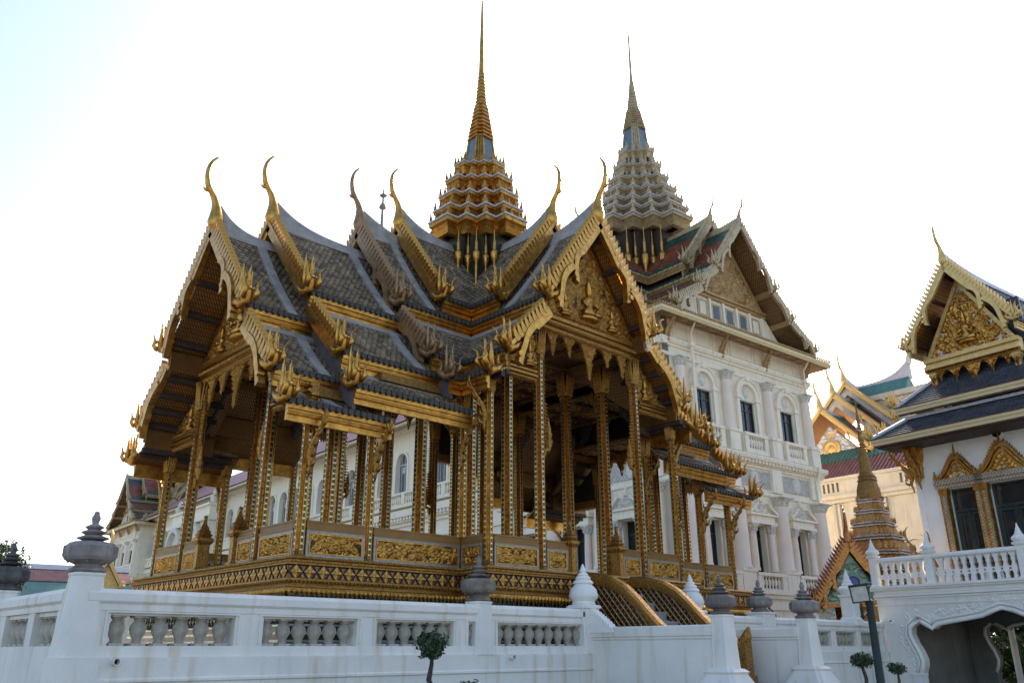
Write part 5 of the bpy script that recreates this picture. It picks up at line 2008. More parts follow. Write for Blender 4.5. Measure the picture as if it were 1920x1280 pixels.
# local frame: x along +y' of the palace, y+ points towards the camera side (-x')
bw = 3.05
nb = int(WL / bw)
for lvl, (za, zb, z0, z1, r, mt) in enumerate(((9.6, 17.0, 11.15, 13.75, .92, 'window_shutter'), (.5, 9.0, 2.4, 5.2, .62, 'window_shutter'))):
    x = 0
    for i in range(nb):
        c = (i + .5) * bw
        for (a, b, e, f_) in ((x, c - r, za, zb), (c - r, c + r, za, z0), (c - r, c + r, z1 + (r if lvl == 0 else 0), zb)):
            mb = MB()
            mb.box(a, b, -.5, 0, e, f_)
            wput('wall', mb, 'palace_white')
        x = c + r
        mb = MB()
        mb.box(c - r, c + r, -.42, -.36, z0, z1 + r)
        w = wput('window', mb, mt)
        mb = MB()
        for q in (-1, 0, 1):
            mb.box(c + q * r * .62 - .035, c + q * r * .62 + .035, -.357, -.30, z0, z1 + r * .8)
        mb.box(c - r, c + r, -.357, -.305, z1 - .05, z1 + .07)
        mb.box(c - r * .55, c - r * .1, -.357, -.34, z1 - .75, z1 - .2)
        mb.box(c + r * .1, c + r * .55, -.357, -.34, z1 - .75, z1 - .2)
        wput('window_frame', mb, 'stucco_grey', w)
        if lvl == 0:
            mb = MB()
            # spandrels that turn the square head into an arch
            for s in (-1, 1):
                pr = [(c + s * r, z1), (c + s * r, z1 + r)]
                ar = [(c + s * r * cos(t * pi / 16), z1 + r * sin(t * pi / 16)) for t in range(9)]
                for p, q in zip(ar[:-1], ar[1:]):
                    mb.prism([(p[0], p[1]), (q[0], q[1]), (q[0], z1 + r + .001), (p[0], z1 + r + .001)], 'y', -.5, -.002)
            arch_ring(mb, c, z1, r, r + .22, -.02, .12, 12)
            mb.box(c - r - .24, c - r, -.02, .14, z0, z1)
            mb.box(c + r, c + r + .24, -.02, .14, z0, z1)
            wput('window_arch', mb, 'palace_white', w)
            mb = MB()
            mb.box(c - bw / 2, c + bw / 2, .0, .62, 9.75, 9.98)
            mb.box(c - bw / 2, c + bw / 2, .26, .66, 10.86, 11.04)
            mb.box(c - bw / 2, c - bw / 2 + .5, .28, .64, 9.982, 10.858)
            b_ = wput('balcony', mb, 'palace_white')
            if i < 16:
                bal_row(b_, c - bw / 2 + .5, c + bw / 2, .46, 9.981, 10.859, 8, rad=.10)
            else:
                mb = MB()
                mb.box(c - bw / 2 + .5, c + bw / 2, .40, .5, 9.981, 10.859)
                wput('balcony_panel', mb, 'palace_white', b_)
        else:
            mb = MB()
            mb.prism([(c - 1.1, 5.5), (c + 1.1, 5.5), (c, 6.4)], 'y', 0, .3)
            mb.box(c - 1.2, c + 1.2, 0, .4, 5.3, 5.498)
            a_ = wput('window_pediment', mb, 'palace_white', w)
            mb = MB()
            relief(mb, 1.7, .7, 24, 12, .2, i, lambda x, z: z < .7 * (1 - abs(x - .85) / .85), 26, True, Matrix.Translation((c, .30, 5.52)) @ Matrix.Rotation(pi, 4, 'Z'))
            tag(wput('pediment_relief', mb, 'palace_relief', a_, True), kind='stuff')
    mb = MB()
    mb.box(x, WL, -.5, 0, za, zb)
    wput('wall', mb, 'palace_white')
mb = MB()
for (z0, z1, o_) in ((8.2, 8.5, .2), (8.502, 8.9, .45), (8.902, 9.3, .75), (9.302, 9.6, .35), (6.9, 7.2, .2), (16.4, 16.6, .3), (16.602, 16.9, .6), (.2, .6, .4)):
    mb.box(0, WL, -.1, o_, z0, z1)
wput('cornice', mb, 'palace_white')
mb = MB()
for i in range(int(WL / .5)):
    mb.box(i * .5 + .1, i * .5 + .35, .2, .66, 8.62, 8.90)
tag(wput('modillions', mb, 'palace_white'), kind='stuff')
mb = MB()
mb.prism([(.0, 16.9), (1.7, 16.5), (1.75, 16.7), (0, 17.3)], 'x', 0, WL)
mb.prism([(1.6, 16.42), (1.85, 16.42), (1.85, 16.6), (1.7, 16.74), (1.6, 16.74)], 'x', 0, WL)
wput('eave', mb, 'palace_pale_gilt')
mb = MB()
mb.prism([(-.5, 16.9), (1.5, 17.0), (-5.5, 22.0), (-12, 17.0)], 'x', 0, WL)
wput('roof', mb, 'roof_red')
mb = MB()
mb.box(0, WL, -12, -.6, GROUND, 16.8)
mb.box(0, WL, -.5, .0, GROUND, .49)
wput('core', mb, 'palace_cream')
# entrance bay with a curved white pediment and parapet towards the far end
cx = 68.0
mb = MB()
mb.box(cx - 7, cx + 7, 0, 2.2, GROUND, 13.4)
mb.box(cx - 7.4, cx + 7.4, 0, 2.7, 13.4, 13.9)
mb.box(cx - 7, cx + 7, 0, 2.2, 13.9, 15.2)
mb.box(cx - 7.3, cx + 7.3, 0, 2.5, 15.2, 15.5)
e_ = wput('entrance_bay', mb, 'palace_white')
mb = MB()
arch_ring(mb, cx + 4, 11.0, 1.9, 2.5, 2.2, 2.9, 18)
arch_ring(mb, cx - 3, 11.0, 1.9, 2.5, 2.2, 2.9, 18)
wput('entrance_arch', mb, 'palace_relief', e_)
mb = MB()
mb.lathe([(.3, 0), (.5, .3), (.6, .8), (.3, 1.2), (.35, 1.3), (.1, 1.9)], 10, Matrix.Translation((cx - 6.5, 1.5, 15.5)))
mb.lathe([(.3, 0), (.5, .3), (.6, .8), (.3, 1.2), (.35, 1.3), (.1, 1.9)], 10, Matrix.Translation((cx + 6.5, 1.5, 15.5)))
wput('urn', mb, 'palace_relief', e_)
# central spire tip rising behind the pavilion roof
cs = empty('palace_spire', (*ck_world(14, 58), 0))
tag(cs, 'thin grey spire tip rising behind the pavilion roof horns', 'spire')
mb = MB()
mb.lathe([(4.0, 17), (3.0, 26), (1.2, 36), (.5, 42), (.30, 46), (.22, 50.0), (.13, 55.2)], 12)
mb.build('spire_shaft', 'stone_grey', cs)
mb = MB()
for z, r in ((46.2, .42), (50.5, .36), (53.6, .5)):
    mb.lathe([(.05, -.5), (r, -.1), (r * .9, .2), (.05, .8)], 10, Matrix.Translation((0, 0, z)))
mb.lathe([(.05, 0), (.55, .35), (.12, .7), (.02, 2.0)], 8, Matrix.Translation((0, 0, 55.0)))
mb.build('spire_beads', 'stone_grey', cs)

# ================================================================== right-hand hall on its terrace, local frame RB
RA = radians(-8.0)
RO = (12.5, -5.75)


def rb_world(x, y):
    c, s = cos(RA), sin(RA)
    return (RO[0] + c * x - s * y, RO[1] + s * x + c * y)


ter = empty('white_terrace', (*RO, 0), RA)
tag(ter, 'white terrace with a lobed archway below and a pierced balustrade on top, lower right', 'terrace')


def lobed(y0, y1, zt, zs, n=10):
    """left half outline of the lobed arch from springing to crown, in (y, z); y0 left jamb, y1 centre"""
    P = [(y0, -2.42), (y0 + .10, -2.20), (y0 + .13, -2.02), (y0 + .05, -1.75), (y0 - .08, -1.50), (y0 - .16, -1.25), (y0 - .12, -1.03), (y0 + .06, -.90), (y0 + .28, -.90), (y0 + .48, -1.02), (y0 + .60, -1.10),
         (y0 + .66, -1.03), (y0 + .80, -.96), (y0 + 1.2, -.90), (y0 + 1.8, -.82), (y0 + 2.2, -.76), (y0 + 2.42, -.66), (y1, -.56)]
    return P


AY0, AYC = 1.15, 3.92          # distances along -y
LH = lobed(AY0, AYC, 0, 0)


def arch_wall(mb, x0, x1, ya, yb, zt, LH, yc):
    """wall slab from ya to yb (positive distances along -y) with the lobed opening cut through"""
    full = LH + [(2 * yc - a, b) for a, b in LH[::-1][1:]]
    j0, j1 = full[0][0], full[-1][0]
    mb.box(x0, x1, -j0, -ya, GROUND, zt)
    mb.box(x0, x1, -yb, -j1, GROUND, zt)
    # left and right of the jamb where the outline bulges outward is carried by quads up to the top
    m_ = len(full)
    hi = [(a, b) for a, b in full]
    # split the outline into the part below the shoulders (treated horizontally) and the head (treated vertically)
    def head(seq):
        for (a, b), (c, d) in zip(seq[:-1], seq[1:]):
            if abs(a - c) < 1e-5:
                continue
            mb.prism([(-a, b), (-c, d), (-c, zt), (-a, zt)], 'x', x0, x1)
    def flank(seq, edge):
        for (a, b), (c, d) in zip(seq[:-1], seq[1:]):
            if abs(b - d) < 1e-5:
                continue
            mb.prism([(-a, b), (-edge, b), (-edge, d), (-c, d)], 'x', x0, x1)
    k = 5
    return full, k, head, flank


mb = MB()
# build the front wall with the opening: flanks beside the jambs up to the shoulder, head above it
SH = 5                                     # index of the widest point of the shoulder
zt = -.02
lft = LH[:SH + 1]
edgeL = LH[SH][0] - .0
for x0, x1, A0, AC, ymax in ((0, .35, 0.0, AYC, 9.5), (4.0, 4.3, .5, 4.25, 9.5)):
    mb = MB()
    dy = AC - AYC
    pts = [(a + dy, b) for a, b in LH]
    for mir in (0, 1):
        q = pts if mir == 0 else [(2 * AC - a, b) for a, b in pts]
        e = A0 if mir == 0 else ymax
        sh = q[SH][0]
        for (a, b), (c, d) in zip(q[:SH], q[1:SH + 1]):
            mb.prism([(-a, b), (-e, b), (-e, d), (-c, d)], 'x', x0, x1)
        mb.prism([(-q[0][0], GROUND), (-e, GROUND), (-e, q[0][1]), (-q[0][0], q[0][1])], 'x', x0, x1)
        mb.prism([(-sh, q[SH][1]), (-e, q[SH][1]), (-e, zt), (-sh, zt)], 'x', x0, x1)
        for (a, b), (c, d) in zip(q[SH:-1], q[SH + 1:]):
            mb.prism([(-a, b), (-c, d), (-c, zt), (-a, zt)], 'x', x0, x1)
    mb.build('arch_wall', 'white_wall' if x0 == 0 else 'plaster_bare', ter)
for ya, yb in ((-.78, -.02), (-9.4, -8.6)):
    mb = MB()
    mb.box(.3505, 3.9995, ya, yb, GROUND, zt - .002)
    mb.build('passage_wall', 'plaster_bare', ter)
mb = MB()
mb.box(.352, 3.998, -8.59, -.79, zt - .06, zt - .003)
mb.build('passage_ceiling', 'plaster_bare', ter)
mb = MB()
mb.box(-.02, 6.0, -9.5, .05, zt, .10)
mb.build('terrace_slab', 'white_clean', ter)
# arch mouldings: two rolls following the outline, rocaille border
full = LH + [(2 * AYC - a, b) for a, b in LH[::-1][1:]]
mb = MB()
mb.tube([(-.02, -a, b) for a, b in full], .065, 8)
out2 = []
for i, (a, b) in enumerate(full):
    p0, p1 = Vector(full[max(0, i - 1)]), Vector(full[min(len(full) - 1, i + 1)])
    t = (p1 - p0).normalized()
    n = Vector((-t.y, t.x))
    out2.append((a + n.x * .13, b + n.y * .13))
mb.tube([(-.03, -a, b) for a, b in out2], .035, 6)
mb.tube([(3.98, -a - .33, b) for a, b in full], .05, 8)
mb.build('arch_moulding', 'white_clean', ter, smooth=True)
mb = MB()
rnd = random.Random(8)
for i in range(len(full) - 1):
    a, b = Vector(full[i]), Vector(full[i + 1])
    for j in range(int((b - a).length / .03) + 1):
        p = a + (b - a) * rnd.random()
        t = (b - a).normalized()
        n = Vector((-t.y, t.x))
        w = .16 + .22 * rnd.random() + (.25 * rnd.random() if abs(p.x - AYC) < .45 else 0)
        q = p + n * w
        s = rnd.uniform(.03, .055)
        mb.lathe([(.004, -s), (s * .8, -s * .2), (s * .6, s * .4), (.004, s * 1.2)], 6, Matrix.Translation((-.0, -q.x, q.y)) @ Matrix.Rotation(rnd.uniform(0, 6), 4, 'X') @ Matrix.Diagonal((.8, 1, 1.3, 1)))
tag(mb.build('arch_rocaille', 'white_clean', ter, smooth=True), kind='stuff')
mb = MB()
for (z0, z1, o_) in ((.10, .16, .10), (.161, .24, .16), (-.10, -.03, .08), (-.17, -.12, .04), (-.36, -.33, .03)):
    mb.box(-o_, .05, -9.5, .06, z0, z1)
mb.build('cornice', 'white_clean', ter)
mb = MB()
mb.box(-.10, .1, -AY0 - .12, -.92, GROUND, -2.45)
mb.box(-.14, .1, -AY0 - .16, -.88, -2.45, -2.38)
mb.build('jamb_pier', 'white_clean', ter)


# pierced balustrade: flat urn-shaped members with roundels between, bud-topped posts
def pierced():
    m_ = MB()
    prof = [(.045, 0), (.05, .10), (.035, .14), (.075, .24), (.085, .32), (.05, .42), (.035, .48), (.06, .56), (.05, .62), (.10, .72), (.11, .76)]
    poly = [(a, b) for a, b in prof] + [(-a, b) for a, b in prof[::-1]]
    for (a, b), (c, d) in zip(prof[:-1], prof[1:]):
        m_.prism([(-a, b), (a, b), (c, d), (-c, d)], 'x', -.05, .05)
    arch_ring_x(m_, .125, .30, .04, .075, -.045, .045)
    return m_.mesh('pierced_member')


def arch_ring_x(m_, y, z, r0, r1, x0, x1, n=10):
    for i in range(n):
        a, b = 2 * pi * i / n, 2 * pi * (i + 1) / n
        m_.prism([(y + r0 * cos(a), z + r0 * sin(a)), (y + r1 * cos(a), z + r1 * sin(a)), (y + r1 * cos(b), z + r1 * sin(b)), (y + r0 * cos(b), z + r0 * sin(b))], 'x', x0, x1)


pm = shared('pierced', pierced, 'white_clean')
bal = empty('terrace_balustrade', (*RO, 0), RA)
tag(bal, 'white pierced balustrade with bud-topped posts along the terrace edge', 'balustrade')
PX = .14
mb = MB()
mb.prism([(PX - .10, 1.0), (PX - .13, 1.03), (PX - .13, 1.09), (PX - .08, 1.14), (PX + .08, 1.14), (PX + .13, 1.09), (PX + .13, 1.03), (PX + .10, 1.0)], 'y', -9.4, 0)
mb.build('handrail', 'white_clean', bal)
mb = MB()
mb.box(PX - .09, PX + .09, -9.4, 0, .10, .235)
mb.build('base_rail', 'white_clean', bal)
posts = [0, -1.92, -3.84 - .9, -6.9, -9.2]
for i, y in enumerate(posts):
    mb = MB()
    T = Matrix.Translation((PX, y, 0))
    mb.mould(redent(.125, .03, 1), [(.06, .10), (.06, .22), (.02, .28), (0, .30), (0, 1.14), (.05, 1.18), (.06, 1.24)], True, T)
    mb.lathe([(.15, 1.24), (.21, 1.31), (.22, 1.36), (.18, 1.42), (.12, 1.45), (.13, 1.465), (.085, 1.52), (.095, 1.535), (.06, 1.60), (.068, 1.61), (.035, 1.69), (.008, 1.80)], 12, T)
    mb.build('bud_post', 'white_clean', bal)
for a, b in zip(posts[:-1], posts[1:]):
    n = int((a - b - .3) / .25)
    for j in range(n):
        inst('pierced_member', pm, bal, (PX, b + .2 + (a - b - .4) * (j + .3) / n, .236))

# ---- the hall itself
rh = empty('white_hall', (*RO, 0), RA)
tag(rh, 'white hall with gilt window frames, slate roof and golden gable at the right edge', 'hall')
XW = 2.1


def hp(nm, mb, mt, par=None, sm=False, kind=None):
    o = mb.build(nm, mt, par or rh, smooth=sm)
    if kind:
        o['kind'] = kind
    return o


wins = [(-2.86, -1.92), (-4.55, -3.26), (-6.2, -5.1)]
y = -.88
for (a, b) in wins:
    mb = MB()
    mb.box(XW, XW + .4, b, y, .10, 5.6)
    hp('wall', mb, 'white_clean')
    mb = MB()
    mb.box(XW, XW + .4, a, b, 3.4, 5.6)
    hp('wall', mb, 'white_clean')
    mb = MB()
    mb.box(XW, XW + .4, a, b, .10, .8)
    hp('wall', mb, 'white_clean')
    y = a
mb = MB()
mb.box(XW, XW + .4, -9.5, y, .10, 5.6)
hp('wall', mb, 'white_clean')
mb = MB()
mb.box(XW + .401, XW + 7, -9.4, -.9, .10, 5.59)
hp('core', mb, 'white_clean')
# corner pilaster, round vent
mb = MB()
mb.box(XW - .05, XW, -1.06, -.86, .10, 5.1)
hp('corner_pilaster', mb, 'white_clean')
mb = MB()
mb.lathe([(.20, 0), (.20, .06), (.165, .06), (.16, .01)], 20, Matrix.Translation((XW, -3.86, 4.98)) @ Matrix.Rotation(-pi / 2, 4, 'Y'))
v_ = hp('round_vent', mb, 'white_clean')
mb = MB()
mb.lathe([(.01, .02), (.163, .02)], 20, Matrix.Translation((XW, -3.86, 4.98)) @ Matrix.Rotation(-pi / 2, 4, 'Y'))
hp('vent_hole', mb, 'window_dark', v_)


def hall_window(a, b, zt, ph):
    c, w = (a + b) / 2, (b - a)
    mb = MB()
    mb.box(XW + .30, XW + .36, a, b, .8, zt)
    w_ = hp('window', mb, 'pane')
    mb = MB()
    f = .07
    for (p, q, r, s) in ((a, a + f, .8, zt), (b - f, b, .8, zt), (a + f, b - f, zt - f, zt), (a + f, b - f, 2.62, 2.72), (c - .045, c + .045, .8, 2.62)):
        mb.box(XW + .22, XW + .30, p, q, r, s)
    for (p, q) in ((a + f, c - .045), (c + .045, b - f)):
        for e in ((p, p + .08, .9, 2.6), (q - .08, q, .9, 2.6), (p + .08, q - .08, 2.5, 2.6)):
            mb.box(XW + .24, XW + .298, e[0], e[1], e[2], e[3])
    hp('window_sash', mb, 'shutter_green', w_)
    # gilt jambs with mirror lattice
    for (p, q) in ((a - .24, a - .001), (b + .001, b + .24)):
        mb = MB()
        mb.box(XW - .10, XW + .2, p, q, .8, zt + .02)
        j_ = hp('jamb', mb, 'mirror_lattice', w_)
        mb = MB()
        mb.box(XW - .14, XW + .1, p - .002, p + .035, .8, zt + .02)
        mb.box(XW - .14, XW + .1, q - .035, q + .002, .8, zt + .02)
        mb.box(XW - .16, XW + .1, p - .03, q + .03, zt - .18, zt + .02)
        mb.box(XW - .16, XW + .1, p - .03, q + .03, .8, 1.0)
        hp('jamb_edge', mb, 'gold', j_)
    mb = MB()
    for (z0, z1, o_) in ((zt + .02, zt + .14, .18), (zt + .14, zt + .22, .24), (zt + .22, zt + .34, .16)):
        mb.box(XW - o_, XW + .1, a - .34, b + .34, z0, z1 - .003)
    lt = hp('lintel', mb, 'mirror_lattice', w_)
    # ogee gable over the window, three nested ribs
    zb = zt + .34
    H = ph
    W2 = w / 2 + .30

    def ogee(k, d=0.0):
        P = []
        for i in range(13):
            t = i / 12
            yy = W2 * k * (1 - t) ** .72 * (1 - .15 * sin(pi * t))
            P.append((yy, zb + d + H * k * (t ** 1.12)))
        return P
    for i, (k, o_) in enumerate(((1.0, .12), (.84, .18), (.68, .14))):
        mb = MB()
        P, Q = ogee(k), ogee(k - .10)
        for s in (-1, 1):
            for (p0, p1, q0, q1) in zip(P[:-1], P[1:], Q[:-1], Q[1:]):
                mb.prism([(c + s * p0[0], p0[1]), (c + s * p1[0], p1[1]), (c + s * q1[0], q1[1]), (c + s * q0[0], q0[1])], 'x', XW - o_, XW + .02)
        hp('gable_rib', mb, 'gold', lt)
    mb = MB()
    P = ogee(.98)
    for s in (-1, 1):
        for i in range(12):
            p = P[i]
            mb.add([(XW - .12, c + s * p[0], p[1] - .03), (XW - .02, c + s * p[0], p[1] - .03), (XW - .07, c + s * (p[0] + .02), p[1] + .13), (XW - .07, c + s * (p[0] - .07), p[1] + .03)], [(0, 1, 2), (0, 2, 3), (1, 3, 2)])
    mb.tube([(XW - .07, c, zb + H * .95), (XW - .07, c, zb + H + .12), (XW - .07, c, zb + H + .34)], [.05, .035, .004], 6)
    for s in (-1, 1):
        for zz in (0, .10, .2):
            mb.lathe([(.09 - zz * .25, 0), (.07 - zz * .2, .09)], 4, Matrix.Translation((XW - .09, c + s * (W2 + .02), zb + zz)))
    hp('gable_fins', mb, 'gold_carved', lt, kind='stuff')
    mb = MB()
    Q = ogee(.60)
    mb.prism([(c + p[0], p[1]) for p in Q] + [(c - p[0], p[1]) for p in Q[::-1][1:]], 'x', XW - .06, XW + .02)
    g_ = hp('gable_panel', mb, 'mirror_white', lt)
    mb = MB()
    relief(mb, W2 * 1.2, H * .6, 34, 22, .10, int(-c * 10), lambda x, z: abs(x - W2 * .6) < W2 * .6 * (1 - z / (H * .6)) ** .8, 60, True, Matrix.Translation((XW - .062, c, zb)) @ Matrix.Rotation(-pi / 2, 4, 'Z'))
    hp('gable_carving', mb, 'gold', g_, True, 'stuff')


hall_window(-2.86, -1.92, 3.4, .82)
hall_window(-4.55, -3.26, 3.4, 1.0)
hall_window(-6.2, -5.1, 3.4, .82)
# corner capital and eave bracket
mb = MB()
T = Matrix.Translation((XW - .02, -1.0, 0))
mb.mould(redent(.18, .05, 2), [(0, 3.9), (.02, 4.2), (.06, 4.25), (.02, 4.3), (.04, 4.4), (.10, 4.55), (.12, 5.0)], True, T)
for i in range(7):
    a = -1.22 + i * .07
    mb.tube([(XW - .22, a, 4.36), (XW - .30, a, 4.6), (XW - .42, a, 4.98)], [.045, .04, .035], 5)
    mb.tube([(XW - .2, a, 4.3), (XW - .19, a, 4.0), (XW - .17, a, 3.66 + .06 * abs(i - 3))], [.04, .035, .008], 5)
hp('corner_capital', mb, 'gold')
mb = MB()
bg_ = shared('bracket_gold', bracket_mesh, 'gold_carved')
inst('eave_bracket', bg_, rh, (XW - .15, -.84, 3.42), radians(20), 1.25)
inst('eave_bracket', bg_, rh, (XW - .16, -1.1, 3.5), radians(90), 1.1)


def hip_roof(z0, z1, x0, x1, y0, y1, mtile, tw=.26, th=.15):
    """front and left slopes of a hipped skirt: eave at (x0, y0) z0, head at (x1, y1) z1"""
    mb = MB()
    ye = -9.6
    rows = int(sqrt((z1 - z0) ** 2 + (x1 - x0) ** 2) / th)
    for r in range(rows):
        ta, tb = r / rows, (r + 1.15) / rows
        xa, xb = x0 + (x1 - x0) * ta, x0 + (x1 - x0) * tb
        za, zb = z0 + (z1 - z0) * ta, z0 + (z1 - z0) * tb
        yy0 = y0 + (y1 - y0) * (ta + tb) / 2
        n = int((yy0 - ye) / tw)
        for i in range(n):
            a = yy0 - (i + (.5 if r % 2 else 0)) * tw
            b = a - tw + .008
            mb.add([(xa - .01, a, za + .035), (xa - .01, b, za + .035), (xb, b, zb + .006), (xb, a, zb + .006), (xa - .01, a, za), (xa - .01, b, za)], [(0, 1, 2, 3), (0, 4, 5, 1)])
    o = hp('roof_slates', mb, mtile, None, False, 'stuff')
    mb = MB()
    mb.add([(x0, y0, z0), (x0, ye, z0), (x1, ye, z1), (x1, y1, z1), (6, y1, z1), (6, y0, z0)], [(0, 1, 2, 3), (0, 3, 4, 5)])
    hp('roof_deck', mb, 'dark_wood')
    mb = MB()
    mb.tube([(x0 - .02, y0 + .02, z0 + .05), (x1, y1, z1 + .07)], .075, 6)
    hp('hip_ridge', mb, 'trim_pale')
    mb = MB()
    mb.box(x0 - .03, x0 + .10, ye, y0 + .03, z0 - .24, z0 - .12)
    mb.box(x0 - .06, x0 + .10, ye, y0 + .06, z0 - .119, z0 - .02)
    hp('eave_board', mb, 'cream_fascia')
    mb = MB()
    mb.box(x0 - .08, x0 + .1, ye, y0 + .08, z0 - .019, z0 + .012)
    mb.box(x0 - .0, x0 + .1, ye, y0, z0 - .29, z0 - .2402)
    hp('eave_line', 'x' and mb, 'red_wood')
    mb = MB()
    mb.box(x1 - .16, x1 + .02, ye, y1 + .06, z1 - .0, z1 + .10)
    hp('head_flashing', mb, 'trim_pale')


hip_roof(5.27, 5.92, .88, 1.78, -.22, -1.15, 'slate_tile')
hip_roof(6.34, 7.55, 1.45, 2.75, -.98, -2.3, 'slate_tile')
mb = MB()
mb.box(.95, XW + .05, -9.5, -.3, 4.94, 4.98)
hp('eave_soffit', mb, 'dark_wood')
mb = MB()
mb.box(2.7, 9, -9.5, -2.3, 5.6, 7.55)
hp('attic', mb, 'slate_board')
hm_ = shared(('hh', .8, 'gold_yellow'), lambda: hang_hong_mesh(.8), 'gold_yellow')
for (x, yv, z) in ((.95, -.16, 5.35), (1.5, -.92, 6.45)):
    inst('eave_finial', hm_, rh, (x, yv, z), radians(25))
# golden gable facing the terrace
GY = -3.52
gsec = dict(ug=.0, wavy=True, purlins=True, sweep=.45, gold='gold_yellow', tiers=[(0, 11.0, 1.86, 8.38, -6, -6, 0.0, .08)], boards=1, ck=.80)
SPR = dict(k=.85, soffit='soffit', tile='slate_tile', tw=.2, th=.14, flash='trim_pale', fascia='gold_yellow', fh=.26, tile_end='slate_board', purlin='red_wood', gold='gold_yellow', hk=.72, ck=1.0, finarms=1)
roof_section(rh, (pi,), gsec, SPR, (1.55, GY, 0))
RZm = Matrix.Rotation(-pi / 2, 4, 'Z')
GX = 2.3
mb = MB()
mb.prism([(GY - 1.5, 8.0), (GY + 1.5, 8.0), (GY, 10.55)], 'x', GX - .05, GX + .1)
p_ = hp('pediment', mb, 'mirror_white')
mb = MB()
relief(mb, 2.9, 2.4, 100, 80, .15, 31, lambda x, z: z < 2.4 * (1 - abs(x - 1.45) / 1.45) * .95, 60, True, Matrix.Translation((GX - .06, GY, 8.05)) @ RZm)
hp('pediment_carving', mb, 'gold', p_, True, 'stuff')
inst('carved_figure', SHARED['figure'], p_, mw=Matrix.Translation((GX - .16, GY, 8.35)) @ RZm)
mb = MB()
for s in (-1, 1):
    mb.prism([(GY + s * 1.55, 8.0), (GY + s * 1.40, 8.0), (GY, 10.40), (GY, 10.65)], 'x', GX - .16, GX - .04)
for (z0, z1, o_) in ((7.86, 8.0, .26), (7.74, 7.856, .16), (7.60, 7.736, .30), (7.5, 7.596, .18)):
    mb.box(GX - o_, GX + .1, GY - 1.62, GY + 1.62, z0, z1)
hp('entablature', mb, 'gold_yellow')
mb = MB()
rnd = random.Random(3)
for i in range(38):
    v = GY - 1.6 + i * 3.2 / 37
    mb.add([(GX - .24, v - .05, 7.62), (GX - .24, v + .05, 7.62), (GX - .24, v, 7.46), (GX - .32, v, 7.55)], [(0, 3, 2), (3, 1, 2), (0, 1, 3)])
for dv, ph, pw in ((0, .78, .30), (.62, .42, .24), (-.62, .42, .24), (1.15, .30, .2), (-1.15, .30, .2), (1.42, .9, .10), (-1.42, .9, .10)):
    z0 = 7.5
    mb.prism([(GY + dv - pw, z0), (GY + dv + pw, z0), (GY + dv + pw * .3, z0 - ph * .5), (GY + dv, z0 - ph), (GY + dv - pw * .3, z0 - ph * .5)], 'x', GX - .14, GX - .08)
    for q in range(int(70 * ph)):
        f = rnd.random()
        w_ = pw * (1 - f) * (1 - .4 * f)
        v, z = GY + dv + rnd.uniform(-w_, w_), z0 - ph * f
        mb.add([(GX - .14, v - .045, z), (GX - .14, v + .045, z), (GX - .15, v, z - .09), (GX - .2, v, z - .02)], [(0, 3, 2), (3, 1, 2), (0, 1, 3)])
hp('carved_pendants', mb, 'gold', None, False, 'stuff')
for s in (-1, 1):
    mb = MB()
    mb.mould(redent(.09, .025, 1), [(0, 6.4), (0, 7.25), (.06, 7.4), (.05, 7.52)], True, Matrix.Translation((GX - .05, GY + s * 1.42, 0)))
    mb.build('gable_column', 'gold_yellow', rh)
    mb = MB()
    mb.box(GX - .25, GX + .1, GY + s * 1.42 - .18, GY + s * 1.42 + .18, 6.2, 6.42)
    mb.build('column_foot', 'trim_pale', rh)
mb = MB()
mb.box(GX + .25, GX + .35, GY - 1.7, GY + 1.7, 6.4, 9.5)
hp('gable_recess', mb, 'slate_tile')

# ---- things standing on the terrace
for i in range(6):
    c = empty('gilt_pedestal', (*rb_world(.62 + .05 * (i % 2), -2.75 - .42 * i), .10))
    tag(c, ('first', 'second', 'third', 'fourth', 'fifth', 'sixth')[i] + ' brown gilt pedestal from the left behind the terrace balustrade', 'pedestal', 'pedestals behind the balustrade')
    mb = MB()
    mb.lathe([(.16, 0), (.17, .08), (.11, .16), (.13, .3), (.16, .5), (.12, .62), (.16, .68), (.10, .76), (.05, .86), (.03, .93)], 10)
    mb.build('pedestal_body', 'gilt_worn', c, smooth=True, auto=40)
sh = empty('small_shrine', (*rb_world(1.25, -1.05), .10), RA)
tag(sh, 'small shrine with red-brown horned roof ends behind the terrace balustrade', 'shrine')
mb = MB()
mb.box(-.3, .3, -.3, .3, 0, .75)
mb.build('shrine_body', 'gilt_worn', sh)
mb = MB()
mb.prism([(-.42, .75), (.42, .75), (.1, 1.15), (0, 1.25), (-.1, 1.15)], 'y', -.35, .35)
mb.build('shrine_roof', 'mosaic_orange', sh)
ch_ = shared(('chofa', .5, 'gilt_worn'), lambda: chofa_mesh(.5), 'gilt_worn')
inst('horn_finial', ch_, sh, (.0, .22, 1.15), pi / 2 + .5)
inst('horn_finial', ch_, sh, (.0, -.28, .95), -pi / 2 - .5)

# bud post on the wall below the terrace
bp_ = empty('bud_post', (10.6, -5.72, 0))
tag(bp_, 'white bud-topped post in front of the mosaic gate, left of the terrace', 'post')
mb = MB()
mb.mould(redent(.22, .05, 1), [(.05, -1.0), (.05, -.8), (.0, -.74), (0, -.18), (.05, -.14), (.05, -.08)], True)
mb.build('pedestal', 'white_clean', bp_)
mb = MB()
mb.lathe([(.20, -.08), (.30, .02), (.31, .08), (.24, .17), (.17, .20), (.185, .22), (.12, .30), (.135, .32), (.08, .42), (.095, .435), (.05, .55), (.008, .70)], 12)
mb.build('bud', 'white_clean', bp_, smooth=True, auto=35)

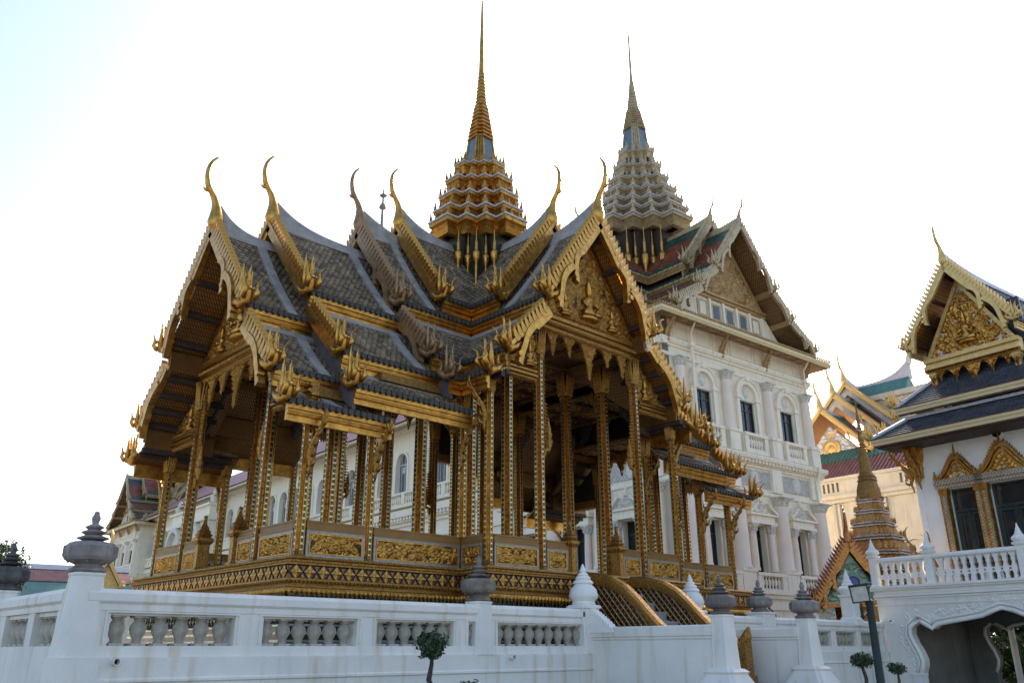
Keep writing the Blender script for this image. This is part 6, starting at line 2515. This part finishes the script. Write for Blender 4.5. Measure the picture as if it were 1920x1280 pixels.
# ---- mosaic gate and chedi
gt = empty('mosaic_gate', (24.7, .75, 0), radians(-150))
tag(gt, 'small gate with an orange mosaic gable and red horn finials, left of the terrace', 'gate')
SPG = dict(k=1.0, soffit='mosaic_red', tile='mosaic_green', tw=.2, th=.14, flash='porcelain', fascia='mosaic_orange', fh=.2, tile_end='mosaic_orange', purlin='mosaic_red', gold='mosaic_orange', hk=.9, ck=.72, finarms=1)
for g_ in (dict(ug=1.2, wavy=True, sweep=.3, tiers=[(0, 3.0, 1.7, .2, -1, -1, 1.2, .05)], boards=1), dict(ug=.55, wavy=False, sweep=.3, gold='mosaic_red', tiers=[(0, 3.3, 1.85, .45, -1.4, -1.4, .55, .05)], boards=1)):
    roof_section(gt, (0.0,), g_, SPG)
mb = MB()
mb.prism([(-1.45, .2), (1.45, .2), (0, 2.6)], 'x', .75, .85)
p_ = mb.build('pediment', 'mosaic_green', gt)
mb = MB()
relief(mb, 2.8, 2.2, 44, 40, .16, 5, lambda x, z: z < 2.2 * (1 - abs(x - 1.4) / 1.4) * .95, 14, True, Matrix.Translation((.86, 0, .4)) @ Matrix.Rotation(pi / 2, 4, 'Z'))
tag(mb.build('pediment_carving', 'mosaic_green', p_, smooth=True), kind='stuff')
mb = MB()
mb.lathe([(.30, 0), (.30, .1), (.22, .14), (.01, .15)], 16, Matrix.Translation((.86, 0, 1.25)) @ Matrix.Rotation(pi / 2, 4, 'Y'))
mb.build('blue_roundel', 'mosaic_blue', p_)
mb = MB()
for s in (-1, 1):
    mb.box(-.6, .8, s * 1.3 - .35, s * 1.3 + .35, GROUND, .4)
mb.build('gate_piers', 'porcelain', gt)
mb = MB()
mb.box(-1.2, .9, -1.7, 1.7, .15, .34)
mb.build('gate_lintel', 'mosaic_orange', gt)

cd = empty('tiered_chedi', (26.4, .0, 0))
tag(cd, 'slender golden-brown chedi with porcelain bands, rising between the palace and the white hall', 'chedi')
prof = []
bands = MB()
body = MB()
fl = MB()
Z = [GROUND, 1.4, 2.2, 3.0, 3.7, 4.35, 4.95, 5.45]
Rr = [2.5, 2.15, 1.8, 1.42, 1.08, .84, .66, .54]
for i in range(len(Z) - 1):
    z0, z1, r0, r1 = Z[i], Z[i + 1], Rr[i], Rr[i + 1]
    h = z1 - z0
    P0 = redent(r0 * .86, r0 * .12, 3)
    P1 = redent(r1 * .90, r1 * .12, 3)
    body.rings([[(*p, z0) for p in P0], [(*p, z0 + h * .55) for p in redent(r1 * .98, r1 * .12, 3)], [(*p, z1) for p in P1]])
    zz = z1 - min(.34, h * .42) if i == 0 else z0 + h * .45
    for k_ in range(2):
        bands.mould(redent((r0 * .45 + r1 * .55) * .96 - k_ * .03, r1 * .13, 3), [(-.05, zz + k_ * .14), (.03, zz + .01 + k_ * .14), (.03, zz + .06 + k_ * .14), (-.05, zz + .075 + k_ * .14)], False)
    n = 28
    pts = redent((r0 + r1) / 2 * .92, r1 * .13, 3)
    for (px, py) in pts:
        d = Vector((px, py)).normalized()
        s = .17 * (.5 + .5 * r1)
        for q in range(2):
            a = Vector((px, py)) - d * .03 + Vector((-d.y, d.x)) * (q - .5) * s * 1.1
            t = Vector((-d.y, d.x)) * s * .5
            zb = z0 + h * .70
            fl.add([(*(a - t), zb), (*(a + t), zb), (*(a + d * .06), zb + s * .5), (*(a + d * .03), zb + s * 2.1), (*(a - d * .06), zb)], [(0, 2, 3), (2, 1, 3), (0, 3, 4), (4, 3, 1)])
body.build('chedi_body', 'mosaic_orange', cd)
bands.build('porcelain_bands', 'porcelain', cd)
tag(fl.build('flame_rows', 'mosaic_orange', cd), kind='stuff')
mb = MB()
mb.lathe([(.60, 5.45), (.56, 5.9), (.44, 6.3), (.50, 6.35), (.40, 6.5), (.44, 6.56), (.30, 6.8), (.27, 7.3), (.15, 8.0)], 12)
for i in range(8):
    z = 7.3 + i * .15
    mb.lathe([(.12, z), (.26 - i * .015, z + .03), (.26 - i * .015, z + .08), (.12, z + .11)], 10)
mb.lathe([(.15, 8.4), (.10, 8.9), (.13, 8.95), (.07, 9.4), (.10, 9.45), (.03, 10.2), (.01, 10.7)], 10)
mb.build('chedi_spire', 'gold_dull', cd)

wp = empty('white_pagoda', (40.5, -6.2, 0))
tag(wp, 'weathered white stucco pagoda beside the corner of the white hall', 'pagoda')
mb = MB()
rnd = random.Random(6)
for i in range(9):
    z = GROUND + i * 1.5
    r = 2.7 - i * .17
    mb.mould(redent(r, r * .14, 3), [(-.2, z), (0, z + .1), (.12, z + .35), (-.02, z + .6), (.08, z + 1.0), (-.25, z + 1.5)], True)
mb.build('pagoda_tiers', 'stucco_grey', wp)
mb = MB()
for i in range(40):
    z = GROUND + rnd.uniform(2, 12.5)
    r = 2.8 - (z - GROUND) * .113
    a = rnd.uniform(pi * .7, pi * 1.6)
    mb.lathe([(.02, -.4), (.3, -.1), (.26, .2), (.02, .5)], 8, Matrix.Translation((r * cos(a), r * sin(a), z)))
tag(mb.build('pagoda_ornament', 'stucco_grey', wp, smooth=True), kind='stuff')

# ---- ochre hall behind
QX, QY = 51.65, 14.06
oh = empty('ochre_hall', (QX, QY, 0), CK)
tag(oh, 'sunlit ochre hall with stacked golden gables and a red-and-green roof, behind the palace', 'hall')


def op(nm, mb, mt, par=None, sm=False):
    return mb.build(nm, mt, par or oh, smooth=sm)


mb = MB()
mb.box(0, 12, -14, 8, GROUND, 9.6)
mb.box(-.25, 12, -14, 8, 9.6, 9.9)
mb.box(-.5, 12, -14, 8, 9.9, 10.2)
mb.box(0, .4, -14, 8, 10.2, 11.5)
mb.box(-.15, .5, -14, 8, 11.5, 11.75)
lw = op('low_wing', mb, 'ochre_wall')
mb = MB()
for yy in (1.6, -2.4, -6.4):
    arch_pts = []
    T = Matrix.Translation((0, yy, 5.0)) @ Matrix.Rotation(-pi / 2, 4, 'Z')
    m2 = MB()
    arch_ring(m2, 0, 0, 1.15, 1.45, -.25, .02, 14)
    m2.box(-1.45, -1.15, -.25, .02, -4.5, 0)
    m2.box(1.15, 1.45, -.25, .02, -4.5, 0)
    m2.box(-1.6, 1.6, -.3, .02, -1.6, -1.3)
    mb.add(m2.v, m2.f, T)
    for yo in (-1.9, 1.9):
        mb.box(-.3, .05, yy + yo - .22, yy + yo + .22, -.5, 9.5)
op('blind_arches', mb, 'ochre_wall', lw)
mb = MB()
for i in range(30):
    yy = 4 - i * .42
    if (i % 8) < 4:
        mb.box(-.03, .02, yy - .09, yy + .09, 10.55, 11.3)
op('parapet_openings', mb, 'window_dark', lw)
mb = MB()
for i in range(60):
    y0 = 7 - i * .36
    mb.box(1.2, 1.2 + .3, y0, y0 + .16, 0, .1, Matrix.Identity(4)) if False else None
    mb.tube([(.8, y0, 11.75), (4.6, y0, 14.75)], .13, 6)
op('roof_ribs', mb, 'roof_red', lw)
lw['note'] = ''
del lw['note']
mb = MB()
mb.prism([(.7, 11.6), (4.9, 14.85), (4.9, 11.6)], 'y', -14, 7.6)
op('roof_slope', mb, 'roof_red', lw)
mb = MB()
mb.prism([(3.2, 13.86), (4.7, 15.02), (4.9, 14.86), (3.4, 13.7)], 'y', -14, 7.6)
for i in range(60):
    y0 = 7 - i * .36
    mb.tube([(3.2, y0, 13.76), (4.7, y0, 14.93)], .14, 6)
op('roof_head', mb, 'roof_green', lw)
mb = MB()
mb.box(10, 26, -24, 1.6, GROUND, 20.3)
mb.box(9.7, 26, -24, 1.9, 16.2, 16.6)
mb.box(9.6, 26, -24, 2.0, 20.3, 20.8)
mb.box(9.75, 26, -24, 1.85, 17.6, 17.8)
for yy in (1.0, -5, -11):
    mb.box(9.7, 10.1, yy - .5, yy + .5, 2, 16.2)
op('tall_block', mb, 'ochre_wall')
SPO = dict(k=.95, soffit='mosaic_orange', tile='roof_green', tile2='roof_red', tw=.5, th=.4, flash='trim_pale', fascia='gold_yellow', fh=.4, tile_end='gold_yellow', purlin='red_wood', gold='gold_yellow', hk=1.1, ck=1.6, finarms=1)
for g_ in (dict(ug=1.0, wavy=True, sweep=.5, tiers=[(0, 18.7, 4.3, 14.4, -3, -3, 1.0, .1)], boards=1), dict(ug=-1.6, wavy=True, sweep=.6, tiers=[(0, 20.6, 4.3, 16.4, -6, -6, -1.6, .1)], boards=1, infill='stucco_grey', infill_base=14.0),
           dict(ug=-4.0, sweep=1.0, tiers=[(0, 22.2, 4.2, 18.0, -9, -9, -4.0, .1)], boards=1, infill='stucco_grey', infill_base=15.0)):
    roof_section(oh, (pi,), g_, SPO, (4.6, 2.1, 0))
# the ridge sweeps up again to a second horn at its far end
mb = MB()
R = []
for j in range(12):
    t = j / 11
    R.append([(10.9 + .2 * t, 2.6 - 5.8 * t, 22.0 + q * (1 + 3.6 * t ** 4)) if s else (11.2 + .2 * t, 2.6 - 5.8 * t, 22.0 + q * (1 + 3.6 * t ** 4)) for s, q in ((1, 0), (0, 0), (0, .45), (1, .45))])
mb.rings(R)
op('ridge_cap', mb, 'trim_pale')
mb = MB()
mb.prism([(10.0, 20.8), (10.9, 22.2), (11.2, 22.2), (12.5, 20.8)], 'y', -3.0, 2.6)
op('cross_roof', mb, 'roof_green')
inst('horn_finial', shared(('chofa', 1.5, 'stucco_grey'), lambda: chofa_mesh(1.5), 'stucco_grey'), oh, (11.1, -3.25, 23.6), -pi / 2)
mb = MB()
mb.prism([(-3.2, 14.2), (3.2, 14.2), (0, 17.6)], 'x', 4.9, 5.1, Matrix.Translation((0, 2.1, 0)))
p_ = op('pediment', mb, 'gold_yellow')
mb = MB()
relief(mb, 6.2, 3.3, 70, 40, .3, 9, lambda x, z: z < 3.3 * (1 - abs(x - 3.1) / 3.1), 8, True, Matrix.Translation((4.85, 2.1, 14.3)) @ RZm)
tag(op('pediment_carving', mb, 'mirror_white', p_, True), kind='stuff')
mb = MB()
mb.lathe([(.9, 0), (.9, .2), (.6, .3), (.4, .2), (.1, .3)], 18, Matrix.Translation((4.8, 2.1, 15.3)) @ Matrix.Rotation(-pi / 2, 4, 'Y'))
op('pediment_roundel', mb, 'gold_yellow', p_)
mb = MB()
mb.box(4.2, 8, -2.3, 6.5, 11.6, 14.3)
op('gable_base', mb, 'gold_yellow')


# ---- far left: low roof, little golden gables, round bush
lr = empty('low_building', (2.5, 44.0, 0), radians(-8))
tag(lr, 'distant low building with a red and green tiled roof at the left', 'building')
mb = MB()
mb.prism([(-4, 1.0), (0, 3.5), (4, 1.0)], 'x', -14, 3.4)
mb.build('roof_lower', 'roof_green', lr)
mb = MB()
mb.prism([(-1.6, 2.55), (0, 3.56), (1.6, 2.55), (0, 3.5)], 'x', -14.05, 3.45)
mb.build('roof_upper', 'roof_red', lr)
mb = MB()
mb.prism([(-.35, 3.38), (0, 3.72), (.35, 3.38)], 'x', -14.1, 3.5)
mb.build('ridge_cap', 'trim_pale', lr)
mb = MB()
mb.box(-13.5, 3, -3.4, 3.4, GROUND, 1.05)
mb.build('wall', 'ochre_wall', lr)
gs = empty('golden_gables', (3.0, 39.2, 0), radians(-104))
tag(gs, 'pair of small bright golden gables far off behind the wall at the left', 'roof')
SPS = dict(k=.40, soffit='mosaic_orange', tile='roof_tile', tw=.3, th=.2, flash='trim_pale', fascia='gold_yellow', fh=.2, tile_end='gold_yellow', purlin='red_wood', gold='gold_yellow', hk=.5, ck=.9, finarms=1)
for g_ in (dict(ug=1.2, sweep=.2, tiers=[(0, 3.6, .95, 2.0, -1, -1, 1.2, .03)], boards=1), dict(ug=.2, sweep=.2, tiers=[(0, 3.85, 1.05, 2.1, -3, -3, .2, .03)], boards=1)):
    roof_section(gs, (0.0,), g_, SPS)
mb = MB()
mb.prism([(-.85, 2.0), (.85, 2.0), (0, 3.4)], 'x', .8, .9)
p_ = mb.build('pediment', 'gold_yellow', gs)
mb = MB()
mb.box(-3, .8, -.85, .85, GROUND, 2.05)
mb.build('wall', 'palace_white', gs)


def topiary(name, loc, label, crown, trunk, mt, n, size, group='clipped topiary trees', pot=True, cat='tree'):
    r = empty(name, (loc[0], loc[1], GROUND))
    tag(r, label, cat, group)
    mb = MB()
    mb.tube([p[:3] for p in trunk], [p[3] for p in trunk], 8)
    mb.build('trunk', 'bark', r, smooth=True)
    for i, (cx, cy, cz, rx, rz_) in enumerate(crown):
        mb = MB()
        leaf_cloud(mb, (cx, cy, cz), (rx, rx, rz_), n, size, i + int(loc[0] * 10) % 17, .35)
        tag(mb.build('crown', mt, r), kind='stuff')
        for j in range(5):
            a = j * 1.3 + i
        mb = MB()
        for j in range(6):
            a = j * 1.05
            mb.tube([(cx, cy, cz - rz_ * .9), (cx + rx * .3 * cos(a), cy + rx * .3 * sin(a), cz - rz_ * .3), (cx + rx * .7 * cos(a), cy + rx * .7 * sin(a), cz + rz_ * .25)], [.02, .014, .006], 5)
        mb.build('limb', 'bark', r)
    if pot:
        mb = MB()
        mb.lathe([(.20, 0), (.22, .05), (.30, .30), (.34, .42), (.34, .46), (.28, .46), (.26, .40), (.01, .40)], 16)
        mb.build('pot', 'clay_pot', r)


RG = Vector((cos(YAW), -sin(YAW), 0))
# left topiary: trunk bends to the right of the picture
bx, by = -6.95, -6.92
e = RG
topiary('topiary_tree', (bx, by), 'topiary tree with a bent dark trunk in front of the white wall below the pavilion',
        [(0, 0, 1.66, .29, .25)], [(e.x * .45, e.y * .45, .3, .05), (e.x * .30, e.y * .30, .78, .045), (e.x * .02, e.y * .02, 1.03, .042), (e.x * -.04, e.y * -.04, 1.14, .045), (0, 0, 1.38, .035), (0, 0, 1.6, .02)], 'leaf_dark', 1300, .042)
topiary('topiary_tree', (-6.55, -7.45), 'low topiary crown at the bottom edge, right of the bent topiary tree',
        [(0, 0, .98, .24, .17)], [(0, 0, .3, .05), (.05, 0, .6, .04), (0, 0, .9, .03)], 'leaf_dark', 900, .04)
topiary('topiary_tree', (2.35, -9.72), 'small round topiary tree left of the green lamp post',
        [(0, 0, 1.36, .27, .17), (-.02, 0, .72, .22, .12)], [(.1, -.05, .3, .05), (.03, -.02, .7, .042), (.06, -.03, 1.0, .04), (0, 0, 1.25, .03)], 'leaf_dark', 900, .042)
topiary('topiary_tree', (2.6, -10.35), 'smaller topiary tree right of the green lamp post, before the archway',
        [(0, 0, 1.20, .20, .12)], [(.12, -.05, .3, .05), (.03, -.02, .7, .04), (.0, 0, .95, .03), (0, 0, 1.12, .02)], 'leaf_dark', 650, .04)
topiary('round_bush', (-10.3, 7.0), 'big round clipped bush behind the blackened finial at the left edge',
        [(0, 0, 3.45, .85, .95)], [(0, 0, 0, .14), (.05, 0, 1.2, .11), (0, 0, 2.7, .08)], 'leaf_bright', 5000, .06, None, False, 'bush')
gx, gy = rb_world(6.4, -.9)
r = empty('garden_shrub', (gx, gy, GROUND))
tag(r, 'green shrubs seen through the archway at the right edge', 'shrub')
mb = MB()
rnd = random.Random(12)
for i in range(260):
    a = rnd.uniform(0, 6.3)
    bx_, by_ = rnd.uniform(-1.2, 1.2), rnd.uniform(-2.6, 3.2)
    h = rnd.uniform(.9, 2.1)
    L_ = rnd.uniform(.5, 1.0)
    mb.tube([(bx_, by_, h * .4), (bx_ + L_ * .4 * cos(a), by_ + L_ * .4 * sin(a), h), (bx_ + L_ * cos(a), by_ + L_ * sin(a), h * .86)], [.02, .03, .003], 4, flat=.25)
leaf_cloud(mb, (0, .4, 1.2), (1.2, 2.9, 1.2), 5000, .09, 3, .1)
tag(mb.build('leaves', 'leaf_bright', r), kind='stuff')
mb = MB()
for i in range(9):
    mb.tube([(rnd.uniform(-.8, .8), rnd.uniform(-2, 2.6), 0), (rnd.uniform(-.8, .8), rnd.uniform(-2, 2.6), 1.4)], [.04, .015], 5)
mb.build('stems', 'bark', r)
mb = MB()
tag(r, None)
dt = empty('dark_tree', (*rb_world(10.5, .8), GROUND))
tag(dt, 'dark tree mass behind the shrubs beyond the archway', 'tree')
mb = MB()
leaf_cloud(mb, (0, 0, 3.0), (2.5, 5.0, 3.2), 9000, .16, 5, .1)
tag(mb.build('crown', 'leaf_dark', dt), kind='stuff')
mb = MB()
mb.tube([(0, 0, 0), (.1, 0, 1.5), (0, .1, 3)], [.22, .18, .1], 8)
mb.build('trunk', 'bark', dt)
wp_ = empty('white_column', (*rb_world(5.0, -1.72), 0))
tag(wp_, 'white garden column seen through the archway at the right edge', 'column')
mb = MB()
mb.lathe([(.16, GROUND), (.16, -3.0), (.11, -2.9), (.10, -.4), (.15, -.3), (.15, -.1)], 12)
mb.build('column_shaft', 'white_clean', wp_)

# ---- lamp post with a floodlight
lp = empty('lamp_post', (-.5, -11.36, GROUND))
tag(lp, 'dark green lamp post with a tilted square floodlight, lower right', 'lamp post')
mb = MB()
mb.lathe([(.16, 0), (.16, .15), (.10, .2), (.075, .3), (.070, 1.6), (.062, 2.32), (.075, 2.34), (.075, 2.40), (.02, 2.44)], 14)
mb.build('pole', 'lamp_green', lp, smooth=True, auto=40)
FR = Vector((-.90, -.42, -.12)).normalized()          # lamp faces the camera side
SD = Vector((FR.y, -FR.x, 0)).normalized() * -1
UP = SD.cross(FR) * -1
if UP.z < 0:
    UP = -UP
Hc = Vector((-RG.x * .15, -RG.y * .15, 2.52))
HT = Matrix((SD, FR, UP)).transposed().to_4x4()
HT.translation = Hc
tilt = HT @ Matrix.Rotation(radians(3), 4, 'X') @ Matrix.Rotation(radians(-6), 4, 'Y') @ Matrix.Scale(.72, 4)
mb = MB()
mb.rings([[(s * .22, .03, -.21) for s in (-1, 1)] + [(s * .22, .03, .21) for s in (1, -1)], [(s * .21, .09, -.20) for s in (-1, 1)] + [(s * .21, .09, .20) for s in (1, -1)]])
mb.rings([[(s * .21, .03, -.20) for s in (-1, 1)] + [(s * .21, .03, .20) for s in (1, -1)], [(s * .12, -.20, -.11) for s in (-1, 1)] + [(s * .12, -.20, .11) for s in (1, -1)]])
mb.box(-.23, .23, -.02, .14, .205, .225)
h_ = inst('floodlight', mb.mesh('floodlight'), lp, mw=tilt)
h_.data.materials.append(M['lamp_green'])
mb = MB()
mb.box(-.185, .185, .091, .102, -.175, .175)
g_ = inst('lens', mb.mesh('lens'), h_)
g_.data.materials.append(M['lamp_glass'])
mb = MB()
for s in (-1, 1):
    mb.add([(s * .225, .10, .21), (s * .225, -.25, .13), (s * .225, -.25, .10), (s * .225, .10, .18)], [(0, 1, 2, 3)])
mb.add([(-.23, .10, .226), (.23, .10, .226), (.23, -.30, .14), (-.23, -.30, .14), (-.23, .10, .236), (.23, .10, .236), (.23, -.30, .15), (-.23, -.30, .15)], [(0, 1, 2, 3), (4, 5, 6, 7), (0, 1, 5, 4), (1, 2, 6, 5), (2, 3, 7, 6), (3, 0, 4, 7)])
v_ = inst('visor', mb.mesh('visor'), h_)
v_.data.materials.append(M['lamp_green'])
mb = MB()
p0 = Vector((0, 0, 2.08))
q = Hc + FR * .05 - Vector((0, 0, .16))
mb.tube([(0, 0, 2.05), tuple((p0 + q) / 2 - Vector((0, 0, .03))), (q.x, q.y, 2.14), tuple(q)], [.03, .028, .026, .02], 8)
mb.lathe([(.01, -.05), (.05, 0), (.01, .05)], 8, Matrix.Translation((q.x, q.y, 2.13)))
mb.tube([(0, 0, 2.38), tuple(Hc + FR * -.12 - Vector((0, 0, .04)))], [.05, .04], 8)
mb.build('bracket', 'lamp_green', lp)

# ---- small flags by the far wall, security camera on the terrace wall
fgp = empty('small_flags', (6.35, -5.35, -.9))
tag(fgp, 'small red, white and blue flag with a yellow pennant beside the far finial', 'flag')
mb = MB()
mb.tube([(0, 0, -.6), (.0, 0, .42)], .012, 6)
mb.tube([(.2, -.05, -.6), (.35, -.1, .1)], .01, 6)
mb.build('flag_poles', 'rust_metal', fgp)
for i, mt in enumerate(('red_paint', 'flag_white', 'flag_blue', 'flag_white', 'red_paint')):
    mb = MB()
    w0 = .06
    vs, fs = [], []
    for j in range(7):
        t = j / 6
        x = .22 * t
        yb = .03 * sin(6 * t)
        dz = -.34 * t
        vs += [(x + .04 * i * .6, yb - .03 * i, .40 + dz - i * .055 * (1 - .2 * t)), (x + .04 * (i + 1) * .6, yb - .03 * (i + 1), .40 + dz - (i + 1) * .055 * (1 - .2 * t))]
    for j in range(6):
        fs.append((2 * j, 2 * j + 2, 2 * j + 3, 2 * j + 1))
    mb.add(vs, fs)
    mb.build('flag_stripe', mt, fgp)
mb = MB()
mb.add([(.30, -.08, -.02), (.52, -.10, -.26), (.56, -.1, -.36), (.26, -.06, -.14)], [(0, 1, 2, 3)])
mb.build('pennant', 'flag_yellow', fgp)
cw = rb_world(-.0, -.47)
cmr = empty('wall_camera', (cw[0], cw[1], -.87), RA)
tag(cmr, 'small white security camera on the terrace wall beside the archway', 'camera')
mb = MB()
mb.box(-.10, 0, -.04, .04, -.03, .05)
mb.lathe([(.05, 0), (.055, .06), (.04, .10)], 12, Matrix.Translation((-.12, 0, -.06)))
mb.build('housing', 'white_clean', cmr)
mb = MB()
mb.lathe([(.02, 0), (.04, .02), (.03, .05)], 10, Matrix.Translation((-.15, 0, .0)))
mb.build('camera_lens', 'window_dark', cmr)
